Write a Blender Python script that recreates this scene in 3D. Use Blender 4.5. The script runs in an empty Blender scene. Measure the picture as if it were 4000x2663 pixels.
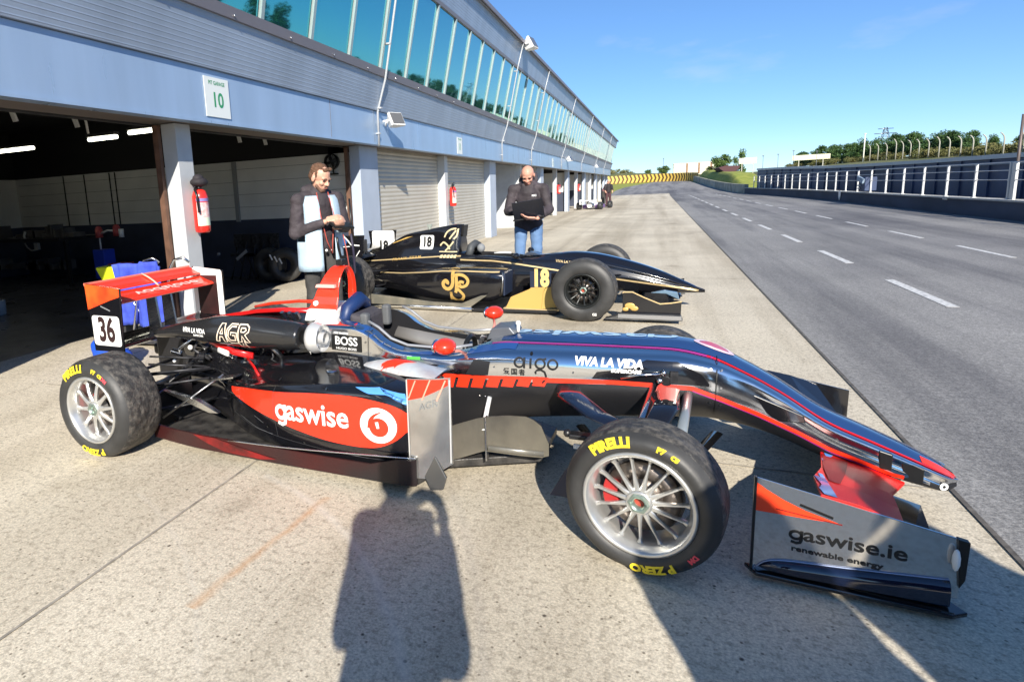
EXPO=0.7
import bpy, bmesh, math, random
from mathutils import Vector, Matrix, Euler, noise
from mathutils.bvhtree import BVHTree
scene = bpy.context.scene
COL = scene.collection
PI = math.pi
rad = math.radians
random.seed(7)

# ---------------------------------------------------------------- materials
MATS = {}
def mat(name, col, rough=0.5, metal=0.0, var=0.0, vscale=3.0, col2=None, bump=0.0, bscale=40.0, coat=0.0, emit=None, spec=0.5, stretch=None, det=6.0, rvar=0.0):
    if name in MATS: return MATS[name]
    m = bpy.data.materials.new(name); m.use_nodes = True
    nt = m.node_tree; b = nt.nodes['Principled BSDF']
    c = (*col, 1)
    b.inputs['Base Color'].default_value = c
    b.inputs['Roughness'].default_value = rough
    b.inputs['Metallic'].default_value = metal
    b.inputs['Specular IOR Level'].default_value = spec
    if coat: b.inputs['Coat Weight'].default_value = coat; b.inputs['Coat Roughness'].default_value = 0.04
    if emit:
        b.inputs['Emission Color'].default_value = (*emit[:3], 1); b.inputs['Emission Strength'].default_value = emit[3]
    if var or bump or col2 or rvar:
        tc = nt.nodes.new('ShaderNodeTexCoord'); vec = tc.outputs['Object']
        if stretch:
            mp = nt.nodes.new('ShaderNodeMapping'); mp.inputs['Scale'].default_value = stretch
            nt.links.new(vec, mp.inputs[0]); vec = mp.outputs[0]
        if var or col2:
            n = nt.nodes.new('ShaderNodeTexNoise'); n.inputs['Scale'].default_value = vscale; n.inputs['Detail'].default_value = det
            nt.links.new(vec, n.inputs['Vector'])
            r = nt.nodes.new('ShaderNodeValToRGB'); nt.links.new(n.outputs['Fac'], r.inputs[0])
            e = r.color_ramp.elements; e[0].position = 0.35; e[1].position = 0.68
            if col2: e[0].color = c; e[1].color = (*col2, 1)
            else:
                e[0].color = tuple(max(0, x*(1-var)) for x in col)+(1,); e[1].color = tuple(min(1, x*(1+var)) for x in col)+(1,)
            nt.links.new(r.outputs[0], b.inputs['Base Color'])
        if rvar:
            n3 = nt.nodes.new('ShaderNodeTexNoise'); n3.inputs['Scale'].default_value = vscale*2; n3.inputs['Detail'].default_value = 8
            nt.links.new(vec, n3.inputs['Vector'])
            mr = nt.nodes.new('ShaderNodeMapRange'); mr.inputs[1].default_value = .3; mr.inputs[2].default_value = .75
            mr.inputs[3].default_value = max(0.01, rough-rvar); mr.inputs[4].default_value = rough+rvar
            nt.links.new(n3.outputs['Fac'], mr.inputs[0]); nt.links.new(mr.outputs[0], b.inputs['Roughness'])
        if bump:
            n2 = nt.nodes.new('ShaderNodeTexNoise'); n2.inputs['Scale'].default_value = bscale; n2.inputs['Detail'].default_value = 4
            nt.links.new(vec, n2.inputs['Vector'])
            bp = nt.nodes.new('ShaderNodeBump'); bp.inputs['Strength'].default_value = bump; bp.inputs['Distance'].default_value = 0.02
            nt.links.new(n2.outputs['Fac'], bp.inputs['Height']); nt.links.new(bp.outputs[0], b.inputs['Normal'])
    MATS[name] = m
    return m

def nodes(m):
    nt = m.node_tree
    def N(t, **kw):
        n = nt.nodes.new(t)
        for k, v in kw.items():
            if k.startswith('i_'):
                key = k[2:]; n.inputs[int(key) if key.isdigit() else key].default_value = v
            else: setattr(n, k, v)
        return n
    return nt, N, nt.links.new

# ---------------------------------------------------------------- object helpers
def tag(o, label=None, cat=None, group=None, kind=None):
    if label: o['label'] = label
    if cat: o['category'] = cat
    if group: o['group'] = group
    if kind: o['kind'] = kind
    return o
def empty(name, loc=(0,0,0), rz=0.0, label=None, cat=None, group=None):
    o = bpy.data.objects.new(name, None); COL.objects.link(o)
    o.location = loc; o.rotation_euler = (0,0,rz); o.empty_display_size = .2
    return tag(o, label, cat, group)
KIDS = {}
def link(name, me, parent=None, mats=None):
    o = bpy.data.objects.new(name, me); COL.objects.link(o)
    if mats is not None and not me.materials:
        for m in (mats if isinstance(mats, (list, tuple)) else [mats]): me.materials.append(m)
    if parent is not None:
        o.parent = parent; KIDS.setdefault(parent.name, []).append(o)
    return o
def copy_tree(o, parent=None):
    c = o.copy(); COL.objects.link(c)
    if parent is not None:
        c.parent = parent
    for ch in KIDS.get(o.name, []): 
        k = copy_tree(ch, c); 
        KIDS.setdefault(c.name, []).append(k)
    return c
def frame(p0, p1):
    d = (Vector(p1)-Vector(p0)); z = d.normalized()
    x = z.orthogonal().normalized(); y = z.cross(x)
    return x, y, z, d.length
def catmull(pts, n, closed=False):
    P = [Vector(p) for p in pts]; out = []
    m = len(P); segs = m if closed else m-1
    for i in range(segs):
        p1 = P[i]; p2 = P[(i+1) % m]
        p0 = P[(i-1) % m] if (closed or i > 0) else p1*2-p2
        p3 = P[(i+2) % m] if (closed or i+2 < m) else p2*2-p1
        for k in range(n):
            t = k/n
            out.append(0.5*((2*p1)+(p2-p0)*t+(2*p0-5*p1+4*p2-p3)*t*t+(3*p1-p0-3*p2+p3)*t**3))
    if not closed: out.append(P[-1])
    return out
class MB:
    def __init__(s): s.v=[]; s.f=[]; s.m=[]; s.s=[]
    def add(s, vs, fs, m=0, sm=False):
        b = len(s.v); s.v += [tuple(v) for v in vs]
        for f in fs: s.f.append(tuple(i+b for i in f)); s.m.append(m); s.s.append(sm)
        return s
    def box(s, c, d, m=0, M=None):
        x,y,z = [t/2 for t in d]
        vs = [Vector((sx*x,sy*y,sz*z)) for sz in (-1,1) for sy in (-1,1) for sx in (-1,1)]
        if M is not None: vs = [M @ v for v in vs]
        vs = [v+Vector(c) for v in vs]
        return s.add(vs, [(0,2,3,1),(4,5,7,6),(0,1,5,4),(2,6,7,3),(0,4,6,2),(1,3,7,5)], m)
    def bb(s, lo, hi, m=0):
        return s.box([(a+b)/2 for a,b in zip(lo,hi)], [abs(b-a) for a,b in zip(lo,hi)], m)
    def cyl(s, p0, p1, r0, r1=None, n=12, m=0, caps=True, sm=True):
        if r1 is None: r1 = r0
        x,y,z,l = frame(p0,p1); p0=Vector(p0); p1=Vector(p1)
        a = [p0+(x*math.cos(2*PI*i/n)+y*math.sin(2*PI*i/n))*r0 for i in range(n)]
        b = [p1+(x*math.cos(2*PI*i/n)+y*math.sin(2*PI*i/n))*r1 for i in range(n)]
        s.add(a+b, [(i,(i+1)%n,n+(i+1)%n,n+i) for i in range(n)], m, sm)
        if caps: s.add(a+b, [tuple(range(n-1,-1,-1)), tuple(range(n,2*n))], m, False)
        return s
    def tube(s, pts, r, n=8, m=0, caps=True, flat=None):
        P = [Vector(p) for p in pts]; rings=[]; up=None
        for i,p in enumerate(P):
            d = (P[min(i+1,len(P)-1)]-P[max(i-1,0)]).normalized()
            if up is None: up = d.orthogonal().normalized()
            if flat is not None: up = (Vector(flat)-d*Vector(flat).dot(d)).normalized()
            else: up = (up-d*up.dot(d)).normalized()
            sd = d.cross(up)
            rr = r[i] if isinstance(r,(list,tuple)) and not isinstance(r[0],(list,tuple)) else r
            if isinstance(r,(list,tuple)) and isinstance(r[0],(list,tuple)): rr = r[i]
            ra, rb = rr if isinstance(rr,(list,tuple)) else (rr,rr)
            rings.append([p+up*math.cos(2*PI*k/n)*ra+sd*math.sin(2*PI*k/n)*rb for k in range(n)])
        return s.loft(rings, m, caps=caps)
    def loft(s, rings, m=0, caps=True, closed=True, sm=True):
        n = len(rings[0]); vs=[v for r in rings for v in r]; fs=[]
        for i in range(len(rings)-1):
            for k in range(n if closed else n-1):
                fs.append((i*n+k, i*n+(k+1)%n, (i+1)*n+(k+1)%n, (i+1)*n+k))
        s.add(vs, fs, m, sm)
        if caps and closed:
            s.add(vs, [tuple(range(n-1,-1,-1)), tuple(range((len(rings)-1)*n, len(rings)*n))], m, False)
        return s
    def lathe(s, prof, n=48, m=0, M=None, sm=True, closed=False):
        # prof: (r, y) round the Y axis
        rings=[]
        for k in range(n):
            a=2*PI*k/n
            rings.append([Vector((r*math.cos(a), y, r*math.sin(a))) for r,y in prof])
        if M is not None: rings=[[M@v for v in r] for r in rings]
        p=len(prof); vs=[v for r in rings for v in r]; fs=[]
        for k in range(n):
            for j in range(p if closed else p-1):
                a=k*p+j; b=k*p+(j+1)%p; c=((k+1)%n)*p+(j+1)%p; d=((k+1)%n)*p+j
                fs.append((a,b,c,d))
        return s.add(vs, fs, m, sm)
    def ball(s, c, r, n=12, m=0, M=None):
        rx,ry,rz = r if isinstance(r,(list,tuple)) else (r,r,r)
        rings=[]; c=Vector(c)
        h=n//2
        for i in range(h+1):
            t=PI*i/h
            ring=[Vector((rx*math.sin(t)*math.cos(2*PI*k/n), ry*math.sin(t)*math.sin(2*PI*k/n), -rz*math.cos(t))) for k in range(n)]
            if M is not None: ring=[M@v for v in ring]
            rings.append([v+c for v in ring])
        return s.loft(rings, m, caps=False)
    def prism(s, poly, fn, w0, w1, m=0):
        a=[fn(u,v,w0) for u,v in poly]; b=[fn(u,v,w1) for u,v in poly]; n=len(poly)
        s.add(a+b, [tuple(range(n-1,-1,-1)), tuple(range(n,2*n))]+[(i,(i+1)%n,n+(i+1)%n,n+i) for i in range(n)], m)
        return s
    def mesh(s, name, recalc=True):
        me = bpy.data.meshes.new(name); me.from_pydata(s.v, [], s.f)
        for i,p in enumerate(me.polygons): p.material_index=s.m[i]; p.use_smooth=s.s[i]
        bm=bmesh.new(); bm.from_mesh(me)
        bmesh.ops.remove_doubles(bm, verts=bm.verts, dist=1e-5)
        if recalc: bmesh.ops.recalc_face_normals(bm, faces=bm.faces)
        bm.to_mesh(me); bm.free(); me.update()
        return me
    def build(s, name, mats, parent=None, bevel=0, recalc=True):
        me = s.mesh(name, recalc); o = link(name, me, parent, mats)
        if bevel:
            b=o.modifiers.new('bevel','BEVEL'); b.width=bevel; b.segments=2; b.limit_method='ANGLE'; b.angle_limit=rad(40)
        return o
def bake(o, smooth=None):
    bpy.context.view_layer.update()
    dg = bpy.context.evaluated_depsgraph_get()
    me = bpy.data.meshes.new_from_object(o.evaluated_get(dg))
    o.modifiers.clear(); o.data = me
    if smooth is not None:
        for p in me.polygons: p.use_smooth = smooth
    return o
def sharpen(o, ang=40):
    me=o.data; bm=bmesh.new(); bm.from_mesh(me)
    for e in bm.edges:
        if len(e.link_faces)==2 and e.calc_face_angle(0)>rad(ang): e.smooth=False
    bm.to_mesh(me); bm.free()
    return o
def bvh_of(objs):
    vs=[]; fs=[]
    for o in objs:
        b=len(vs); vs+= [v.co.copy() for v in o.data.vertices]; fs+= [tuple(i+b for i in p.vertices) for p in o.data.polygons]
    return BVHTree.FromPolygons(vs, fs)

# ---------------------------------------------------------------- flat artwork -> projected on a surface
def art():
    return bmesh.new()
def a_poly(bm, pts):
    vs=[bm.verts.new((p[0],p[1],0)) for p in pts]
    try: bm.faces.new(vs)
    except ValueError: pass
    return bm
def a_stroke(bm, pts, w, closed=False):
    P=[Vector((p[0],p[1],0)) for p in pts]; n=len(P); L=[];Rr=[]
    for i in range(n):
        if closed: d=(P[(i+1)%n]-P[(i-1)%n]).normalized()
        else: d=(P[min(i+1,n-1)]-P[max(i-1,0)]).normalized()
        q=Vector((-d.y,d.x,0)); ww=w[i]/2 if isinstance(w,(list,tuple)) else w/2
        L.append(bm.verts.new(P[i]+q*ww)); Rr.append(bm.verts.new(P[i]-q*ww))
    for i in range(n if closed else n-1):
        j=(i+1)%n
        bm.faces.new((L[i],Rr[i],Rr[j],L[j]))
    return bm
def a_ring(bm, c, r, w, n=28, sy=1.0):
    return a_stroke(bm, [(c[0]+r*math.cos(2*PI*k/n), c[1]+sy*r*math.sin(2*PI*k/n)) for k in range(n)], w, True)
def a_disc(bm, c, r, n=32, sy=1.0):
    return a_poly(bm, [(c[0]+r*math.cos(2*PI*k/n), c[1]+sy*r*math.sin(2*PI*k/n)) for k in range(n)])
def a_round(bm, x0, y0, x1, y1, r, n=5):
    pts=[]
    for cx,cy,a0 in ((x1-r,y1-r,0),(x0+r,y1-r,90),(x0+r,y0+r,180),(x1-r,y0+r,270)):
        for k in range(n+1):
            a=rad(a0+90*k/n); pts.append((cx+r*math.cos(a), cy+r*math.sin(a)))
    return a_poly(bm, pts)
def a_text(s, size=1.0, fat=0.0, shear=0.0, align='CENTER', w=1.0, x=0, y=0, spacing=1.0, into=None):
    cu=bpy.data.curves.new('t','FONT'); cu.body=s; cu.size=size; cu.offset=fat; cu.shear=shear
    cu.align_x=align; cu.align_y='CENTER'; cu.resolution_u=3; cu.space_character=spacing; cu.fill_mode='FRONT'
    o=bpy.data.objects.new('t',cu); COL.objects.link(o)
    bpy.context.view_layer.update()
    dg=bpy.context.evaluated_depsgraph_get(); me=bpy.data.meshes.new_from_object(o.evaluated_get(dg))
    bpy.data.objects.remove(o); bpy.data.curves.remove(cu)
    bm=into if into is not None else bmesh.new()
    old=set(bm.verts); bm.from_mesh(me); bpy.data.meshes.remove(me)
    for v in bm.verts:
        if v not in old: v.co.x=v.co.x*w+x; v.co.y+=y; v.co.z=0
    return bm
def a_grid(bm, step):
    xs=[v.co.x for v in bm.verts]; ys=[v.co.y for v in bm.verts]
    for ax,lo,hi in ((0,min(xs),max(xs)),(1,min(ys),max(ys))):
        k=math.floor(lo/step)+1
        while k*step<hi:
            co=[0,0,0]; no=[0,0,0]; co[ax]=k*step; no[ax]=1
            bmesh.ops.bisect_plane(bm, geom=bm.verts[:]+bm.edges[:]+bm.faces[:], dist=1e-6, plane_co=co, plane_no=no)
            k+=1
    return bm
def a_gas(tail,size,fat,w,x,y,into=None,sp=1.0):
    '''the word starts with a drawn single storey g, then plain letters'''
    t=a_text(tail,size,fat,align='LEFT',w=w,spacing=sp)
    xs=[v.co.x for v in t.verts]; tw=max(xs); st=size*.105+fat*1.6; r=size*.205; gw=size*.50*w
    total=tw+gw; x0=x-total/2
    for v in t.verts: v.co.x+=x0+gw; v.co.y+=y
    me=bpy.data.meshes.new('t'); t.to_mesh(me); t.free()
    bm=into if into is not None else bmesh.new(); bm.from_mesh(me); bpy.data.meshes.remove(me)
    cx=x0+r*w+st*.3; cy=y-size*.095
    rx=r*w
    a_stroke(bm,[(cx+rx*math.cos(2*PI*k/24),cy+r*math.sin(2*PI*k/24)) for k in range(24)],st,True)
    xr=cx+rx
    a_stroke(bm,[(xr,cy+r+st*.5),(xr,cy-r*1.05),(xr-rx*.18,cy-r*1.75),(xr-rx*.85,cy-r*2.05),(xr-rx*1.8,cy-r*1.80)],st)
    return bm
def decal(name, bm, fn, direction, bvh, m, parent, off=0.0015, step=0.02, maxd=3.0):
    """drop flat artwork (u,v) onto the surface: start point fn(u,v), ray along direction"""
    bmesh.ops.triangulate(bm, faces=[f for f in bm.faces if len(f.verts)>4])
    if step: a_grid(bm, step)
    d=Vector(direction).normalized(); bad=[]
    for v in bm.verts:
        s=Vector(fn(v.co.x,v.co.y))
        if bvh is None: v.co=s; continue
        h,n,i,_=bvh.ray_cast(s,d,maxd)
        if h is None: bad.append(v); continue
        if n.dot(d)>0: n=-n
        v.co=h-d*off*0.7+n*off
    if bad: bmesh.ops.delete(bm, geom=bad, context='VERTS')
    me=bpy.data.meshes.new(name); 
    for f in bm.faces: f.smooth=True
    bm.to_mesh(me); bm.free()
    return link(name, me, parent, m)
# ---------------------------------------------------------------- the materials of the place
CHROME = mat('chrome_wrap', (.80,.80,.80), .11, 1.0, bump=.03, bscale=5, rvar=.04)
CHROME_D = mat('worn_chrome_film', (.62,.61,.59), .18, .86, var=.22, vscale=5, bump=.05, bscale=12)
BLACKG = mat('black_gloss_paint', (.008,.008,.010), .12, 0, coat=.6, spec=.6)
BLACKM = mat('satin_black_carbon', (.014,.014,.016), .38, 0, spec=.5, bump=.06, bscale=150)
FLOORM = mat('scuffed_carbon_floor', (.020,.019,.019), .42, 0, col2=(.075,.070,.064), vscale=14, bump=.15, bscale=70)
FLOORR = mat('scuffed_carbon_red_wash', (.014,.012,.013), .40, 0, col2=(.045,.005,.005), vscale=2.0, bump=.1, bscale=60)
RED = mat('rocket_red_paint', (.86,.035,.010), .30, 0, coat=.5, var=.03)
REDD = mat('deep_red_paint', (.60,.010,.010), .28, 0, coat=.5)
ORANGE = mat('orange_red_fade', (.95,.13,.02), .35, 0, coat=.3, col2=(.86,.03,.01), vscale=5)
WHITE = mat('white_vinyl', (.82,.82,.80), .38)
INK = mat('black_vinyl', (.010,.010,.010), .35)
NUMINK = mat('dark_number_ink', (.030,.012,.012), .5)
YELLOW = mat('yellow_tyre_ink', (.80,.62,.03), .6, var=.15, vscale=60)
PINK = mat('red_tyre_ink', (.75,.08,.10), .6)
GOLD = mat('matt_gold_paint', (.62,.40,.12), .38, .25, coat=.2)
GOLDL = mat('gold_pinstripe', (.66,.50,.26), .35, .3)
NAVY = mat('navy_padding', (.010,.030,.110), .45)
GREYPAD = mat('grey_headrest_foam', (.20,.21,.22), .7, bump=.2, bscale=60)
SKYBLUE = mat('blue_vinyl_and_sky_tint', (.10,.32,.75), .15, coat=.5)  # pod corner blue, also the sky reflection painted on the front flap
PURPLE = mat('violet_edge_line', (.30,.03,.20), .3)
SILVER = mat('silver_alloy_paint', (.62,.62,.60), .30, .75, var=.06, vscale=20)
ALU = mat('machined_aluminium', (.75,.75,.74), .22, 1.0, bump=.05, bscale=90)
STEEL = mat('dull_steel', (.35,.35,.35), .35, 1.0, var=.2, vscale=30)
DARKMET = mat('oily_gearbox_casting', (.06,.06,.065), .45, .6, var=.5, vscale=20)
BRONZE = mat('bronze_heat_shield', (.55,.42,.28), .4, .7)
BLKRIM = mat('black_magnesium_rim', (.02,.022,.022), .35, .3)
GREENM = mat('green_anodised_nut', (.34,.42,.37), .35, .8)
CALIPER = mat('red_caliper', (.36,.02,.02), .45)
DISC = mat('brake_disc_iron', (.22,.19,.17), .4, .9, var=.3, vscale=30)
def tyre_mat():
    m=mat('worn_slick_rubber', (.030,.029,.029), .66, 0, bump=.8, bscale=26, rvar=.12)
    nt,N,L=nodes(m); b=nt.nodes['Principled BSDF']
    tc=N('ShaderNodeTexCoord'); n=N('ShaderNodeTexNoise'); n.inputs['Scale'].default_value=24; n.inputs['Detail'].default_value=11; n.inputs['Roughness'].default_value=.68
    L(tc.outputs['Object'],n.inputs['Vector'])
    r=N('ShaderNodeValToRGB'); e=r.color_ramp.elements; e[0].position=.44; e[0].color=(.032,.031,.030,1); e[1].position=.60; e[1].color=(.105,.096,.084,1)
    L(n.outputs['Fac'],r.inputs[0]); L(r.outputs[0],b.inputs['Base Color'])
    return m
TREAD = tyre_mat()
SIDEW = mat('tyre_sidewall_rubber', (.035,.035,.035), .50, 0, var=.25, vscale=8, bump=.05, bscale=40)

def concrete():
    m=mat('brushed_pit_concrete',(.4,.37,.32),.85); nt,N,L=nodes(m); b=nt.nodes['Principled BSDF']
    g=N('ShaderNodeNewGeometry'); P=g.outputs['Position']
    def noise_(sc,det=6,ro=.55,st=None):
        v=P
        if st:
            mp=N('ShaderNodeMapping'); mp.inputs['Scale'].default_value=st[:3]
            if len(st)>3: mp.inputs['Rotation'].default_value=(0,0,st[3])
            L(P,mp.inputs[0]); v=mp.outputs[0]
        n=N('ShaderNodeTexNoise'); n.inputs['Scale'].default_value=sc; n.inputs['Detail'].default_value=det; n.inputs['Roughness'].default_value=ro
        L(v,n.inputs['Vector']); return n.outputs['Fac']
    def ramp(f,a,b_,ca,cb):
        r=N('ShaderNodeValToRGB'); e=r.color_ramp.elements; e[0].position=a; e[1].position=b_; e[0].color=(*ca,1); e[1].color=(*cb,1); L(f,r.inputs[0]); return r.outputs[0]
    def mix(f,a,b_,mode='MIX'):
        x=N('ShaderNodeMix',data_type='RGBA',blend_type=mode)
        if isinstance(f,float): x.inputs[0].default_value=f
        else: L(f,x.inputs[0])
        L(a,x.inputs[6]); L(b_,x.inputs[7]); return x.outputs[2]
    base=ramp(noise_(.7,8,.6),.3,.72,(.61,.545,.425),(.80,.725,.580))
    big=ramp(noise_(.25,5,.6),.35,.7,(.80,.80,.80),(1,1,1))
    base=mix(1.0,base,big,'MULTIPLY')
    grain=ramp(noise_(110,3,.7),.30,.70,(.60,.60,.61),(1.22,1.21,1.19))
    base=mix(1.0,base,grain,'MULTIPLY')
    peb=ramp(noise_(38,3,.6),.33,.52,(.72,.71,.70),(1.06,1.06,1.06))
    base=mix(1.0,base,peb,'MULTIPLY')
    # small dark pores and pits
    vo=N('ShaderNodeTexVoronoi'); vo.inputs['Scale'].default_value=24; L(P,vo.inputs['Vector'])
    pits=ramp(vo.outputs['Distance'],.07,.14,(.30,.28,.26),(1,1,1))
    base=mix(.85,base,mix(1.0,base,pits,'MULTIPLY'))
    vo2=N('ShaderNodeTexVoronoi'); vo2.inputs['Scale'].default_value=5.3; L(P,vo2.inputs['Vector'])
    pits2=ramp(vo2.outputs['Distance'],.022,.045,(.16,.15,.15),(1,1,1))
    base=mix(1.0,base,pits2,'MULTIPLY')
    # tyre marks and sweeps running down the lane
    st=ramp(noise_(1.0,7,.6,(1.1,.05,1,.10)),.45,.60,(1,1,1),(.76,.74,.71)); base=mix(1.0,base,st,'MULTIPLY')
    sp=N('ShaderNodeSeparateXYZ'); L(P,sp.inputs[0])
    def M(op,a,b_=None):
        x=N('ShaderNodeMath',operation=op)
        for i,q in enumerate((a,b_)):
            if q is None: continue
            if isinstance(q,(int,float)): x.inputs[i].default_value=q
            else: L(q,x.inputs[i])
        return x.outputs[0]
    base=mix(1.0,base,ramp(noise_(1.7,7,.7),.56,.70,(1,1,1),(.80,.785,.76)),'MULTIPLY')
    base=mix(1.0,base,ramp(noise_(.9,3,.5,(1,1,1,.8)),.66,.74,(1,1,1),(.70,.68,.66)),'MULTIPLY')
    # pale arcs scratched on the slab, and a rust streak
    def arc(cx,cy,r,w,ang0,ang1,col,amt,jit=.05):
        global base_
        j=M('MULTIPLY',M('SUBTRACT',noise_(2.2,3),.5),jit)
        dx=M('SUBTRACT',sp.outputs[0],cx); dy=M('SUBTRACT',sp.outputs[1],cy)
        d=M('SQRT',M('ADD',M('MULTIPLY',dx,dx),M('MULTIPLY',dy,dy)))
        e=M('ABSOLUTE',M('SUBTRACT',M('ADD',d,j),r)); k=M('SUBTRACT',1.0,M('DIVIDE',e,w)); k=M('MAXIMUM',k,0.0)
        a=M('ARCTAN2',dy,dx); g1=M('GREATER_THAN',a,ang0); g2=M('LESS_THAN',a,ang1)
        k=M('MULTIPLY',M('MULTIPLY',k,M('MULTIPLY',g1,g2)),amt)
        k=M('MULTIPLY',k,noise_(9,5)); 
        c=N('ShaderNodeRGB'); c.outputs[0].default_value=(*col,1)
        return k,c.outputs[0]
    for A in ((-2.4,.35,2.05,.03,.35,1.25,(.66,.63,.56),.7),(-5.2,.0,5.0,.035,.20,.62,(.34,.31,.27),.5),
              (-3.1,-.3,2.4,.02,.45,1.2,(.60,.57,.50),.35)):
        k,c=arc(*A); base=mix(k,base,c)
    # rust streak: line from (-1.35,2.28) to (-1.45,1.35)
    j=M('MULTIPLY',M('SUBTRACT',noise_(3.5,5),.5),.10)
    lx=M('ADD',M('ADD',M('MULTIPLY',sp.outputs[1],.10),-1.555),j)
    e=M('ABSOLUTE',M('SUBTRACT',sp.outputs[0],lx)); k=M('MAXIMUM',M('SUBTRACT',1.0,M('DIVIDE',e,.03)),0.0)
    k=M('MULTIPLY',M('MULTIPLY',k,M('LESS_THAN',sp.outputs[1],2.2)),M('MULTIPLY',M('GREATER_THAN',sp.outputs[1],1.38),M('MULTIPLY',noise_(7,5),.85)))
    c=N('ShaderNodeRGB'); c.outputs[0].default_value=(.50,.24,.08,1); base=mix(k,base,c.outputs[0])
    L(base,b.inputs['Base Color'])
    bp=N('ShaderNodeBump',i_Strength=.35,i_Distance=.004); L(noise_(120,4,.7),bp.inputs['Height']); L(bp.outputs[0],b.inputs['Normal'])
    return m
CONC=concrete()
def asphalt():
    m=mat('worn_lane_asphalt',(.2,.2,.2),.8); nt,N,L=nodes(m); b=nt.nodes['Principled BSDF']
    g=N('ShaderNodeNewGeometry'); P=g.outputs['Position']
    def noise_(sc,det=6,ro=.55,st=None):
        v=P
        if st:
            mp=N('ShaderNodeMapping'); mp.inputs['Scale'].default_value=st[:3]
            if len(st)>3: mp.inputs['Rotation'].default_value=(0,0,st[3])
            L(P,mp.inputs[0]); v=mp.outputs[0]
        n=N('ShaderNodeTexNoise'); n.inputs['Scale'].default_value=sc; n.inputs['Detail'].default_value=det; n.inputs['Roughness'].default_value=ro
        L(v,n.inputs['Vector']); return n.outputs['Fac']
    def ramp(f,a,b_,ca,cb):
        r=N('ShaderNodeValToRGB'); e=r.color_ramp.elements; e[0].position=a; e[1].position=b_; e[0].color=(*ca,1); e[1].color=(*cb,1); L(f,r.inputs[0]); return r.outputs[0]
    def mul(a,b_,f=1.0):
        x=N('ShaderNodeMix',data_type='RGBA',blend_type='MULTIPLY'); x.inputs[0].default_value=f; L(a,x.inputs[6]); L(b_,x.inputs[7]); return x.outputs[2]
    base=ramp(noise_(.5,8,.6),.3,.7,(.225,.220,.212),(.305,.298,.288))
    base=mul(base,ramp(noise_(90,4,.75),.33,.67,(.50,.50,.51),(1.45,1.44,1.42)))
    base=mul(base,ramp(noise_(26,4,.7),.35,.6,(.78,.78,.78),(1.1,1.1,1.1)))
    base=mul(base,ramp(noise_(1.0,7,.65,(.9,.05,1,-.06)),.46,.60,(1,1,1),(.50,.50,.53)),.8)
    base=mul(base,ramp(noise_(.16,4,.5,(1,.35,1,.5)),.50,.60,(1,1,1),(.62,.62,.65)),.8)
    vo=N('ShaderNodeTexVoronoi'); vo.inputs['Scale'].default_value=2.3; L(P,vo.inputs['Vector'])
    sp=ramp(vo.outputs['Distance'],.018,.03,(.62,.62,.60),(0,0,0))
    x=N('ShaderNodeMix',data_type='RGBA',blend_type='SCREEN'); x.inputs[0].default_value=.6; L(base,x.inputs[6]); L(sp,x.inputs[7])
    L(x.outputs[2],b.inputs['Base Color'])
    bp=N('ShaderNodeBump',i_Strength=.5,i_Distance=.006); L(noise_(80,4,.7),bp.inputs['Height']); L(bp.outputs[0],b.inputs['Normal'])
    return m
ASPH=asphalt()
FASCIA=mat('pale_blue_steel_fascia',(.34,.455,.61),.34,.25,var=.07,vscale=2.2,bump=.02,bscale=2,spec=.6,stretch=(1,1.6,.22),rvar=.08)
CLAD=mat('grey_ribbed_cladding',(.34,.405,.50),.40,.3,var=.09,vscale=1.8,stretch=(1,1.3,.25))
CLADT=mat('purple_grey_sill_trim',(.20,.19,.215),.45,.2)
COLM=mat('pale_grey_column_paint',(.50,.52,.53),.5,0,var=.07,vscale=4,bump=.05,bscale=12)
PIER=mat('smooth_render_pier',(.42,.48,.57),.55,0,var=.06,vscale=2.5,bump=.05,bscale=20)
WARMSTEEL=mat('rusty_brown_door_guide',(.16,.085,.055),.6,.2,var=.3,vscale=8)
DARKST=mat('dark_steel_soffit',(.05,.05,.05),.6,.2,var=.3,vscale=5)
SOFFIT=mat('brown_grey_soffit',(.17,.145,.125),.6,.1,var=.2,vscale=1.5,stretch=(1,.2,1))
SHUT=mat('cream_roller_shutter',(.50,.47,.40),.5,.15,var=.06,vscale=2)
PIPE=mat('pale_downpipe',(.42,.44,.46),.4,.1)
GFLOOR=mat('grey_garage_floor_paint',(.055,.058,.070),.35,0,var=.3,vscale=1.5,rvar=.1)
WWALL=mat('white_painted_block',(.66,.66,.63),.7,0,var=.07,vscale=2,bump=.2,bscale=30)
NWALL=mat('navy_dado_paint',(.035,.045,.075),.5,0,var=.2,vscale=2,bump=.15,bscale=30)
CEIL=mat('black_ceiling',(.010,.010,.011),.8)
TUBEL=mat('lit_fluorescent_tube',(.9,.9,.8),.4,emit=(1,.97,.78,5))
GLASS=None
def glass():
    m=bpy.data.materials.new('teal_solar_glass'); m.use_nodes=True; nt,N,L=nodes(m); b=nt.nodes['Principled BSDF']
    b.inputs['Base Color'].default_value=(.075,.36,.43,1); b.inputs['Metallic'].default_value=.92; b.inputs['Roughness'].default_value=.03
    tc=N('ShaderNodeNewGeometry'); n=N('ShaderNodeTexNoise',i_Scale=.9); L(tc.outputs['Position'],n.inputs['Vector'])
    bp=N('ShaderNodeBump',i_Strength=.06,i_Distance=.05); L(n.outputs['Fac'],bp.inputs['Height']); L(bp.outputs[0],b.inputs['Normal'])
    return m
GLASS=glass()
MULL=mat('greenish_window_mullion',(.42,.50,.48),.35,.4)
GRASS=mat('verge_grass',(.19,.24,.03),.9,0,col2=(.33,.33,.06),vscale=2.2,bump=.6,bscale=14)
BANKG=mat('dry_bank_scrub',(.16,.15,.055),.9,0,col2=(.095,.12,.035),vscale=.6,bump=.8,bscale=6)
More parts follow.
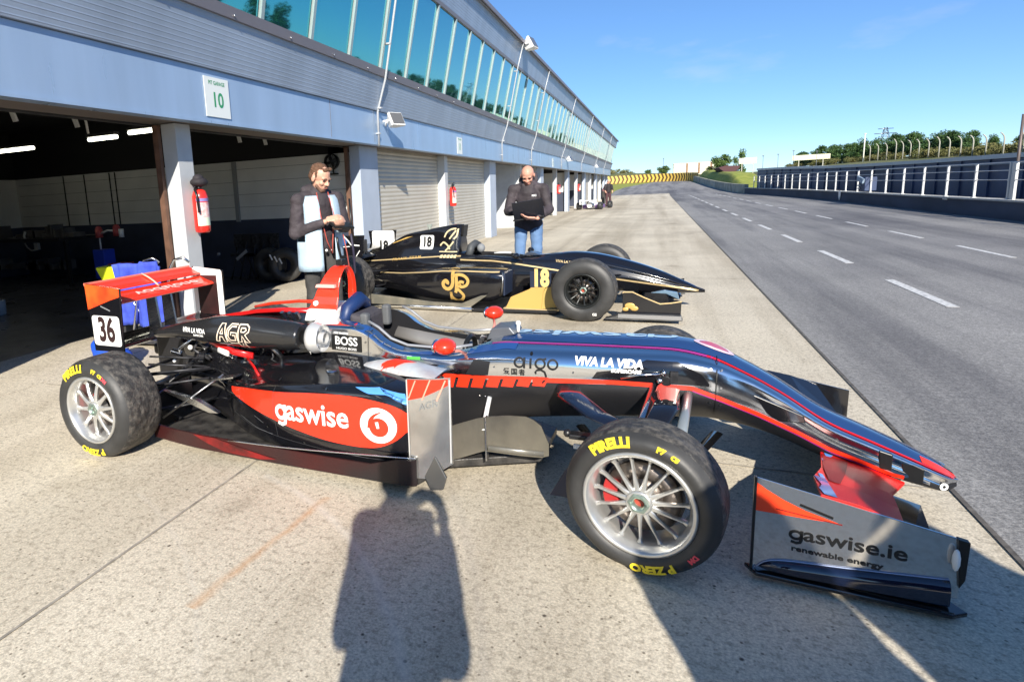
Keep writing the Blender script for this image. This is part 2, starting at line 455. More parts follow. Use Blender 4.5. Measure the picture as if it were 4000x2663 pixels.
WALLC=mat('pit_wall_concrete',(.045,.055,.085),.8,0,var=.25,vscale=1.5,bump=.15,bscale=12,stretch=(1,.4,1))
WALLL=mat('weathered_pale_wall',(.30,.30,.24),.85,0,var=.3,vscale=1.2,bump=.2,bscale=10)
NAVYW=mat('navy_hoarding_panel',(.030,.050,.110),.6,0,var=.35,vscale=.5)
WHITEP=mat('white_road_paint',(.72,.72,.70),.7,0,col2=(.40,.40,.40),vscale=26)
RAILM=mat('galvanised_rail',(.55,.56,.56),.45,.5)
POSTM=mat('pale_concrete_post',(.40,.39,.33),.7)
BARK=mat('tree_bark',(.09,.07,.05),.9,bump=.5,bscale=20)
LEAF1=mat('dark_pine_foliage',(.030,.080,.022),.7,0,col2=(.085,.15,.035),vscale=1.3)
LEAF2=mat('green_broadleaf_foliage',(.05,.11,.022),.7,0,col2=(.13,.19,.045),vscale=1.6)  # two leaf greens mixed by noise
LEAF3=mat('olive_scrub_foliage',(.11,.125,.035),.8,0,col2=(.20,.18,.07),vscale=1.0)
SKIN=mat('skin',(.60,.33,.23),.5,0,var=.06,vscale=14)
SKINB=mat('flushed_skin',(.62,.31,.22),.45,0,var=.08,vscale=10)
HAIRB=mat('short_brown_hair',(.13,.065,.035),.75,0,var=.3,vscale=50,bump=.6,bscale=120)
BEARD=mat('greying_stubble',(.17,.095,.065),.8,bump=.4,bscale=150)
EYE=mat('eye_dark',(.03,.02,.02),.3)
LIP=mat('lip',(.42,.16,.13),.5)
BLKJK=mat('black_softshell_cloth',(.022,.018,.022),.75,0,var=.35,vscale=6,bump=.3,bscale=40)
VEST=mat('pale_blue_tabard_cloth',(.42,.55,.66),.75,0,var=.08,vscale=5,bump=.2,bscale=30)
JEAN=mat('washed_blue_denim',(.10,.19,.36),.85,0,col2=(.15,.25,.43),vscale=5,bump=.3,bscale=90)
MENJK=mat('dark_plum_softshell',(.050,.040,.046),.75,0,var=.4,vscale=6,bump=.35,bscale=40)
TROU=mat('charcoal_work_trousers',(.050,.048,.046),.85,0,var=.3,vscale=6,bump=.3,bscale=50)
SHOE=mat('black_shoe_leather',(.015,.015,.016),.5)
EXRED=mat('extinguisher_red',(.72,.03,.02),.3,0,coat=.4)
# ---------------------------------------------------------------- camera, sun, sky
cam = bpy.data.cameras.new('camera'); camo = bpy.data.objects.new('camera', cam); COL.objects.link(camo)
F_PX=2347.2636; PITCH=.1705; ROLL=-.0496; YAW=.4201; CH=1.3446
cam.sensor_width=36; cam.sensor_fit='HORIZONTAL'; cam.lens=36*F_PX/4000
cam.shift_x=(2000-1522.39)/4000; cam.shift_y=-(1331.5-1165.41)/4000
cam.clip_start=.05; cam.clip_end=3000
Fv=Vector((-math.sin(YAW)*math.cos(PITCH), math.cos(YAW)*math.cos(PITCH), -math.sin(PITCH)))
R0=Vector((math.cos(YAW),math.sin(YAW),0)); U0=R0.cross(Fv)
Rv=R0*math.cos(ROLL)+U0*math.sin(ROLL); Uv=-R0*math.sin(ROLL)+U0*math.cos(ROLL)
camo.matrix_world=Matrix(((Rv.x,Uv.x,-Fv.x,0),(Rv.y,Uv.y,-Fv.y,0),(Rv.z,Uv.z,-Fv.z,CH),(0,0,0,1)))
scene.camera=camo
SUND=Vector((.68,-1.70,1.0)).normalized()     # towards the sun
sun=bpy.data.lights.new('sun','SUN'); sun.energy=5.0; sun.angle=rad(.5); sun.color=(1,.93,.82)
suno=bpy.data.objects.new('sun',sun); COL.objects.link(suno); suno.location=(8,-20,12)
suno.rotation_euler=(-SUND).to_track_quat('-Z','Y').to_euler()
w=bpy.data.worlds.new('World'); scene.world=w; w.use_nodes=True
nt=w.node_tree; bg=nt.nodes['Background']; sky=nt.nodes.new('ShaderNodeTexSky'); sky.sky_type='NISHITA'; sky.sun_disc=False
sky.sun_elevation=math.asin(SUND.z); sky.sun_rotation=math.atan2(SUND.x,SUND.y); sky.air_density=.8; sky.dust_density=.0; sky.ozone_density=3.5; sky.altitude=600
hs=nt.nodes.new('ShaderNodeHueSaturation'); hs.inputs['Saturation'].default_value=1.06; hs.inputs['Value'].default_value=1.62
tn=nt.nodes.new('ShaderNodeMix'); tn.data_type='RGBA'; tn.blend_type='MULTIPLY'; tn.inputs[0].default_value=1; tn.inputs[7].default_value=(.65,.80,.98,1)
gm=nt.nodes.new('ShaderNodeGamma'); gm.inputs[1].default_value=.80; nt.links.new(sky.outputs[0],gm.inputs[0]); nt.links.new(gm.outputs[0],tn.inputs[6]); nt.links.new(tn.outputs[2],hs.inputs['Color'])
# a few thin clouds low over the far end
tc=nt.nodes.new('ShaderNodeTexCoord'); mp=nt.nodes.new('ShaderNodeMapping'); mp.inputs['Scale'].default_value=(1,1,3.2)
nt.links.new(tc.outputs['Generated'],mp.inputs[0])
cn=nt.nodes.new('ShaderNodeTexNoise'); cn.inputs['Scale'].default_value=4.6; cn.inputs['Detail'].default_value=6; cn.inputs['Roughness'].default_value=.55
nt.links.new(mp.outputs[0],cn.inputs['Vector'])
cr=nt.nodes.new('ShaderNodeValToRGB'); cr.color_ramp.elements[0].position=.64; cr.color_ramp.elements[1].position=.86; cr.color_ramp.elements[1].color=(.22,.22,.22,1)
nt.links.new(cn.outputs['Fac'],cr.inputs[0])
mx=nt.nodes.new('ShaderNodeMix'); mx.data_type='RGBA'; nt.links.new(cr.outputs[0],mx.inputs[0]); nt.links.new(hs.outputs[0],mx.inputs[6]); mx.inputs[7].default_value=(7.2,6.6,7.6,1)
nt.links.new(mx.outputs[2],bg.inputs['Color'])
bg.inputs['Strength'].default_value=.09
vs=scene.view_settings; vs.view_transform='Standard'; vs.look='None'; vs.exposure=EXPO; vs.gamma=1

# ---------------------------------------------------------------- ground
def interp0(P,x):
    if x<=P[0][0]: return P[0][1]
    for (a,za),(b,zb) in zip(P[:-1],P[1:]):
        if x<=b: return za+(zb-za)*(x-a)/(b-a)
    return P[-1][1]
def hgt(y):
    t=max(0.0,min(1.0,(y-60)/52.0)); return 1.36*t*t*(3-2*t)*.55+1.36*t*.45
def bankz(x,y):
    h=hgt(y)
    if x<16: return h
    t=min(1,(x-16)/24); return h*0.5+1.2*min(1,(x-16)/3)+1.7*t
def sheet(name,xs,ys,zf,m,off=0,parent=None):
    mb=MB(); n=len(xs)
    vs=[(x,y,zf(x,y)+off) for y in ys for x in xs]
    fs=[(j*n+i,j*n+i+1,(j+1)*n+i+1,(j+1)*n+i) for j in range(len(ys)-1) for i in range(n-1)]
    mb.add(vs,fs,0,True); return mb.build(name,m,parent)
ys=[-300,-60,-40,-12,0,10,20,30,40,50,55]+[60+4*i for i in range(16)]+[130,160,220,400,900]
g=sheet('ground',[-600,-120,-40,-14,-8,-4,0,4,8,12,15.9,16.6,19,22,26,30,36,42,60,120,500],ys,lambda x,y: bankz(x,y)-.02 if x>-5 or y>58 else -.06,GRASS)
tag(g,kind='structure')
a=sheet('pit_apron',[-4.45,-3,-1,1.172],[-60,-30,-12,0,10,30,50,60,64,67],lambda x,y:hgt(y),CONC); tag(a,kind='structure')
# asphalt: pit lane, then the road that bends left at the far end
def lane_r(y): return 7.95 if y<42 else 7.95-(y-42)*.06
a=MB(); yy=[-60,-12,0,10,20,30,40,50,60,64,67]
rows=[]
for y in yy: rows+= [(1.172,y,hgt(y)+.004),(lane_r(y),y,hgt(y)+.004)]
a.add(rows,[(2*i,2*i+1,2*i+3,2*i+2) for i in range(len(yy)-1)],0,True)
rows=[]; yy=[67+3*i for i in range(16)]
LB=[(67,-4.5),(80,-4.6),(88,-3.9),(96,-2.3),(103,-.7),(112,.6)]
for y in yy: rows+= [(interp0(LB,y),y,hgt(y)+.004),(1.172,y,hgt(y)+.004),(lane_r(y),y,hgt(y)+.004)]
a.add(rows,[q for i in range(len(yy)-1) for q in ((3*i,3*i+1,3*i+4,3*i+3),(3*i+1,3*i+2,3*i+5,3*i+4))],0,True)
lane=a.build('pit_lane',ASPH); tag(lane,kind='structure')
a=sheet('race_track',[8.35,12,15.7],[-60,-12,0,20,40,58]+[60+5*i for i in range(5)],lambda x,y:hgt(y),ASPH,.006); tag(a,kind='structure')
b_=sheet('right_bank',[16.7,19,22,26,30,36,42,60,120],[-60,-12,10,30,50]+[60+4*i for i in range(16)]+[130,160,220],bankz,BANKG,.02); tag(b_,kind='structure')
# joint between slab and asphalt, joints in the slab
a=MB(); a.add([(1.158,-60,.0062),(1.186,-60,.0062),(1.178,60,.0062),(1.166,60,.0062)],[(0,1,2,3)])
jt=a.build('slab_joint',mat('dark_joint_filler',(.11,.10,.09),.9,var=.4,vscale=18)); tag(jt,kind='structure')
a=MB()
for y in (3.08,9.2,15.3,21.4,27.5,36,45): a.add([(-4.4,y,.004),(1.13,y,.004),(1.13,y+.009,.004),(-4.4,y+.009,.004)],[(0,1,2,3)])
for x in (-1.9,): a.add([(x,-6,.0042),(x+.012,-6,.0042),(x+.012,60,.0042),(x,60,.0042)],[(0,1,2,3)])
o=a.build('slab_seams',mat('faint_seam',(.33,.30,.25),.9,var=.35,vscale=9)); tag(o,kind='structure')
# painted dashes
a=MB()
y=7.5-3.52*2
while y<64:
    a.bb((2.615,y,.006),(2.715,y+1.8,.0085)); y+=3.48
y=11.74-3.42*3
while y<60:
    a.bb((4.72,y,.006),(4.80,y+1.8,.0085)); y+=3.36
o=a.build('lane_dashes',WHITEP); tag(o,kind='structure')

# ---------------------------------------------------------------- pit building
B=empty('pit_building',(-4.05,4,0),0,'long pale blue pit building with leaning row of teal windows over open and shuttered garages','building')
def bp(name,mb,m,bevel=0):
    mb.v=[(x+4.05,y-4,z) for x,y,z in mb.v]; return mb.build(name,m,B,bevel)
Y0,Y1=-17.0,62.0
def fx(z): return -4.02+(z-2.62)*.215      # leaning face
mb=MB(); mb.bb((-4.16,Y0,2.135),(-4.05,Y1,2.64)); mb.bb((-4.17,Y0,2.125),(-4.035,Y1,2.15)); bp('fascia_band',mb,FASCIA)
mb=MB()
for y in [Y0+i*6.1 for i in range(13)]: mb.bb((-4.052,y,2.15),(-4.047,y+.008,2.64))
bp('fascia_joints',mb,CLADT)
def slant(z0,z1,t,name,m,ribs=0,front=0.0):
    mb=MB(); 
    mb.prism([(fx(z0)+front,z0),(fx(z1)+front,z1),(fx(z1)-t,z1),(fx(z0)-t,z0)],lambda u,v,w_:(u,w_,v),Y0,Y1)
    for i in range(ribs):
        z=z0+(z1-z0)*(i+.5)/ribs; mb.prism([(fx(z-.008)+front,z-.008),(fx(z)+front+.0012,z-.004),(fx(z)+front+.0012,z+.004),(fx(z+.008)+front,z+.008)],lambda u,v,w_:(u,w_,v),Y0,Y1)
    return bp(name,mb,m)
slant(2.645,3.13,.12,'lower_cladding',CLAD,ribs=11)
slant(3.13,3.235,.14,'window_sill',CLADT,front=.035)
slant(4.62,5.20,.12,'upper_cladding',CLAD,ribs=12)
slant(4.60,4.66,.10,'window_head',CLADT,front=.02)
mb=MB(); mb.prism([(fx(5.2)+.05,5.2),(fx(5.2)+.07,5.31),(-5.5,5.45),(-13.5,5.6),(-13.5,5.2)],lambda u,v,w_:(u,w_,v),Y0-.1,Y1+.25); bp('roof',mb,mat('roof_edge_sheet',(.20,.22,.26),.45,.3))
mb=MB(); mb.prism([(fx(5.2)+.072,5.20),(fx(5.2)+.10,5.20),(fx(5.2)+.10,5.29),(fx(5.2)+.072,5.29)],lambda u,v,w_:(u,w_,v),Y0-.1,Y1+.6); bp('gutter',mb,CLADT)
# bolts on the sill
mb=MB()
for i in range(18):
    y=4.2+i*1.02; mb.ball((fx(3.16)+.045,y,3.16),.012,8)
bp('sill_fixings',mb,ALU)
# windows
nwin=66
for i in range(nwin):
    y0=5.72-1.02*12+i*1.02
    if y0+1.0>Y1: break
    mb=MB(); mb.prism([(fx(3.235)-.02,3.236),(fx(4.60)-.02,4.599),(fx(4.60)-.05,4.599),(fx(3.235)-.05,3.236)],lambda u,v,w_:(u,w_,v),y0+.05,y0+.97)
    pane=bp('window',mb,GLASS)
    mb=MB(); mb.prism([(fx(3.235)+.015,3.237),(fx(4.60)+.015,4.598),(fx(4.60)-.05,4.598),(fx(3.235)-.05,3.237)],lambda u,v,w_:(u,w_,v),y0-.028,y0+.028)
    mb.v=[(x+4.05,y-4,z) for x,y,z in mb.v]; f=mb.build('mullion',MULL,pane)
# far gable end, body behind
mb=MB(); mb.prism([(-4.16,2.13),(-4.16,2.62),(fx(5.2)-.12,5.2),(-13.4,5.5),(-13.4,2.5),(-12.9,0),(-12.7,0),(-12.7,2.3)],lambda u,v,w_:(u,w_,v),Y1-.2,Y1); bp('gable_wall',mb,PIER)
# openings: narrow columns and wide piers
cols=[4.69+8.2*k for k in range(-2,8)]; piers=[8.69+8.2*k for k in range(-3,8)]
piers=[p for p in piers if p<Y1-1]; cols=[c for c in cols if c<Y1-1]
for k,y in enumerate(cols):
    mb=MB(); mb.bb((-4.46,y,0),(-4.28,y+.21,2.13)); bp('column',mb,COLM,.006)
for k,y in enumerate(piers):
    mb=MB(); mb.bb((-4.46,y,0),(-4.28,y+.68,2.13)); bp('pier',mb,PIER,.008)
mb=MB(); mb.bb((-4.46,Y1-.9,0),(-4.28,Y1-.01,2.12)); bp('pier',mb,PIER,.008)
# lintel/soffit, shutter boxes
mb=MB(); mb.bb((-4.30,Y0,2.135),(-4.165,Y1-.3,2.17)); mb.bb((-4.62,Y0,2.136),(-4.302,Y1-.3,2.20)); bp('soffit',mb,SOFFIT)
mb=MB(); mb.bb((-4.95,Y0,2.20),(-4.30,Y1-.3,2.60)); mb.bb((-4.62,Y0,2.12),(-4.55,Y1-.3,2.14)); bp('lintel_box',mb,DARKST)
opening=[]
edges=sorted([(c,c+.21) for c in cols]+[(p,p+.68) for p in piers]+[(Y1-.9,Y1)])
for (a0,a1),(b0,b1) in zip(edges[:-1],edges[1:]): opening.append((a1,b0))
closed=[]
for i,(o0,o1) in enumerate(opening):
    st='open'
    if 9<o0<17: st='shut'
    if 17.2<o0<20.8: st='recess'
    if 20.8<o0<25: st='recess'
    if 36<o0: st='open' if i%2 else 'shut'
    if o0<-1: st='shut'
    closed.append(st)
    if st=='shut':
        mb=MB(); n=28
        prof=[]
        for k in range(n):
            z=.02+k*(2.11/n); dz=2.11/n
            for q in range(5): prof.append((-4.455+.011*math.sin(PI*q/4.0), z+dz*q/4.4))
        prof.append((-4.455,2.135))
        vs=[]; 
        for y in (o0,o1): vs+=[(x,y,z) for x,z in prof]
        m_=len(prof); mb.add(vs,[(k,k+1,m_+k+1,m_+k) for k in range(m_-1)],0,True)
        mb.bb((-4.48,o0,0),(-4.44,o1,.06)); mb.bb((-4.5,o0,0),(-4.47,o1,2.13))
        bp('roller_shutter',mb,SHUT)
    elif st=='recess':
        mb=MB(); mb.bb((-5.5,o0,0),(-5.4,o1,2.3)); bp('recessed_door',mb,PIER)
        mb=MB(); mb.bb((-5.4,o1-.06,0),(-4.465,o1-.002,2.19)); bp('recess_side_wall',mb,COLM)
# brown door guides beside open bays
for (o0,o1),st in zip(opening,closed):
    if st=='open' and -4<o0<9: 
        mb=MB(); mb.bb((-4.53,o1-.045,0),(-4.465,o1-.002,2.12)); bp('door_guide',mb,WARMSTEEL)
# partitions between the double garages
for p in piers:
    y=p+.21
    if y<-5 or y>60: continue
    mb=MB(); mb.bb((-12.7,y,1.03),(-4.462,y+.2,2.05)); bp('partition_upper',mb,WWALL)
    mb=MB(); mb.bb((-12.7,y-.004,0),(-4.462,y+.204,1.03)); bp('partition_dado',mb,NWALL)
    mb=MB()
    for z in (1.25,1.47,1.69,1.91): mb.bb((-12.6,y-.006,z),(-4.5,y-.001,z+.006))
    if y<20: bp('block_courses',mb,mat('block_joint_grey',(.17,.17,.165),.9))  # dark grey joints between the blocks
    mb=MB(); mb.bb((-12.7,y+.01,2.05),(-4.96,y+.19,3.1)); bp('partition_head',mb,CEIL)
mb=MB(); mb.bb((-12.9,Y0,1.03),(-12.7,Y1-.2,2.05)); bp('back_wall_upper',mb,WWALL)
mb=MB(); mb.bb((-12.9,Y0,0),(-12.695,Y1-.2,1.03)); bp('back_wall_dado',mb,NWALL)
mb=MB(); mb.bb((-12.9,Y0,2.05),(-12.72,Y1-.2,3.1)); mb.bb((-12.9,Y0,3.0),(-4.3,Y1-.3,3.1)); mb.bb((-12.9,Y0-.2,0),(-4.3,Y0,3.1)); bp('ceiling',mb,CEIL)
mb=MB(); mb.bb((-12.9,Y0,-.05),(-4.45,Y1-.2,.001)); bp('garage_floor',mb,GFLOOR)
mb=MB(); mb.bb((-5.5,Y0,.0012),(-4.45,Y1-.2,.004)); bp('door_threshold',mb,CONC)
# ceiling beam, hangers and services inside
mb=MB(); mb.bb((-5.15,-4,2.21),(-4.98,8.86,2.34)); mb.bb((-5.12,9.4,2.21),(-4.98,17,2.34)); bp('ceiling_beam',mb,mat('beam_grey',(.22,.21,.20),.7,var=.15))
mb=MB()
for y in (3.72,4.35,5.9,6.9,7.5): mb.box((-5.2,y,2.19),(.05,.02,.10),0,Euler((.3,0,0)).to_matrix())
mb.tube([(-5.25,4.42,2.45),(-5.2,4.47,2.2),(-5.25,4.52,2.1)],.012)
bp('ceiling_hook',mb,mat('hanger_white',(.6,.6,.56),.5))
for x0,x1,y in ((-10.6,-8.95,6.65),(-7.55,-7.0,6.5),(-6.55,-6.05,6.3),(-9.5,-8.2,4.2)):
    mb=MB(); mb.cyl((x0,y,2.34),(x1,y,2.34),.028,n=8); lt=bp('ceiling_light',mb,TUBEL)
    mb=MB(); mb.bb((x0,y-.05,2.37),(x1,y+.05,2.41)); mb.v=[(x+4.05,y_-4,z) for x,y_,z in mb.v]; mb.build('light_batten',DARKST,lt)
# vertical cables on the partition
for x in (-9.75,-9.9,-10.6,-11.2): mb=MB(); mb.cyl((x,8.885,1.03),(x,8.885,2.04),.012,n=6); bp('wall_conduit',mb,mat('conduit_black',(.02,.02,.02),.6))
mb=MB(); mb.bb((-6.9,8.86,1.0),(-6.82,8.895,2.04)); bp('wall_post',mb,mat('post_grey',(.25,.26,.26),.7))
for y in (8.88,17.27,21.71,29.11,37.3,45.5,53.5):
    mb=MB(); mb.tube([(-4.02,y,2.11),(-4.015,y,2.62),(-3.985,y,2.72),(fx(3.1)+.06,y,3.1),(fx(4.6)+.05,y,4.6),(fx(5.25)+.08,y,5.24)],.018,8)
    for z in (2.3,2.68,3.6,4.5): mb.bb((fx(z)-.02 if z>2.65 else -4.05,y-.028,z-.012),((fx(z)+.068) if z>2.65 else -3.99,y+.028,z+.012))
    bp('downpipe',mb,PIPE)
# fan on the partition
T=empty('wall_fan',(-4.86,8.84,1.92),0,'black round wall fan high on the garage partition by the blue pier','fan')
mb=MB(); mb.lathe([(.115,-.06),(.125,-.05),(.125,.03),(.115,.035)],24)
for k in range(5): mb.lathe([(.02+.02*k,-.07),(.024+.02*k,-.066)],24)
for k in range(12):
    a_=k*PI/6; mb.cyl((.02*math.cos(a_),-.068,.02*math.sin(a_)),(.118*math.cos(a_),-.055,.118*math.sin(a_)),.003,n=4)
mb.build('guard',INK,T)
mb=MB()
for k in range(4):
    a_=k*PI/2+.3; M_=Matrix.Rotation(-a_,3,'Y')@Matrix.Rotation(.5,3,'X'); mb.box(M_@Vector((.06,0,0))+Vector((0,-.02,0)),(.085,.006,.05),0,M_)
mb.cyl((0,-.03,0),(0,.03,0),.03,n=12); mb.build('blades',DARKMET,T)
mb=MB(); mb.tube([(0,.03,0),(0,.03,-.17),(.02,.03,-.2)],.012); mb.bb((-.08,.02,-.21),(.08,.055,-.185)); mb.build('bracket',INK,T)

# sign plates
def sign(y,z0,z1,w_,num,label):
    T=empty('garage_sign',(-4.045,y,z0),0,label,'sign',None)
    mb=MB(); mb.bb((0,0,0),(.006,w_,z1-z0)); mb.build('plate',mat('sign_white',(.74,.78,.76),.4),T)
    fn=lambda u,v:(.0078,w_/2+u,(z1-z0)/2+v)
    bm=a_text('PIT GARAGE',.052,.0008,y=.135,w=.85)
    bm=a_text(num,.20,.004,y=-.03,w=.9,into=bm)
    decal('lettering',bm,fn,(-1,0,0),None,mat('sign_green',(.03,.30,.13),.5),T,step=0)
    return T
sign(4.885,2.19,2.57,.37,'10','white sign reading pit garage 10 above the first open garages')
sign(13.1,2.16,2.52,.37,'11','white garage number sign above the two closed cream shutters')
sign(26.5,2.16,2.52,.37,'12','small distant white garage number sign beyond the bald man')
# floodlight on the fascia, its stain
def flood(loc,rz,label,s=1.0):
    T=empty('floodlight',loc,rz,label,'floodlight'); T.scale=(s,s,s)
    M_=Euler((rad(-28),0,0)).to_matrix()
    mb=MB(); fr=[(-.115,-.10),(.115,-.10),(.115,.10),(-.115,.10)]; bk=[(-.06,-.05),(.06,-.05),(.06,.05),(-.06,.05)]
    ring=lambda q,y:[M_@Vector((u,y,v)) for u,v in q]
    mb.loft([ring(bk,.10),ring(fr,-.02),ring(fr,-.05)],sm=False); mb.build('housing',WHITE,T,.006)
    mb=MB(); mb.box(M_@Vector((0,-.054,0)),(.20,.008,.17),0,M_); mb.build('lens',mat('lamp_lens_grey',(.12,.12,.12),.15,spec=.8),T)
    mb=MB(); mb.tube([(0,.10,0),(0,.2,.0),(0,.22,-.05)],.015); mb.bb((-.13,-.02,-.012),(-.12,.10,.012)); mb.bb((.12,-.02,-.012),(.13,.10,.012)); mb.bb((-.13,.10,-.012),(.13,.115,.012)); mb.build('bracket',WHITE,T)
    return T
flood((-3.83,9.13,2.50),rad(62),'white floodlight on the blue fascia beside the nearest downpipe',1.15)
o=flood((-3.25,17.6,5.22),rad(80),'grey twin floodlight overhanging the roof edge at the second downpipe',1.7)
for y,l in ((31,'tiny white floodlight on the fascia far behind the bald man'),(46,'most distant white floodlight near the end of the fascia')): flood((-3.9,y,2.62),rad(80),l,1.3)
# extinguishers
def exting(loc,label,hat=True):
    T=empty('fire_extinguisher',loc,0,label,'fire extinguisher','fire extinguishers hung on the garage columns')
    mb=MB(); pr=[(.001,0),(.06,0),(.075,.015),(.078,.05),(.078,.36),(.06,.415),(.03,.43)]
    n=20; rings=[[Vector((r*math.cos(2*PI*k/n),r*math.sin(2*PI*k/n),z)) for k in range(n)] for r,z in pr]
    mb.loft(rings); mb.build('cylinder',EXRED,T)
    mb=MB(); n=8; 
    for z0,z1,mi in ((.07,.15,1),(.15,.30,0),(.31,.34,2)):
        vs=[]; 
        for k in range(n+1):
            a_=-1.3+2.0*k/n+(-.1); vs+=[(.0792*math.cos(a_),.0792*math.sin(a_),z0),(.0792*math.cos(a_),.0792*math.sin(a_),z1)]
        mb.add(vs,[(2*k,2*k+2,2*k+3,2*k+1) for k in range(n)],mi,True)
    mb.build('label_sticker',[mat('pale_sticker',(.75,.62,.60),.5,col2=(.65,.30,.28),vscale=30),mat('pale_green_sticker',(.62,.72,.55),.5),mat('blue_sticker',(.25,.20,.45),.5)],T)
    mb=MB(); mb.cyl((0,0,.42),(0,0,.47),.03,n=12); mb.box((0,.03,.475),(.03,.14,.02)); mb.box((0,.03,.505),(.025,.13,.012),0,Euler((.15,0,0)).to_matrix())
    mb.tube([(0,-.03,.455),(.02,-.09,.43),(.05,-.10,.36),(.055,-.095,.2)],.011); mb.build('valve_and_hose',INK,T)
    if hat:
        mb=MB(); mb.ball((0,.01,.50),(.085,.095,.05),14); mb.ball((0,.0,.535),(.055,.06,.045),12); mb.build('black_cover',BLKJK,T)
    return T
exting((-4.19,4.84,1.06),'red fire extinguisher with black cover on the nearest garage column')
exting((-4.19,13.15,1.02),'red fire extinguisher on the column between the two shutters',False)
exting((-4.19,29.4,1.0),'distant red extinguisher on a column past the bald man',False)
exting((-4.19,37.5,1.0),'farthest red extinguisher on a column near the far people',False)
# ---------------------------------------------------------------- pit wall with its fence, right side
def wallx(y):
    P=[(-60,7.85),(20,7.82),(38,7.78),(46,7.45),(56,6.8),(66,6.15),(78,5.6),(90,5.2),(100,4.9)]
    for (a,xa),(b,xb) in zip(P[:-1],P[1:]):
        if y<=b: return xa+(xb-xa)*(y-a)/(b-a)
    return 4.9
T=empty('pit_wall',(7.85,0,0),0,'low dark concrete pit wall along the far edge of the pit lane','wall')
def strip(mb,y0,y1,dy,x0,x1,z0,z1,ins=0,top=None):
    y=y0; rings=[]
    while True:
        X=wallx(y); h=hgt(y)
        rings.append([Vector((X+x0,y,h+z0)),Vector((X+x1,y,h+z0)),Vector((X+x1-ins,y,h+z1)),Vector((X+x0+ins,y,h+z1))])
        if y>=y1: break
        y=min(y1,y+dy)
    mb.loft(rings,0,sm=False)
def loc(mb,T): 
    L=T.location; mb.v=[(x-L.x,y-L.y,z-L.z) for x,y,z in mb.v]; return mb
mb=MB(); strip(mb,-60,58,4,0,.30,-.05,.44,.03); loc(mb,T).build('wall_face',WALLC,T)
mb=MB(); strip(mb,-60,58,4,-.02,.32,.441,.485); loc(mb,T).build('coping',mat('pale_coping',(.42,.42,.40),.8,var=.15),T)
mb=MB(); strip(mb,58,100,4,0,.30,-.05,.75,.03); loc(mb,T).build('weathered_end_section',WALLL,T)
for y,h_ in ((34.2,.40),):
    mb=MB(); mb.prism([(-.19,.5),(.19,.5),(.16,.25),(0,.08),(-.14,.25)],lambda u,v,w_:(wallx(y)+w_,y+u,v),-.028,-.005); loc(mb,T).build('white_notice',WHITE,T)
mb=MB(); mb.bb((7.80,22.9,.40),(7.83,23.2,.49)); loc(mb,T).build('notice_bracket',RAILM,T)
T=empty('pit_wall_fence',(7.9,19.9,.48),0,'galvanised post and rail fence standing on top of the dark pit wall','fence')
ys=[]; y=19.88-1.75*10
while y<56: ys.append(y); y+=1.75+max(0,(y-36))*.004
for y in ys:
    X=wallx(y)+.12; h=hgt(y)
    mb=MB(); mb.bb((X-.025,y-.03,.485+h),(X+.025,y+.03,1.38+h)); mb.bb((X-.05,y-.06,.485+h),(X+.05,y+.06,.50+h)); mb.bb((X-.03,y-.04,.93+h),(X+.03,y+.04,.99+h)); loc(mb,T).build('fence_post',RAILM,T)
for z in (.96,1.19,1.385):
    mb=MB(); mb.tube([(wallx(y)+.12,y,z+hgt(y)) for y in ys],.011 if z<1.3 else .014,5); loc(mb,T).build('fence_rail',RAILM,T)
T=empty('lamp_pole',(7.98,19.7,.48),0,'tall thin brown pole standing on the pit wall near the right edge','pole')
mb=MB(); mb.cyl((0,0,0),(-.0,0.02,2.02),.035,.028,10); mb.build('pole',mat('brown_pole',(.14,.11,.10),.5,.3),T)
mb=MB(); mb.bb((-.06,-.09,.0),(.0,.09,.9)); mb.build('junction_box',RAILM,T,.006)
T=empty('pit_board',(7.62,30.9,.55),0,'dark pit equipment with pale covers hung over the pit wall fence','equipment')
mb=MB(); mb.bb((.1,-.5,.0),(.5,.3,.55)); mb.build('cabinet',NAVYW,T,.02)
mb=MB(); mb.prism([(-.5,.5),(.35,.62),(.3,.42),(-.1,.36),(-.45,.3)],lambda u,v,w_:(w_,u,v),.02,.09); mb.build('pale_cover',mat('blue_grey_cover',(.25,.33,.42),.7),T)
mb=MB(); mb.box((.05,.1,.22),(.05,.22,.06)); mb.box((.05,.1,.10),(.05,.20,.05)); mb.build('bracket',RAILM,T)

# ---------------------------------------------------------------- hoarding on the far side of the track
T=empty('trackside_hoarding',(9.9,30,0),0,'long dark navy hoarding across the race track behind the pit wall fence','hoarding')
HP=[(-60,9.9,1.63),(12.5,9.9,1.63),(24,9.9,1.665),(31,9.85,1.67),(37,9.4,1.70),(42,8.8,1.74),(47,8.2,1.85),(52,7.8,1.92),(57,7.4,1.97)]
def hx(y): return interp0([(a,b) for a,b,c in HP],y)
def htop(y): return interp0([(a,c) for a,b,c in HP],y)
ysx=[-60,-12,5,12.5,20,24,28,31,34,37,39.5,42,44.5,47,49.5,52,57]
def hstrip(mb,o0,o1,f0,f1): mb.loft([[Vector((hx(y)+o0,y,f0(y))),Vector((hx(y)+o1,y,f0(y))),Vector((hx(y)+o1,y,f1(y))),Vector((hx(y)+o0,y,f1(y)))] for y in ysx],0,sm=False)
mb=MB(); hstrip(mb,0,.12,lambda y:-.1,lambda y:htop(y)-.14)
for y in range(-20,56,2): mb.bb((hx(y)-.05,y,.0),(hx(y)-.005,y+.05,htop(y)-.15))
loc(mb,T).build('panels',NAVYW,T)
mb=MB(); hstrip(mb,-.07,.25,lambda y:htop(y)-.138,lambda y:htop(y)); loc(mb,T).build('top_rail',mat('grey_top_rail',(.42,.46,.48),.5,.2),T)
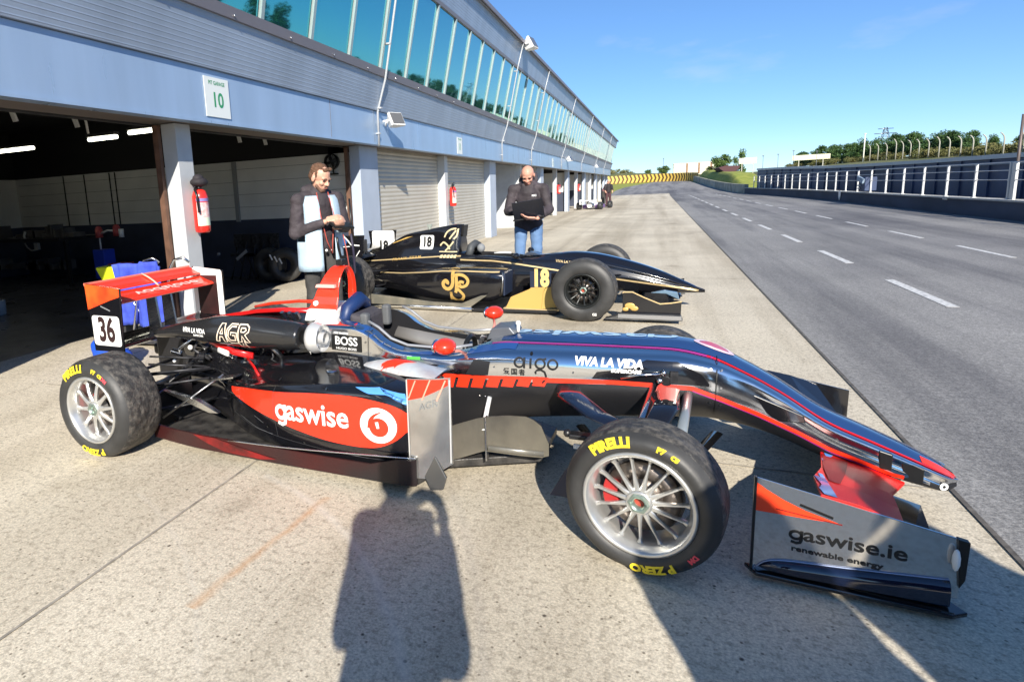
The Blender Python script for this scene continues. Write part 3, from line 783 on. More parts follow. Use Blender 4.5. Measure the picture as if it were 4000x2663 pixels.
mb=MB(); hstrip(mb,-.06,-.01,lambda y:htop(y)-.33,lambda y:htop(y)-.29); loc(mb,T).build('pale_stripe',mat('blue_grey_stripe',(.10,.15,.22),.5),T)
T=empty('stand_block',(19,38,1.6),0,'dark stepped block at the far right edge above the hoarding','grandstand')
mb=MB(); mb.bb((-1,-14,0),(6,1.4,.95)); mb.bb((-.9,1.4,0),(6,2.6,.6)); mb.bb((-1,-14,.95),(2,-.3,1.45)); mb.build('stand',mat('stand_navy',(.025,.03,.055),.6),T,.02)
# curved topped concrete fence posts on the bank
T0=None
pk=[(75.0,4.15),(77.6,4.25),(80.2,4.35),(82.8,4.45),(85.4,4.62),(88.2,4.6),(91,4.7),(93.6,4.75),(96.1,4.8),(98.6,5.2),(102,4.9),(105.5,5.0),(109,5.1),(71.8,4.1),(68.6,4.0),(65.6,3.95)]
for y,zt in pk:
    x=28; zb=bankz(x,y)-.1
    H=zt-zb
    T=empty('fence_post',(x,y,zb),0,'pale bent top concrete post of the catch fence on the bank','fence post','catch fence posts on the bank')
    mb=MB(); mb.tube([(0,0,0),(0,0,H*.72),(-.05,-.02,H*.84),(-.20,-.05,H*.95),(-.34,-.08,H)],[.065,.06,.055,.05,.045],6); mb.build('post',POSTM,T)
# lattice pylon
T=empty('lattice_pylon',(40.7,150,2.9),0,'grey lattice power pylon behind the trees on the right','pylon')
mb=MB(); H=6.6
def pw(z): return .2+ (1-z/H)*1.2
for sx in (-1,1):
    for sy in (-1,1): mb.cyl((sx*pw(0),sy*pw(0),0),(sx*pw(H),sy*pw(H),H),.045,n=4)
zz=[0,1.6,2.9,4.0,4.9,5.6,6.1,6.6]
for a_,b_ in zip(zz[:-1],zz[1:]):
    for sx,sy,tx,ty in ((-1,-1,1,-1),(1,-1,1,1),(1,1,-1,1),(-1,1,-1,-1)):
        mb.cyl((sx*pw(a_),sy*pw(a_),a_),(tx*pw(b_),ty*pw(b_),b_),.03,n=4); mb.cyl((sx*pw(b_),sy*pw(b_),b_),(tx*pw(b_),ty*pw(b_),b_),.028,n=4)
for z,wd in ((5.5,1.9),(6.4,1.3)): mb.cyl((-wd,-wd*.3,z),(wd,wd*.3,z),.08,n=4)
mb.build('lattice',STEEL,T)
# billboards and poles far off
def board(loc,w_,h_,leg,label,m,cat='billboard'):
    T=empty('billboard',loc,0,label,cat)
    mb=MB(); mb.bb((-w_/2,0,leg),(w_/2,.12,leg+h_)); mb.build('panel',m,T)
    for x in (-w_*.32,w_*.32): mb=MB(); mb.bb((x-.06,.02,0),(x+.06,.1,leg+.02)); mb.build('leg',POSTM,T)
    return T
CREAM=mat('cream_board',(.62,.60,.36),.6,col2=(.70,.70,.52),vscale=.8)
board((24,125,1.6),5.4,.85,2.1,'pale yellow billboard on legs left of the tree covered bank',CREAM)
board((13.95,119,1.6),2.6,.95,1.95,'small cream billboard beside the conical tree above the wall end',CREAM)
def pole(loc,h_,label,r=.05,m=None):
    T=empty('pole',loc,0,label,'pole')
    mb=MB(); mb.cyl((0,0,0),(0,0,h_),r,r*.8,6); mb.build('shaft',m or POSTM,T); mb=MB(); mb.bb((-.12,-.12,h_),(.12,.12,h_+.12)); mb.build('head',m or POSTM,T)
pole((27,108,1.6),4.9,'white pole rising in front of the trees on the bank',.09,mat('white_pole',(.7,.7,.6),.6))
DKP=mat('dark_pole',(.12,.14,.16),.6)
for x,y,h_,l in ((15.2,112,3.4,'thin dark pole, nearest right of the cream billboard'),(17.2,112,3.5,'thin dark pole second right of the cream billboard'),(19.2,112,3.9,'thin dark pole third right of the cream billboard'),(22.2,112,3.6,'thin dark pole with a wider head left of the yellow billboard')): pole((x,y,1.0),h_,l,.04,DKP)
pole((1.1,128,1.5),4.0,'faint distant pole above the left end of the white buildings',.05,DKP)

# ---------------------------------------------------------------- chevron barrier and banks at the end of the lane
T=empty('chevron_barrier',(0,106,hgt(106)),0,'curved yellow and black chevron barrier at the far end of the pit lane','barrier')
P=catmull([(5.4,97.5,0),(4.6,101.5,0),(2.4,105,0),(-1,107,0),(-5,107.5,0),(-9,106.5,0),(-16,103,0)],12)
L_=[0]
for a_,b_ in zip(P[:-1],P[1:]): L_.append(L_[-1]+(b_-a_).length)
def onP(s):
    for i in range(len(P)-1):
        if s<=L_[i+1]:
            t=(s-L_[i])/(L_[i+1]-L_[i]); return P[i].lerp(P[i+1],t), (P[i+1]-P[i]).normalized()
    return P[-1].copy(),(P[-1]-P[-2]).normalized()
HB=1.25
mb=MB(); mb.loft([[Vector((p.x,p.y,hgt(p.y)-.1)),Vector((p.x,p.y+.7,hgt(p.y)-.1)),Vector((p.x,p.y+.7,hgt(p.y)+HB)),Vector((p.x,p.y,hgt(p.y)+HB))] for p in P],0,sm=False); loc(mb,T).build('barrier_core',mat('barrier_black_brown',(.12,.07,.025),.6),T)
mb=MB(); s=.3; st=.62
def bpnt(s,z):
    p,d=onP(s); nrm=Vector((d.y,-d.x,0)); 
    if nrm.y>0: nrm=-nrm
    q=p+nrm*.03; return (q.x,q.y,hgt(p.y)+z)
while s<L_[-1]-.8:
    w_=.30; dx=.26
    # path runs right to left: chevrons point right (towards smaller s)
    a0=[bpnt(s+dx,0.02),bpnt(s+dx+w_,0.02),bpnt(s+w_,HB/2),bpnt(s,HB/2)]
    a1=[bpnt(s,HB/2),bpnt(s+w_,HB/2),bpnt(s+dx+w_,HB-.02),bpnt(s+dx,HB-.02)]
    mb.add(a0,[(0,1,2,3)]); mb.add(a1,[(0,1,2,3)]); s+=st
loc(mb,T).build('chevron_stripes',mat('chevron_yellow',(.78,.52,.10),.5),T)
# grass bank behind the wall end and behind the chevrons
def hump(name,x0,x1,y0,y1,H,label,m,n=26,sk=0):
    mb=MB(); vs=[]
    for j in range(n+1):
        for i in range(n+1):
            u=i/n; v=j/n; x=x0+(x1-x0)*u; y=y0+(y1-y0)*v
            e=min(1,u*5)*min(1,(1-u)*4)*min(1,v*4)*min(1,(1-v)*4)
            z=hgt(y)+H*(e**.7)*(1+.12*noise.noise(Vector((x*.4,y*.25,1))))-.05
            if x0<8 and y<104 and name=='grass_mound': x=wallx(y)+.32+(x1-wallx(y))*u
            vs.append((x,y,z))
    mb.add(vs,[(j*(n+1)+i,j*(n+1)+i+1,(j+1)*(n+1)+i+1,(j+1)*(n+1)+i) for j in range(n) for i in range(n)],0,True)
    return tag(mb.build(name,m),kind='structure')
hump('grass_mound',5.2,9.4,60,108,1.6,'',GRASS)
hump('far_grass_bank',-60,14,109,140,1.75,'',BANKG)
# tyre bundle at the wall end
T=empty('dark_shelter',(7.3,80,hgt(80)+1.45),0,'low dark brown shelter roof at the left end of the fence','shelter')
mb=MB(); mb.prism([(-1.6,.62),(-.3,.80),(2.6,.72),(2.6,.5),(.9,-.3),(.5,-.3)],lambda u,v,w_:(u*.5,w_,v),0,8); mb.build('roof',mat('shelter_brown',(.07,.025,.03),.7),T)
mb=MB(); mb.bb((.4,.5,-1.6),(1.3,4.5,.3)); mb.build('walls',NAVYW,T)

# low white buildings
T=empty('white_building',(6.4,134,1.6),0,'long low cream white building beyond the grass at the end of the lane','building')
mb=MB(); mb.bb((-3.4,0,0),(5,4,2.95)); mb.build('wall',mat('cream_wall',(.66,.64,.48),.7,var=.06),T)
mb=MB(); mb.bb((-3.5,-.05,2.951),(5.1,4.05,3.05)); mb.build('roof',mat('pale_roof',(.5,.5,.46),.6),T)
for x in (-1.0,1.1,3.2): mb=MB(); mb.bb((x-.13,-.06,.9),(x+.13,-.005,2.9)); mb.build('door',mat('brown_door',(.22,.10,.05),.6),T)

# ---------------------------------------------------------------- trees
def crown(seed,n,shape,leaf,m,name='crown',clumps=14):
    rnd=random.Random(seed); mb=MB(); cl=[]
    for i in range(clumps):
        while True:
            p=Vector((rnd.uniform(-1,1),rnd.uniform(-1,1),rnd.uniform(-1,1)))
            if p.length<1: break
        cl.append((shape(p),rnd.uniform(.25,.48)))
    for i in range(n):
        c,r=cl[rnd.randrange(len(cl))]
        d=Vector((rnd.gauss(0,1),rnd.gauss(0,1),rnd.gauss(0,1))).normalized()*r*(rnd.random()**.4)
        p=c+Vector((d.x,d.y,d.z*.75)); s=leaf*rnd.uniform(.6,1.3)
        M_=Euler((rnd.uniform(-1.1,1.1),rnd.uniform(-1.1,1.1),rnd.uniform(0,6.3))).to_matrix()
        q=[M_@Vector((-s,-s*.5,0)),M_@Vector((s*.1,-s*.7,s*.15)),M_@Vector((s,s*.1,0)),M_@Vector((0,s*.7,-s*.1))]
        mb.add([p+x for x in q],[(0,1,2,3)])
    return mb.mesh(name,False)
def trunk(h,r,lean=0):
    mb=MB(); mb.tube([(0,0,-.3),(lean*.3,0,h*.4),(lean,0,h*.8)],[r,r*.7,r*.35],7)
    for k in range(5):
        a_=k*1.3; z=h*(.35+.09*k); mb.tube([(lean*.4,0,z),(math.cos(a_)*h*.18,math.sin(a_)*h*.18,z+h*.16)],[r*.4,r*.15],5)
    return mb.mesh('trunk')
round_s=lambda p:Vector((p.x*.75,p.y*.75,1.15+p.z*.72))
pine_s=lambda p:Vector((p.x*.5*(1.0-.45*p.z),p.y*.5*(1.0-.45*p.z),1.15+p.z*1.0))
cone_s=lambda p:Vector((p.x*.28*(1.15-p.z),p.y*.28*(1.15-p.z),1.2+p.z*1.1))
bush_s=lambda p:Vector((p.x*1.1,p.y*.9,.45+p.z*.42))
CR=[crown(11,3200,pine_s,.062,LEAF1,clumps=20),crown(12,3200,pine_s,.062,LEAF1,clumps=24),crown(13,3200,round_s,.062,LEAF1,clumps=22)]
CR2=[crown(21,4200,round_s,.055,LEAF2,clumps=26)]; CRC=[crown(31,900,cone_s,.09,LEAF2,clumps=20)]
CB=[crown(41,2200,bush_s,.06,LEAF3),crown(42,2200,bush_s,.06,LEAF3)]
TR=[trunk(1.2,.07),trunk(1.3,.06,.1)]
for m_ in CR: m_.materials.append(LEAF1)
for m_ in CR2+CRC: m_.materials.append(LEAF2)
for m_ in CB: m_.materials.append(LEAF3)
for m_ in TR: m_.materials.append(BARK)
def tree(loc,s,cr,label,group=None,rz=0,trk=True,name='tree',sz=None,cat='tree'):
    T=empty(name,loc,rz,label,cat,group); T.scale=(s,s,sz or s)
    c=link('crown',cr,T)
    if trk: link('trunk',TR[int(loc[1])%2],T)
    return T
rt=random.Random(5)
tops=[(60,4.3),(74,4.56),(82,4.5),(92,5.7),(110,6.5),(127,6.8),(148,7.1),(166,6.9),(190,7)]
def topz(y):
    for (a_,za),(b_,zb) in zip(tops[:-1],tops[1:]):
        if a_<=y<=b_: return za+(zb-za)*(y-a_)/(b_-a_)
    return tops[0][1] if y<60 else 7
y=62
while y<182:
    x=30.5+rt.uniform(0,2.5); zb=bankz(x,y); H=topz(y)-zb+rt.uniform(-.35,.35)
    tree((x,y,zb-.15),H/2.35,CR[rt.randrange(3)],'dark green bushy tree in the belt of trees on the right bank','trees along the top of the right bank',rt.uniform(0,6),name='bank_tree'); y+=rt.uniform(1.1,1.9)*(1+(y-62)/110)
y=60
while y<175:
    x=28.6+rt.uniform(0,1.4); zb=bankz(x,y)
    tree((x,y,zb-.1),rt.uniform(.8,1.25),CB[rt.randrange(2)],'olive scrub bush on the bank below the right hand trees','scrub bushes on the right bank',rt.uniform(0,6),False,'scrub_bush',rt.uniform(.9,1.3),'bush'); y+=rt.uniform(1.4,2.3)*(1+(y-60)/80)
y=-30
while y<58:                                                     # the belt goes on beside the track: it shows in the building's glass
    tree((31,y,bankz(31,y)-.15),rt.uniform(1.5,2.1),CR[rt.randrange(3)],'dark green bushy tree in the belt of trees on the right bank','trees along the top of the right bank',rt.uniform(0,6),name='bank_tree'); y+=rt.uniform(3.5,6)
tree((10.2,122,1.9),2.0,CR2[0],'round leafy tree rising above the white building and grass mound',None,1.0,sz=1.95)
tree((8.6,123,2.2),.75,CR2[0],'small dark shrub left of the round leafy tree',None,2.0)
tree((13.6,124,1.9),1.35,CRC[0],'pointed conical tree behind the small cream billboard',None,0,sz=1.75)
tree((12.6,124,1.9),.9,CRC[0],'smaller pointed tree left of the conical tree',None,2,sz=1.3)
tree((1.1,128,2.2),1.35,CR2[0],'leafy bush standing left of the white building',None,.6,False,'bush',1.1,'bush')
tree((-1.6,128,2.4),.8,CR2[0],'tiny dark bush further left above the chevrons',None,1.6,False,'bush',.7,'bush')
for x,s,l in ((-6.5,1.5,'olive green bush just right of the building end'),(-8.6,1.7,'olive green bush hidden partly by the building end'),(-4.6,1.0,'smallest olive bush right of the building end')):
    tree((x,126,2.3),s,CB[0],l,None,x,False,'bush',s*1.15,'bush')
# ---------------------------------------------------------------- wheels (shared by both cars)
def wheel(parent, c, R, W, r_f, spokes, kind, steer=0.0, far=False, text=True, name='wheel'):
    """wheel as a part of the car: outer face looks to -Y (or +Y when far)"""
    Wm = Matrix.Translation(c) @ Matrix.Rotation(steer + (PI if far else 0), 4, 'Z')
    h=W/2
    def T_(mb): mb.v=[tuple(Wm@Vector(v)) for v in mb.v]; return mb
    # tyre = the wheel part itself
    mb=MB(); sw=[]
    side=[(r_f-.004,-h+.020),(r_f+.006,-h+.006),(r_f+(R-r_f)*.35,-h-.004),(r_f+(R-r_f)*.62,-h+.000),(R-.022,-h+.014),(R-.008,-h+.026)]
    tread=[(R-.008,-h+.026),(R-.001,-h+.045),(R,-h*.4),(R+.001,0),(R,h*.4),(R-.001,h-.045),(R-.008,h-.026)]
    back=[(R-.008,h-.026),(R-.022,h-.014),(r_f+(R-r_f)*.5,h+.002),(r_f,h-.01),(r_f-.02,h-.03)]
    n=72
    mb.lathe(side,n,0); mb.lathe(tread,n,1); mb.lathe(back,n,0)
    ty=T_(mb).build(name,[SIDEW,TREAD],parent)
    # rubber pick-up on the tread
    rim=MB()
    if kind=='silver':
        rm,rs,bar=SILVER,ALU,SILVER
    else: rm,rs,bar=BLKRIM,BLKRIM,BLKRIM
    fl=[(r_f+.003,-h+.012),(r_f+.004,-h+.004),(r_f-.004,-h+.000),(r_f-.012,-h+.004),(r_f-.016,-h+.020),(r_f-.024,-h+.030),(r_f-.030,-h+.060),(r_f-.032,h-.05),(r_f-.02,h-.02)]
    rim.lathe(fl,64,0)
    yo=-h+.045; yh=-h+(.030 if kind=='silver' else .075)
    r1=r_f-.029
    for k in range(spokes):
        a=2*PI*k/spokes+.12
        ca,sa=math.cos(a),math.sin(a); t=Vector((-sa,0,ca)); 
        wi=.0075 if spokes>12 else .012; wo=.0045 if spokes>12 else .009
        if kind!='silver': wi=.008; wo=.007
        P=[(.036,yh+.004,wi*1.5),(.07,yh+.006,wi),(r1*.7,(yh+yo)/2+.004,wo*1.05),(r1*.92,yo+.004,wo*1.2),(r1+.002,yo,wo*2.1)]
        rings=[]
        for r,y,w_ in P:
            b=Vector((r*ca,y,r*sa)); rings.append([b-t*w_,b-t*w_*.5+Vector((0,-.006,0)),b+t*w_*.5+Vector((0,-.006,0)),b+t*w_,b+t*w_*.7+Vector((0,.014,0)),b-t*w_*.7+Vector((0,.014,0))])
        rim.loft(rings,0,sm=False)
    rim.lathe([(.040,yh-.010),(.044,yh-.004),(.046,yh+.02),(.05,yh+.05)],24,0); rim.lathe([(.040,yh-.010),(.030,yh-.010),(.028,yh+.0)],24,0)
    ro=T_(rim).build('rim',[rm],ty)
    mb=MB(); mb.lathe([(.028,yh-.016),(.036,yh-.014),(.038,yh-.004),(.038,yh+.01)],6,0,sm=False); mb.lathe([(.028,yh-.016),(.020,yh-.014),(.019,yh+.02)],20,0)
    T_(mb).build('centre_lock_nut',[GREENM],ty)
    mb=MB(); mb.cyl((0,yh+.012,0),(0,yh+.03,0),.02,n=12); T_(mb).build('axle_end',[mat('red_axle_end',(.35,.05,.03),.4)],ty)
    mb=MB(); mb.lathe([(.05,-.02),(.125,-.02),(.125,.0),(.05,.0)],40,0,closed=True); mb.lathe([(.0301,-.03),(.062,-.028),(.07,-.01)],24,0); T_(mb).build('brake_disc',[DISC],ty)
    mb=MB()
    for a in (165,180,195): 
        a=rad(a if kind=='silver' else a-60); mb.box((.105*math.cos(a),-.025,.105*math.sin(a)),(.05,.04,.034),0,Matrix.Rotation(-a,3,'Y'))
    if not far: T_(mb).build('caliper',[CALIPER if kind=='silver' else DARKMET],ty,.004)
    mb=MB(); mb.cyl((0,-.0,0),(0,h-.02,0),.135,.10,20); mb.cyl((0,0,0),(0,h+.05,0),.05,n=12); T_(mb).build('upright',[DARKMET],ty)
    if text and not far:
        def put(s,a0,r0,size,m_,fat=.0012,w_=1.0,sp=1.0,shear=0):
            bm=a_text(s,size,fat,w=w_,spacing=sp,shear=shear); bmesh.ops.triangulate(bm,faces=bm.faces); a_grid(bm,.012)
            for v in bm.verts:
                a=a0-v.co.x/r0; r=r0+v.co.y
                tt=(r-r_f)/(R-r_f); y=-h-.0045 if tt<.45 else -h-.0045+.012*((tt-.45)/.55)**1.6
                if tt<.2: y=-h-.0045+.006*(.2-tt)/.2
                v.co=Wm@Vector((r*math.cos(a),y-.0008,r*math.sin(a)))
            me=bpy.data.meshes.new('lettering'); bm.to_mesh(me); bm.free(); link('lettering',me,ty,m_)
        rm_=(r_f+R)/2+.002; k=(R-r_f)
        put('PIRELLI',rad(115),rm_,k*.60,YELLOW,.0030,.98,1.0)
        bm=art(); a_poly(bm,[(-.015,0),(.115,0),(.115,.005),(-.015,.005)])
        put('P ZERO',rad(-76) if steer else rad(-92),rm_,k*.52,YELLOW,.0024,1.08)
        put('P7',rad(72),rm_,k*.32,YELLOW,.002); put('C5',rad(60),rm_,k*.26,YELLOW,.002)
        put('DM',rad(-38) if steer else rad(52),rm_,k*.30,PINK,.0015)
    return ty

# ---------------------------------------------------------------- smooth lofted shells
def spline_tab(tab, xs):
    P=[list(map(float,r)) for r in tab]; out=[]
    for x in xs:
        i=0
        while i<len(P)-2 and x>P[i+1][0]: i+=1
        a,b=P[i],P[i+1]; t=(x-a[0])/(b[0]-a[0]); h=b[0]-a[0]
        row=[x]
        for c in range(1,len(a)):
            s=(b[c]-a[c])/h
            s0=(a[c]-P[i-1][c])/(a[0]-P[i-1][0]) if i>0 else s
            s1=(P[i+2][c]-b[c])/(P[i+2][0]-b[0]) if i+2<len(P) else s
            m0=0 if s0*s<=0 else 2*s0*s/(s0+s); m1=0 if s1*s<=0 else 2*s1*s/(s1+s)
            if i==0: m0=s
            if i+2>=len(P): m1=s
            t2=t*t; t3=t2*t
            row.append((2*t3-3*t2+1)*a[c]+(t3-2*t2+t)*h*m0+(-2*t3+3*t2)*b[c]+(t3-t2)*h*m1)
        out.append(row)
    return out
def body_loft(tab, nx, secfn, nsub=5):
    """secfn(row)-> half section list (y,z) from bottom centre to top centre, near side negative y"""
    x0,x1=tab[0][0],tab[-1][0]
    xs=[x0+(x1-x0)*i/(nx-1) for i in range(nx)]
    rings=[]
    for row in spline_tab(tab,xs):
        hp=secfn(row)
        half=catmull([(0,y,z) for y,z in hp],nsub)
        near=[Vector((row[0],-abs(p.y),p.z)) for p in half]; far=[Vector((row[0],abs(p.y),p.z)) for p in half]
        rings.append(near+far[-2:0:-1])
    mb=MB(); mb.loft(rings,0,caps=True); return mb

RC=empty('single_seater_race_car',(-2.7309,3.0293,0),-.0405,'chrome, black and red single seater race car number 36 nearest the camera','race car')
tab=[(1.02,.10,.20,.35,.24,.62,.238,.675,.17,.705),
(1.30,.10,.22,.35,.262,.635,.262,.683,.215,.700),
(1.40,.10,.22,.35,.268,.605,.270,.655,.230,.675),
(1.48,.10,.22,.34,.270,.548,.272,.600,.238,.615),
(1.58,.11,.22,.33,.270,.515,.272,.566,.238,.580),
(1.80,.13,.21,.35,.260,.505,.262,.555,.222,.570),
(1.95,.18,.20,.36,.252,.525,.254,.578,.195,.600),
(2.10,.24,.19,.38,.244,.550,.244,.604,.160,.634),
(2.30,.27,.17,.40,.240,.560,.236,.612,.142,.640),
(2.60,.30,.15,.42,.230,.565,.222,.618,.130,.645),
(2.80,.32,.14,.43,.216,.568,.205,.620,.122,.648),
(2.95,.33,.13,.42,.198,.550,.186,.598,.114,.632),
(3.10,.31,.12,.39,.168,.490,.158,.536,.104,.562),
(3.22,.275,.115,.335,.150,.420,.144,.470,.099,.495),
(3.40,.20,.105,.245,.132,.310,.130,.350,.098,.378),
(3.55,.165,.10,.195,.124,.248,.122,.286,.096,.312),
(3.70,.13,.095,.150,.115,.190,.114,.222,.092,.243),
(3.775,.115,.08,.130,.098,.160,.098,.190,.080,.204),
(3.815,.128,.045,.140,.062,.155,.062,.170,.052,.178)]
sec=lambda r:[(0,r[1]),(r[2]*.7,r[1]),(r[2],r[1]+.012),(r[4],r[3]),((r[4]+r[6])/2+.004,(r[3]+r[5])/2),(r[6],r[5]),((r[6]+r[8])/2+.016,(r[5]+r[7])/2+.010),(r[8],r[7]),(r[8]*.45,r[9]-.003),(0,r[9])]
REDL=[(1.78,.455),(1.96,.456),(2.3,.475),(2.6,.49),(2.76,.489),(2.9,.484),(3.0,.448),(3.14,.388),(3.29,.317),(3.40,.258),(3.51,.218),(3.60,.180),(3.70,.165)]
def interp(P,x):
    if x<=P[0][0]: return P[0][1]
    for (a,za),(b,zb) in zip(P[:-1],P[1:]):
        if x<=b: return za+(zb-za)*(x-a)/(b-a)
    return P[-1][1]
mb=body_loft(tab,90,sec,5)
mono=mb.build('monocoque_and_nose',[CHROME,BLACKM],RC)
# cockpit opening
cut=MB(); pts=[]
for x,yh in ((1.17,.10),(1.20,.165),(1.30,.19),(1.5,.20),(1.75,.185),(1.92,.155),(2.0,.10)): pts.append((x,yh))
poly=[(x,-y) for x,y in pts]+[(x,y) for x,y in reversed(pts)]
cut.prism(poly,lambda u,v,w_:(u,v,w_),.20,1.1); cuto=cut.build('cutter',[BLACKM]); cuto.parent=RC
bo=mono.modifiers.new('b','BOOLEAN'); bo.object=cuto; bo.operation='DIFFERENCE'; bo.solver='EXACT'; bo.use_self=True; bo.material_mode='TRANSFER'
bake(mono); bpy.data.objects.remove(cuto)
for p in mono.data.polygons:
    c=p.center; p.use_smooth=True
    if c.z<interp(REDL,c.x)-.004 and c.x>1.6 : p.material_index=1
    inside = 1.16<c.x<2.01 and abs(c.y)<.2005 and c.z<.72 and abs(p.normal.z)<.5 and abs(c.y)<interp([(1.17,.101),(1.20,.166),(1.30,.191),(1.5,.201),(1.75,.186),(1.92,.156),(2.0,.101)],c.x)+.002
    if inside or (1.17<c.x<2.0 and abs(c.y)<.19 and c.z<.25): p.material_index=1
sharpen(mono,38)
# engine cover behind the hoop
tab2=[(-.12,.36,.05,.44,.06,.50,.05,.53,.02,.545),(.15,.30,.08,.42,.11,.52,.09,.57,.03,.60),(.42,.24,.11,.40,.16,.53,.13,.60,.03,.655),
(.70,.18,.15,.38,.21,.55,.18,.64,.06,.695),(.92,.12,.19,.36,.24,.57,.22,.665,.12,.708),(1.02,.10,.20,.35,.24,.58,.232,.674,.165,.7045)]
cover=body_loft(tab2,40,sec,4).build('engine_cover',[BLACKG],RC)
body_b=bvh_of([mono,cover])
N_=(0,1,0)   # towards the far side
side=lambda u,v:(u,-1.2,v)
# red band and slashes along the tub
def band(P,w0,w1=None):
    w1=w1 or w0; n=len(P)
    return [(x,z+w0+(w1-w0)*i/(n-1)) for i,(x,z) in enumerate(P)]+[(x,z-(w0+(w1-w0)*i/(n-1))) for i,(x,z) in reversed(list(enumerate(P)))]
def bandart(P,w0,w1,n=60,dz=0.0,x0=None,x1=None):
    bm=art(); x0=P[0][0] if x0 is None else x0; x1=P[-1][0] if x1 is None else x1
    prev=None
    for i in range(n+1):
        x=x0+(x1-x0)*i/n; z=interp(P,x)+dz; w_=w0+(w1-w0)*i/n
        a=bm.verts.new((x,z+w_/2,0)); b=bm.verts.new((x,z-w_/2,0))
        if prev: bm.faces.new((prev[0],prev[1],b,a))
        prev=(a,b)
    return bm
decal('red_stripe',bandart(REDL,.020,.014,80,0,2.24,3.64),side,N_,body_b,RED,mono,.0016)
decal('violet_edge',bandart(REDL,.004,.004,60,-.011,2.9,3.62),side,N_,body_b,PURPLE,mono,.0018)
bm=art()
for i in range(7):
    x=1.80+i*.073; wd=.057; zt=interp(REDL,x)+.016; hh=.066-.004*i
    a_poly(bm,[(x,zt-hh),(x+wd,zt-hh),(x+wd+.018,zt),(x+.018,zt)])
decal('red_slashes',bm,side,N_,body_b,RED,mono,.0018)
decal('red_stripe',bandart(REDL,.012,.012,20,.008,1.80,2.3),side,N_,body_b,RED,mono,.0021)
# purple/red pinstripe along the upper shoulder
top=lambda u,v:(u,v,1.3)
SH=[(2.02,-.135),(2.4,-.122),(2.8,-.112),(3.0,-.106),(3.3,-.098),(3.8,-.088)]
decal('violet_pinstripe',bandart(SH,.010,.012,60,0,2.02,3.0),top,(0,0,-1),body_b,PURPLE,mono,.0015)
decal('red_pinstripe',bandart(SH,.009,.010,60,0,2.95,3.79),top,(0,0,-1),body_b,REDD,mono,.0016)
decal('painted_sky_top',bandart([(2.05,0),(3.8,0)],.225,.165,40,0,2.06,3.78),top,(0,0,-1),body_b,mat('sky_reflection_blue',(.016,.045,.14),.12,0,coat=.7,var=.1,vscale=3),mono,.0010)  # blue painted in for the sky mirrored along the chrome top
# name on top reads from the far side
bm=a_gas('aswise',.17,.004,1.45,0,0)
decal('top_lettering',bm,lambda u,v:(2.45-u,-v+.015,1.3),(0,0,-1),body_b,mat('pale_blue_letters',(.45,.65,.85),.3),mono,.0022)
bm=art(); a_ring(bm,(0,0),.062,.020,sy=.9); 
decal('top_roundel',bm,lambda u,v:(2.98+u*1.1,v*.8-.005,1.3),(0,0,-1),body_b,mat('pale_pink_ring',(.75,.55,.62),.3),mono,.0024)
bm=art(); a_disc(bm,(0,0),.050)
decal('roundel_centre',bm,lambda u,v:(2.98+u*1.1,v*.7-.005,1.3),(0,0,-1),body_b,REDD,mono,.0020)
# aigo
bm=art(); s_=.030; zc=.549
x=2.178
a_ring(bm,(x,zc),.021,.0085); a_stroke(bm,[(x+.023,zc+.024),(x+.023,zc-.025)],.009)
xi=x+.052; a_stroke(bm,[(xi,zc+.022),(xi,zc-.024)],.009); a_disc(bm,(xi,zc+.040),.0065,12)
xg=x+.096; a_ring(bm,(xg,zc),.021,.0085); a_stroke(bm,[(xg+.006,zc+.018),(xg+.026,zc+.024)],.008)
a_stroke(bm,[(xg-.018,zc-.048),(xg-.022,zc-.040),(xg-.014,zc-.030),(xg+.004,zc-.028),(xg+.020,zc-.036),(xg+.027,zc-.055),(xg+.022,zc-.074),(xg+.010,zc-.088)],.0085)
xo=x+.152; a_ring(bm,(xo,zc),.021,.0085)
bm=a_text('爱国者',.032,.0002,x=2.155,y=zc-.047,spacing=1.25,into=bm)
decal('sponsor_lettering',bm,side,N_,body_b,INK,mono,.002,step=.015)
bm=a_text('VIVA LA VIDA',.047,.0022,shear=.12,x=2.565,y=.571,w=.98)
bm=a_text('SUPERCARS',.020,.0014,shear=.12,x=2.640,y=.541,w=1.15,into=bm)
decal('sponsor_lettering',bm,side,N_,body_b,WHITE,mono,.002,step=.015)
# boss panel
bm=art(); a_round(bm,1.172,.545,1.362,.628,.003); decal('sponsor_panel',bm,side,N_,body_b,INK,mono,.0015)
bm=a_text('BOSS',.062,.0012,x=1.267,y=.596,w=1.02); bm=a_text('HUGO BOSS',.018,.0002,x=1.267,y=.557,w=1.3,into=bm)
decal('sponsor_lettering',bm,side,N_,body_b,WHITE,mono,.0025,step=.015)
bm=a_text('PRO RACING',.014,.0004,x=1.235,y=.638,w=1.1); decal('sponsor_lettering',bm,side,N_,body_b,WHITE,mono,.0025,step=.015)
# blue band on the rolled cockpit shoulder
RIM=[(1.02,.665),(1.28,.672),(1.40,.640),(1.48,.588),(1.58,.556),(1.80,.548),(1.95,.568),(2.1,.594)]
decal('blue_shoulder_band',bandart(RIM,.020,.018,60,.012,1.30,2.15),side,N_,body_b,mat('blue_shoulder',(.02,.07,.24),.12,coat=.6),mono,.0012)
bm=art(); a_poly(bm,[(1.62,.530),(1.69,.532),(1.69,.545),(1.62,.544)]); decal('green_tag',bm,side,N_,body_b,mat('green_tag',(.08,.42,.06),.4),mono,.002)
bm=art(); a_poly(bm,[(1.92,.475),(2.03,.478),(2.04,.545),(1.96,.548)]); decal('dark_panel',bm,side,N_,body_b,BLACKM,mono,.0014)
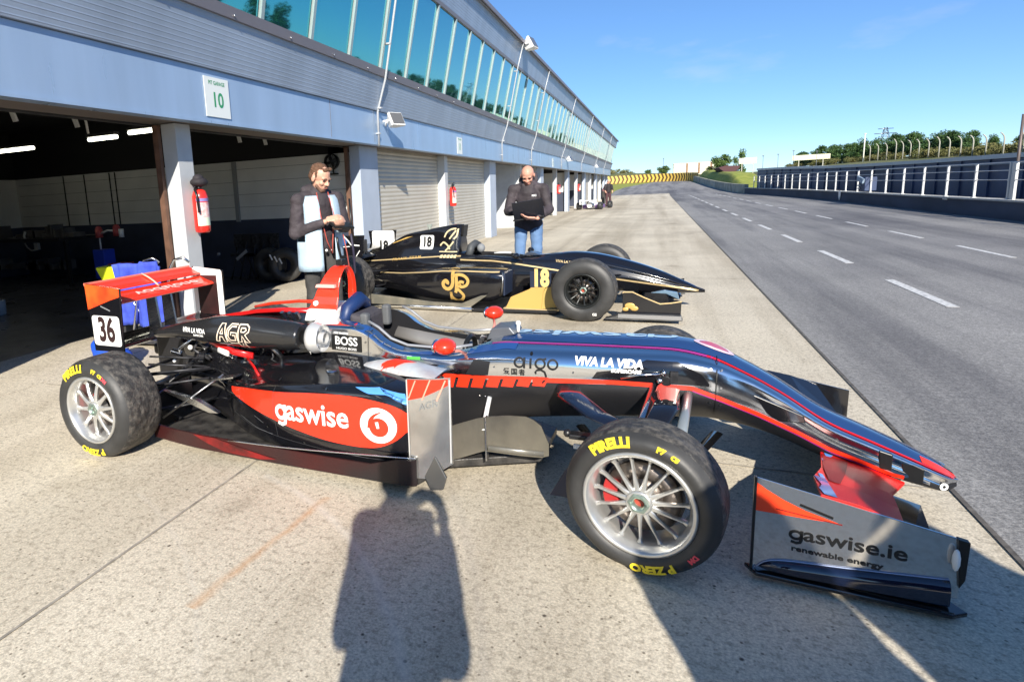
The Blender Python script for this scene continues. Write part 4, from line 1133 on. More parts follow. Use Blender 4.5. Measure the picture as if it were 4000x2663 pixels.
# dark hole round the push rod, camera pod block
bm=art(); a_poly(bm,[(2.50,.500),(2.52,.530),(2.62,.548),(2.72,.592),(2.84,.590),(2.93,.545),(2.97,.494),(2.9,.497),(2.7,.500)]); decal('suspension_cover',bm,side,N_,body_b,BLACKG,mono,.0018)
mb=MB(); mb.prism([(3.10,.475),(3.30,.395),(3.31,.365),(3.22,.360),(3.09,.435)],lambda u,v,w_:(u,w_,v),-.158,-.10); mb.build('nose_vane',BLACKG,mono,.004)
mb=MB(); mb.prism([(3.555,.275),(3.60,.262),(3.60,.195),(3.56,.20)],lambda u,v,w_:(u,w_,v),-.128,-.10); mb.prism([(3.625,.25),(3.70,.215),(3.70,.15),(3.64,.16)],lambda u,v,w_:(u,w_,v),-.122,-.09); mb.build('wing_mount_recess',INK,mono,.004)
bm=art(); a_disc(bm,(3.765,.150),.014); decal('white_dot',bm,side,N_,body_b,WHITE,mono,.002)
bm=art(); a_disc(bm,(3.765,.150),.005); decal('dark_dot',bm,side,N_,body_b,INK,mono,.003)
bm=bandart([(3.70,0),(3.81,0)],.035,.05,8); decal('red_nose_tip',bm,lambda u,v:(u,v-.065,1.3),(0,0,-1),body_b,RED,mono,.0022)
# shut lines and fasteners on the tub and nose
bm=art(); 
for x,z0,z1 in ((2.985,.36,.60),(1.40,.50,.655)): a_stroke(bm,[(x,z0),(x+.004,z1)],.0028)
a_stroke(bm,[(1.06,.50),(1.40,.50)],.0025)
decal('shut_line',bm,side,N_,body_b,INK,mono,.0024,step=.02)
bm=art()
for x,z in ((2.965,.43),(2.965,.50),(2.965,.565),(3.005,.42),(3.005,.49),(3.005,.56),(1.08,.645),(1.08,.56),(1.385,.51),(1.385,.60),(2.06,.52),(2.12,.50),(2.42,.52),(3.42,.30),(3.30,.37)): a_disc(bm,(x,z),.0045,8)
decal('fastener',bm,side,N_,body_b,STEEL,mono,.0026,step=.05)
# cockpit furniture
mb=MB(); mb.tube([(1.17,-.135,.62),(1.19,-.10,.735),(1.21,0,.775),(1.19,.10,.735),(1.17,.135,.62)],[.03,.04,.045,.04,.03],10); mb.build('head_restraint',NAVY,RC)
mb=MB(); mb.box((1.315,-.13,.665),(.05,.05,.12)); mb.box((1.315,.13,.665),(.05,.05,.12)); mb.build('headrest_pad',mat('dim_grey_foam',(.10,.105,.11),.7),RC,.015)
mb=MB(); mb.loft([[Vector((1.22,y,z)) for y,z in ((-.15,.25),(.15,.25),(.14,.72),(-.14,.72))],[Vector((1.30,y,z)) for y,z in ((-.17,.22),(.17,.22),(.12,.70),(-.12,.70))]],0,sm=False); mb.bb((1.3,-.17,.21),(1.75,.17,.27)); mb.build('seat',mat('seat_dark_cloth',(.055,.050,.058),.8,bump=.3),RC,.02)
for s in (-1,1):
    mb=MB(); mb.tube([(1.38,s*.212,.70),(1.44,s*.216,.672),(1.51,s*.218,.618),(1.60,s*.214,.588),(1.80,s*.200,.580),(1.93,s*.17,.600)],[(.007,.006)]*6,8)
    mb.build('cockpit_edge_padding',mat('grey_edge_roll',(.30,.31,.33),.35,.3),RC)
mb=MB(); mb.tube([(1.35,.195,.56),(1.5,.19,.53),(1.75,.17,.50),(1.9,.15,.51)],[(.05,.02)]*4,10); mb.build('shoulder_pad',mat('silver_grey_liner',(.26,.25,.24),.4,.4),RC)
mb=MB(); mb.tube([(1.86,.09*math.cos(a),.52+.075*math.sin(a)) for a in [2*PI*k/20 for k in range(21)]],.014,8); mb.box((1.865,0,.52),(.02,.15,.05)); mb.build('steering_wheel',INK,RC)
mb=MB(); mb.prism([(1.97,.60),(2.00,.665),(2.09,.675),(2.12,.64)],lambda u,v,w_:(u,w_,v),-.075,.075); mb.build('dash_hood',mat('smoked_grey_hood',(.12,.13,.15),.3,.3),RC,.006)
mb=MB(); 
for k in range(9): mb.box((1.93+rt.uniform(0,.08),rt.uniform(-.1,.1),.585+rt.uniform(0,.04)),(.02,.03,.02),0,Euler((k,k,k)).to_matrix())
mb.build('dash_switches',DARKMET,RC)
mb=MB(); mb.cyl((2.12,-.02,.64),(2.12,-.02,.675),.008); mb.ball((2.12,-.02,.685),.014,8); mb.build('pitot_stub',WHITE,RC)
for s,loc_ in ((-1,(1.875,-.40,.645)),(1,(1.875,.40,.645))):
    mb=MB(); M_=Euler((0,0,s*-.15)).to_matrix(); mb.ball(loc_,(.052,.062,.038),16,0,M_); o=mb.build('mirror',RED,RC)
    mb=MB(); mb.ball((loc_[0]-.045,loc_[1],loc_[2]),(.011,.053,.031),12); mb.build('mirror_glass',CHROME,o)
    mb=MB(); mb.tube([(loc_[0],loc_[1]*.97,loc_[2]-.03),(loc_[0]+.03,s*.30,.60),(loc_[0]+.04,s*.235,.57)],[.008,.007,.009],6); mb.build('mirror_stalk',mat('stalk_red_white',(.7,.25,.2),.4),o)
# roll hoop
mb=MB()
out=[]; 
for a in range(0,19):
    t=a/18; ang=PI*t
    y=-.105*math.cos(ang); z=.80+.165*math.sin(ang) if 0<t<1 else .80
    out.append((y,z))
legs=[(-.13,.70)]+[(-.118,.76)]+out+[(.118,.76),(.13,.70)]
rings=[]
for i,(y,z) in enumerate(legs):
    f=(z-.70)/.265; xr=.935+.125*f; xf=1.135+.015*f
    if y>0: xr=xf-.045-.02*(1-f)
    yi=y*.78; zi=z-.024*max(0,f-.2)
    rings.append([Vector((xr,y,z)),Vector((xf,y,z)),Vector((xf-.01,yi,zi)),Vector((xr+.01,yi,zi))])
mb.loft(rings,0,sm=False); hoop=mb.build('roll_hoop',RED,RC,.006)
mb=MB(); mb.prism([(.93,.665),(1.14,.665),(1.135,.735),(.955,.735)],lambda u,v,w_:(u,w_,v),-.15,.15); mb.build('hoop_plinth',WHITE,hoop,.01)
mb=MB(); mb.prism([(1.005,.855),(1.13,.855),(1.13,.872),(1.013,.872)],lambda u,v,w_:(u,w_,v),-.124,-.102); mb.build('hoop_band',mat('pale_red_band',(.9,.45,.38),.4),hoop)
mb=MB(); mb.cyl((1.0,-.128,.765),(1.0,-.10,.765),.014,n=14); mb.build('hoop_badge',WHITE,hoop)
mb=MB(); mb.bb((1.09,-.028,.968),(1.13,.028,1.0)); mb.build('hoop_camera_mount',INK,hoop,.004)
# red edged blade running back from the hoop
mb=MB(); mb.tube([(.97,-.12,.722),(.75,-.10,.715),(.52,-.04,.685),(.30,.0,.645),(.1,.02,.61)],[(.016,.01)]*5,6); mb.build('red_cover_ridge',REDD,cover)
mb=MB(); mb.tube([(.95,.10,.73),(.72,.12,.725),(.5,.14,.70),(.35,.15,.67)],[(.012,.01)]*4,6); mb.build('red_cover_ridge',RED,cover)
mb=MB()
for k in range(3): mb.box((.80+k*.05,-.16,.695),(.022,.02,.05),0,Euler((.5,0,0)).to_matrix())
mb.build('cover_louvre',ALU,cover)

# side mounted engine airbox with its intake ring
P=[(-.02,-.315,.585),(.12,-.318,.603),(.28,-.32,.617),(.45,-.322,.628),(.62,-.322,.630),(.80,-.322,.628),(.95,-.322,.624),(1.04,-.322,.622)]
Rr=[(.030,.05),(.042,.058),(.060,.07),(.080,.085),(.088,.09),(.088,.09),(.080,.083),(.068,.070)]
mb=MB(); mb.tube(catmull(P,4),[tuple(Vector((*Rr[min(i//4,7)],0)).lerp(Vector((*Rr[min(i//4+1,7)],0)),(i%4)/4)[:2]) for i in range(29)],24,0,flat=(0,0,1)); air=mb.build('side_airbox',mat('airbox_carbon',(.018,.018,.019),.22,0,coat=.4),RC)
mb=MB(); M_=Matrix.Translation((1.10,-.322,.622))@Matrix.Rotation(-PI/2,4,'Z')
mb.lathe([(.036,.0),(.052,-.014),(.070,-.012),(.080,.0),(.083,.022),(.072,.065)],36,0,M_); mb.lathe([(.036,.0),(.034,.03),(.030,.08)],36,0,M_); mb.build('intake_ring',mat('bright_brushed_ring',(.80,.80,.79),.32,.55,bump=.05,bscale=90),air)
mb=MB(); M_=Matrix.Translation((1.05,-.322,.622))@Matrix.Rotation(-PI/2,4,'Z'); mb.lathe([(.001,.0),(.034,.0)],24,0,M_); mb.build('intake_throat',INK,air)
air_b=bvh_of([air])
bm=a_text('VIVA LA VIDA',.036,.0012,x=.335,y=.632,w=.85); bm=a_text('SUPERCARS',.016,.0008,x=.37,y=.606,w=.95,into=bm)
decal('sponsor_lettering',bm,side,N_,air_b,WHITE,air,.0018,step=.012)
bm=art()
def ol(pts): a_stroke(bm,pts,.0075)
bx,bz,k=.505,.585,.00105
def S(*q): ol([(bx+u*k,bz+v*k) for u,v in q])
S((0,0),(45,96),(70,96),(78,0),(58,0),(52,28),(34,28),(22,0),(-2,0)); S((38,44),(54,72),(56,44),(38,44))
S((150,84),(118,84),(100,66),(92,34),(104,12),(138,12),(140,40),(122,40)); S((156,96),(112,96),(88,70),(80,26),(98,-4),(152,-4),(150,54),(112,54),(112,40))
S((166,96),(214,96),(232,84),(230,62),(206,46),(232,6),(206,6),(186,40),(178,6),(156,6),(166,96)); S((182,80),(208,80),(214,70),(200,60),(180,60),(182,80)); S((150,6),(160,-34),(178,-2),(196,-34),(196,14))
decal('team_initials',bm,side,N_,air_b,mat('cream_outline',(.80,.66,.52),.4),air,.0018,step=.012)
mb=MB()
for x in (.82,.5): mb.cyl((x,-.31,.545),(x+.02,-.24,.46),.014,n=8)
mb.build('airbox_bracket',STEEL,air)

# rear wing
W=[(-.46,.898),(-.16,.872),(-.185,.48),(-.44,.475)]
rw=empty('rear_wing',(0,0,0)); rw.parent=RC
def sub(name,mb,m,bevel=0): return mb.build(name,m,rw,bevel)
# (one level only below the car: each plane is a part)
bpy.data.objects.remove(rw)
mb=MB(); mb.prism(W,lambda u,v,w_:(u,w_,v),-.456,-.445); epn=mb.build('wing_endplate',BLACKG,RC,.002)
mb=MB(); mb.prism([(-.455,.89),(-.165,.865),(-.18,.53),(-.445,.52)],lambda u,v,w_:(u,w_,v),.445,.456); epf=mb.build('wing_endplate',BLACKG,RC,.002)
fn=lambda u,v:(u,-.4585,v)
bm=art(); a_poly(bm,[(-.4595,.897),(-.163,.8715),(-.166,.822),(-.25,.80),(-.36,.765),(-.455,.735)]); a_grid(bm,.03); decal('orange_panel',bm,fn,N_,None,ORANGE,epn,step=0)
bm=art(); a_round(bm,-.432,.515,-.192,.702,.022); decal('number_plate',bm,lambda u,v:(u,-.4582,v),N_,None,WHITE,epn,step=0)
bm=a_text('36',.208,.0070,w=.70,x=-.312,y=.609,spacing=.98); decal('race_number',bm,lambda u,v:(u,-.4596,v),N_,None,NUMINK,epn,step=0)
bm=art(); a_stroke(bm,[(-.34,.762),(-.26,.735)],.008); decal('grey_scuff',bm,fn,N_,None,GREYPAD,epn,step=0)
# far endplate: white border seen from inside
bm=art(); fo=lambda u,v:(u,.4425,v)
x0,x1,z0,z1=-.452,-.172,.535,.868
pts_o=[(x0,z0),(x1,z0),(x1,z1),(x0,z1)]
for q in ([(x0,z1-.042),(x1,z1-.042),(x1,z1-.012),(x1-.012,z1),(x0+.02,z1+.022),(x0,z1+.006)],[(x1-.052,z0),(x1,z0),(x1,z1-.042),(x1-.052,z1-.042)],[(x0,z0),(x0+.040,z0),(x0+.040,z1-.042),(x0,z1-.042)]): a_poly(bm,q)
decal('white_border',bm,fo,N_,None,WHITE,epf,step=0)
bm=art(); a_poly(bm,[(x0+.04,z0),(x1-.052,z0),(x1-.052,z1-.042),(x0+.04,z1-.042)]); decal('dark_inner_panel',bm,lambda u,v:(u,.4435,v),N_,None,mat('maroon_black_panel',(.050,.018,.018),.35,col2=(.020,.010,.010),vscale=4),epf,step=0)
def plane(x0,z0,x1,z1,t,camber=.0,n=10):
    up=[];lo=[]
    for i in range(n+1):
        s=i/n; x=x0+(x1-x0)*s; z=z0+(z1-z0)*s+camber*4*s*(1-s); th=t*(1-s)**.5*min(1,(s*8)**.5+.25)
        up.append((x,z+th/2)); lo.append((x,z-th/2))
    return up+lo[::-1]
mb=MB(); pr=plane(-.255,.768,-.385,.822,.026,-.008)
mb.loft([[Vector((x,y,z)) for x,z in pr] for y in (-.444,-.15,.15,.444)],0); mainp=mb.build('wing_main_plane',RED,RC); sharpen(mainp,60)
mb=MB(); pr=plane(-.370,.836,-.478,.888,.013,-.005)
mb.loft([[Vector((x,y,z)) for x,z in pr] for y in (-.444,.444)],0); flap=mb.build('wing_flap',RED,RC); sharpen(flap,60)
mb=MB(); mb.bb((-.483,-.445,.880),(-.476,.445,.898)); mb.build('gurney_strip',mat('pale_red_edge',(.85,.25,.18),.4),flap)
# wavy white lettering on the main plane
mp_b=bvh_of([mainp]); bm=a_text('vodafone',.13,.002,shear=.3,w=1.15)
decal('wing_lettering',bm,lambda u,v:(-.315+v*.62,.06-u*-1.0,1.2),(0,0,-1),mp_b,mat('pinkish_white_letters',(.85,.62,.55),.35),mainp,.002)
mb=MB(); mb.tube([(-.475,.0,.896),(-.42,.005,.872),(-.37,.0,.848),(-.32,-.01,.822)],[(.006,.010)]*4,6); mb.build('wing_strap',mat('pale_strap',(.80,.45,.36),.5),flap)
mb=MB(); pr=plane(-.20,.508,-.42,.545,.030,-.012); mb.loft([[Vector((x,y,z)) for x,z in pr] for y in (-.444,.444)],0); lw=mb.build('lower_wing',BLACKG,RC); sharpen(lw,60)
mb=MB(); mb.prism([(-.38,.53),(-.27,.52),(-.30,.78),(-.38,.80)],lambda u,v,w_:(u,w_,v),.06,.075); mb.prism([(-.38,.53),(-.27,.52),(-.30,.78),(-.38,.80)],lambda u,v,w_:(u,w_,v),-.075,-.06)
mb.build('wing_pylon',ALU,RC)
mb=MB(); mb.bb((-.36,-.055,.20),(-.02,.055,.52)); mb.bb((-.42,-.03,.34),(-.36,.03,.42)); mb.build('rear_crash_box',BLACKM,RC,.02)
# gearbox, suspension and other workings
mb=MB(); mb.loft([[Vector((x,y*sy,.30+z*sz)) for y,z in ((-1,-1),(1,-1),(1.1,.2),(.6,1),(-.6,1),(-1.1,.2))] for x,sy,sz in ((-.1,.06,.12),(.15,.10,.15),(.45,.15,.17),(.6,.16,.18))],0,sm=False); mb.build('gearbox',DARKMET,RC,.015)
mb=MB(); rr=random.Random(3)
for k in range(26):
    mb=MB(); x=rr.uniform(.05,.95); y=rr.uniform(-.30,-.10); z=rr.uniform(.40,.56)*(1 if x>.3 else .9)
    mb.box((x,y,z),(rr.uniform(.02,.07),rr.uniform(.02,.05),rr.uniform(.015,.05)),0,Euler((rr.random(),rr.random(),rr.random())).to_matrix()); mb.build('engine_fitting',[(DARKMET,STEEL,ALU)[k%3]],RC,.003)
for k in range(8):
    mb=MB(); x=rr.uniform(.2,.9); mb.tube([(x,-.12,.5),(x+rr.uniform(-.1,.1),-.2,.55),(x+rr.uniform(-.2,.2),-.28,.48),(x+rr.uniform(-.2,.2),-.25,.42)],rr.uniform(.005,.012),6,0); mb.build('engine_hose',[(DARKMET,STEEL,ALU)[k%3]],RC)
def arm(a,b,r,name,m,fl=None):
    mb=MB(); mb.tube([a,b],[r,r],8,0,flat=fl); return mb.build(name,m,RC)
for s in (-1,1):
    hub=(0,s*.60,.30)
    for a,b,r in (((.42,s*.14,.36),(.02,s*.64,.40),(.018,.008)),((-.12,s*.10,.36),(.0,s*.64,.40),(.018,.008)),((.45,s*.13,.20),(.03,s*.66,.17),(.02,.009)),((-.14,s*.1,.19),(-.0,s*.66,.17),(.02,.009)),((.25,s*.12,.50),(.04,s*.6,.20),(.013,.008))):
        arm(a,b,r,'rear_wishbone',BLACKM,(1,0,0))
    arm((0,s*.12,.28),(0,s*.62,.28),(.022,.022),'drive_shaft',STEEL)
for s in (-1,):
    mb=MB(); mb.cyl((.12,s*.13,.50),(.34,s*.17,.46),.030,n=12); 
    for k in range(8): mb.lathe([(.034,-.004),(.038,0),(.034,.004)],14,0,Matrix.Translation((.14+.024*k,s*(.135+.004*k),.496-.004*k))@Matrix.Rotation(PI/2,4,'Z'))
    mb.build('rear_damper',STEEL,RC)
    mb=MB(); mb.tube([(.16,-.20,.535),(.28,-.25,.548),(.42,-.30,.530),(.56,-.33,.505),(.68,-.31,.485)],[(.020,.008)]*5,8,0,flat=(0,0,1)); mb.build('red_side_cowl',REDD,RC)
    mb=MB(); mb.tube([(.46,-.345,.515),(.54,-.355,.50)],[(.018,.008)]*2,8,0,flat=(0,0,1)); mb.build('white_cowl_panel',WHITE,RC)
    mb=MB(); mb.prism([(.18,.55),(.30,.60),(.40,.56),(.28,.52)],lambda u,v,w_:(u,w_,v),-.27,-.26); mb.build('heat_shield',BRONZE,RC,.004)
    mb=MB(); mb.ball((.08,-.2,.55),.022,10); mb.ball((.2,-.3,.50),.016,10); mb.ball((.10,-.34,.42),.012,8); mb.build('breather_cap',WHITE,RC)
for k,(p,q) in enumerate((((.02,-.45,.47),(.30,-.30,.44)),((.06,-.5,.44),(.34,-.32,.40)),((.10,-.55,.40),(.40,-.36,.41)),((.12,-.55,.33),(.42,-.4,.36)))):
    arm(p,q,(.006,.006),'brake_line',DARKMET)
arm((.24,-.60,.17),(.55,-.42,.40),(.006,.006),'floor_stay',STEEL)
mb=MB(); rings=[]
for x,yo,zt in ((.02,.15,.38),(.18,.21,.44),(.36,.28,.47),(.52,.36,.465),(.68,.43,.43)):
    rings.append([Vector((x,-yo,.09)),Vector((x,-yo*.98,zt-.10)),Vector((x,-yo*.8,zt-.02)),Vector((x,-.10,zt+.02)),Vector((x,.10,zt+.02)),Vector((x,yo*.8,zt-.02)),Vector((x,yo*.98,zt-.10)),Vector((x,yo,.09))])
mb.loft(rings,0); o=mb.build('rear_cowl',BLACKG,RC,.012); sharpen(o,30)
mb=MB(); mb.tube([(.62,-.30,.47),(.72,-.36,.44),(.80,-.42,.41)],[(.012,.006)]*3,6,0,flat=(0,0,1)); mb.build('red_cowl_edge',REDD,o)
mb=MB(); mb.prism([(.50,.37),(.66,.40),(.66,.408),(.50,.378)],lambda u,v,w_:(u,w_,v),-.47,-.40); mb.build('silver_cowl_edge',ALU,o)
# diffuser and floor
mb=MB(); mb.prism([(-.30,.18),(.2,.05),(.2,.035),(-.30,.16)],lambda u,v,w_:(u,w_,v),-.42,.42)
for y in (-.42,-.2,.2,.42): mb.prism([(-.32,.20),(.2,.10),(.2,.03),(-.32,.05)],lambda u,v,w_:(u,w_,v),y-.004,y+.004)
mb.build('diffuser',BLACKM,RC)
fp=[(.16,-.60),(.45,-.635),(1.0,-.645),(1.72,-.635),(1.80,-.60),(1.86,-.40),(2.27,-.18),(2.27,.18),(1.86,.40),(1.80,.60),(1.72,.635),(1.0,.645),(.45,.635),(.16,.60)]
mb=MB(); mb.prism(fp,lambda u,v,w_:(u,v,w_),.045,.085); fl_=mb.build('floor',FLOORM,RC,.004)
mb=MB()
lip=[(.16,-.602),(.45,-.637),(1.0,-.647),(1.72,-.637),(1.80,-.602)]
mb.loft([[Vector((x,y,.05)),Vector((x,y-.004,.13 if x<1.7 else .17)),Vector((x,y+.006,.13 if x<1.7 else .17)),Vector((x,y+.01,.05))] for x,y in [tuple(p)[:2] for p in catmull([(a,b,0) for a,b in lip],4)]],0,sm=False)
mb.build('floor_edge_upstand',FLOORR,fl_)
fb_=bvh_of([KIDS[fl_.name][-1]])
bm=art(); a_poly(bm,[(.50,.128),(.66,.128),(.86,.095),(1.05,.070),(.95,.056),(.72,.06),(.60,.09)]); decal('red_scuffed_patch',bm,side,N_,fb_,mat('red_scuff',(.22,.008,.008),.4,col2=(.03,.006,.006),vscale=9),fl_,.002)
mb=MB(); mb.tube([(x,y-.006,z) for x,y,z in catmull([(.75,-.648,.13),(1.1,-.652,.145),(1.5,-.65,.172),(1.80,-.61,.176)],5)],.0035,6); mb.build('silver_edge_strip',ALU,fl_)
# sidepods
def pod(s):
    tb=[(.30,.24,.31,.30,.20),(.45,.33,.335,.30,.20),(.65,.465,.365,.32,.15),(.9,.565,.41,.36,.12),(1.15,.615,.445,.40,.10),(1.4,.635,.474,.44,.10),(1.6,.635,.482,.46,.10),(1.72,.62,.468,.45,.10),(1.80,.585,.44,.43,.12)]
    xs=[.30+1.5*i/39 for i in range(40)]; rings=[]
    for x,yo,zt,zi,zb in spline_tab(tb,xs):
        yi=.20; zti=zt+(.095 if x<1.2 else .095-.06*min(1,(x-1.2)/.4))*min(1,(x-.3)/.3)
        hp=[(yi,.10),(yo-.10,.085),(yo-.035,.10),(yo-.008,zb+.10),(yo,(zt+zb)/2+.03),(yo-.006,zt-.045),(yo-.035,zt-.008),(yo-.09,zt+.008),((yo+yi)/2,(zt+zti)/2+.004),(yi,zti)]
        rings.append([Vector((x,s*p.y,p.z)) for p in catmull([(0,a,b) for a,b in hp],3)])
    mb=MB(); mb.loft(rings,0,caps=True)
    o=mb.build('sidepod',[BLACKG,INK],RC); sharpen(o,50); return o
podn=pod(-1); podf=pod(1)
pod_b=bvh_of([podn])
dn=N_
pan=catmull([(.60,.335,0),(.80,.372,0),(1.1,.408,0),(1.35,.435,0),(1.55,.438,0),(1.70,.415,0),(1.775,.372,0)],5)+catmull([(1.765,.30,0),(1.70,.245,0),(1.60,.205,0),(1.45,.198,0),(1.25,.215,0),(1.0,.255,0),(.8,.290,0),(.62,.318,0)],5)
bm=art(); 
up=pan[:31]; lo=pan[31:]
# strip between the two edges
import itertools
def zi_(P,x):
    Q=sorted(P,key=lambda p:p.x)
    return interp([(p.x,p.y) for p in Q],x)
prev=None
for i in range(61):
    x=.60+(1.773-.60)*i/60; a=bm.verts.new((x,zi_(up,x),0)); b=bm.verts.new((x,zi_(lo,x) if i else zi_(up,x)-.004,0))
    if prev: bm.faces.new((prev[0],prev[1],b,a))
    prev=(a,b)
decal('red_side_panel',bm,side,dn,pod_b,RED,podn,.0018)
bm=a_gas('aswise',.150,.0028,.95,1.255,.326)
for v in bm.verts: v.co.y+= (v.co.x-1.255)*.03
decal('sponsor_lettering',bm,side,dn,pod_b,WHITE,podn,.0030,step=.015)
LC=(1.628,.318)
bm=art(); a_disc(bm,LC,.090,40,.94); decal('logo_disc',bm,side,dn,pod_b,WHITE,podn,.0030,step=.015)
bm=art(); a_disc(bm,(LC[0]+.004,LC[1]-.008),.047,32,.96)
decal('logo_drop',bm,side,dn,pod_b,RED,podn,.0036,step=.015)
bm=art(); P_=[tuple(p)[:2] for p in catmull([(LC[0]-.038,LC[1]-.015,0),(LC[0]-.034,LC[1]+.022,0),(LC[0]-.014,LC[1]+.048,0),(LC[0]+.020,LC[1]+.066,0)],5)]
a_stroke(bm,P_,[.030-.0018*i for i in range(len(P_))]); decal('logo_tail',bm,side,dn,pod_b,RED,podn,.0038,step=.015)
bm=art(); a_stroke(bm,[(LC[0]-.004,LC[1]+.018),(LC[0]+.002,LC[1]-.012)],[.016,.013]); decal('logo_spot',bm,side,dn,pod_b,WHITE,podn,.0044,step=.015)
bm=art(); a_poly(bm,[(1.50,.468),(1.62,.475),(1.74,.452),(1.78,.40),(1.76,.43),(1.66,.452),(1.58,.452)]); decal('blue_pod_corner',bm,lambda u,v:(u,-1.2,v+.006),dn,pod_b,SKYBLUE,podn,.0026)
bm=art(); a_stroke(bm,[(1.02,.16),(1.015,.42)],.0026); a_stroke(bm,[(.62,.20),(.80,.17),(1.5,.145),(1.76,.15)],.0026); decal('shut_line',bm,side,dn,pod_b,mat('seam_grey',(.05,.05,.055),.5),podn,.0022)
bm=art()
for x,z in ((.72,.24),(.95,.20),(1.2,.165),(1.45,.155),(1.70,.16),(1.0,.435),(1.35,.455)): a_disc(bm,(x,z),.005,8)
decal('fastener',bm,side,dn,pod_b,STEEL,podn,.0028,step=.05)
bm=art()
for q in ([(.70,.20),(.86,.17),(.98,.165)],[(1.30,.13),(1.42,.15),(1.56,.145)],[(.85,.24),(.92,.215)],[(1.60,.17),(1.70,.16)]): a_stroke(bm,q,.0018)
decal('scuff',bm,side,dn,pod_b,GREYPAD,podn,.0022)
mb=MB(); mb.bb((1.802,-.57,.13),(1.812,-.24,.43)); mb.build('radiator_intake',INK,podn)
mb=MB(); mb.prism([(.20,.31),(.42,.27),(.56,.20),(.50,.20),(.36,.25)],lambda u,v,w_:(u,w_-.12*(.6-u),v),-.50,-.47); mb.build('silver_tail_blade',ALU,podn)
# oval filler, screen deflector
mb=MB(); M_=Matrix.Translation((1.29,-.44,.492))@Matrix.Rotation(PI/2,4,'X'); mb.lathe([(.02,.006),(.036,.008),(.042,0)],28,0,M_); mb.lathe([(.001,.001),(.02,.001)],20,1,M_); o=mb.build('oval_filler',[ALU,INK],podn); 
mb=MB(); dome=[]
for i in range(9):
    s=i/8; x=1.38+.46*s; h_=.058*math.sin(PI*min(1,s*1.05))**.6; wd=.035+.085*s**.8
    dome.append([Vector((x,-.36-wd*.75*math.cos(PI*k/8)-.02*s,.488+.018*s+h_*math.sin(PI*k/8))) for k in range(9)])
mb.loft(dome,0,closed=False,caps=False); o=mb.build('chrome_cooling_duct',[mat('streaky_chrome',(.80,.84,.84),.28,.55,col2=(.72,.66,.64),vscale=9,bump=.4,bscale=18)],podn)
du_b=bvh_of([o])
bm=art(); a_poly(bm,[(1.40,-.47),(1.56,-.46),(1.72,-.37),(1.60,-.37),(1.52,-.42)]); a_poly(bm,[(1.42,-.34),(1.6,-.33),(1.55,-.31),(1.44,-.315)]); decal('red_duct_flash',bm,top,(0,0,-1),du_b,RED,o,.002,step=.015)

VB=[(1.84,.095),(1.95,.125),(2.05,.160),(2.18,.150),(2.30,.140),(2.335,.150)]
VT=[(1.84,.25),(1.92,.285),(2.03,.32),(2.15,.338),(2.24,.334),(2.29,.305),(2.32,.25),(2.335,.18)]
# turning vane, chrome bargeboard with foot
mb=MB(); q=catmull([(1.84,-.47,0),(1.95,-.43,0),(2.05,-.40,0),(2.20,-.37,0),(2.33,-.33,0)],4)
mb.loft([[Vector((p.x,p.y,interp(VB,p.x))),Vector((p.x,p.y,interp(VT,p.x))),Vector((p.x,p.y+.006,interp(VT,p.x))),Vector((p.x,p.y+.006,interp(VB,p.x)))] for p in q],0,sm=False); o=mb.build('turning_vane',mat('ground_reflection_taupe',(.095,.088,.075),.24,.4,col2=(.19,.175,.14),vscale=4,bump=.05,bscale=20),RC)  # taupe tones carry the ground's reflection in the vane's base colour
mb=MB(); mb.bb((2.06,-.415,.12),(2.066,-.385,.33)); mb.build('vane_seam',ALU,o)
mb=MB(); mb.tube([(2.07,-.402,.178),(2.20,-.375,.170),(2.31,-.342,.160)],[(.012,.006)]*3,8,0,flat=(0,0,1)); mb.build('vane_highlight',mat('pale_painted_highlight',(.26,.25,.22),.35,.5),o)  # pale strip modelled in place of a highlight low on the vane
mb=MB(); mb.tube([(2.035,-.25,.37),(2.035,-.29,.33),(2.045,-.36,.30),(2.05,-.40,.26)],[(.012,.006)]*4,6,0,flat=(1,0,0)); mb.build('white_strut',WHITE,RC)
mb=MB()
for k in range(3): mb.ball((1.99+.027*k,-.262,.375),.004,6)
mb.build('tub_rivets',ALU,RC)
bq=catmull([(1.765,-.605,0),(1.83,-.608,0),(1.90,-.602,0),(1.965,-.585,0)],4)
mb=MB(); zb_=[(1.76,.075),(1.85,.085),(1.965,.165)]
mb.loft([[Vector((p.x,p.y,interp(zb_,p.x))),Vector((p.x,p.y,.543+.08*(p.x-1.765))),Vector((p.x,p.y+.005,.543+.08*(p.x-1.765))),Vector((p.x,p.y+.005,interp(zb_,p.x)))] for p in bq],0,sm=True); brg=mb.build('bargeboard',CHROME_D,RC); sharpen(brg,30)
bg_b=bvh_of([brg])
bm=art(); a_poly(bm,[(1.772,.54),(1.955,.553),(1.955,.525),(1.90,.495),(1.84,.465),(1.772,.445)]); decal('red_flash',bm,side,N_,bg_b,RED,brg,.0015)
bm=art()
for x in (1.80,1.865,1.93): a_stroke(bm,[(x-.025,.455),(x+.015,.548)],.006)
decal('pink_slash',bm,side,N_,bg_b,mat('pink_slash',(.9,.35,.25),.4),brg,.0022)
bm=a_text('AGR',.045,.0006,x=1.865,y=.43,w=.95); 
for v in bm.verts: v.co.y+=(v.co.x-1.865)*.35
decal('faint_initials',bm,side,N_,bg_b,mat('faint_grey_ink',(.36,.37,.37),.4,.6),brg,.0018,step=.012)
bm=art(); a_stroke(bm,[(1.768,.08),(1.768,.54)],.006); a_stroke(bm,[(1.958,.17),(1.962,.55)],.006); decal('bright_edge',bm,side,N_,bg_b,mat('bright_edge',(.75,.75,.73),.3,.5),brg,.0025)
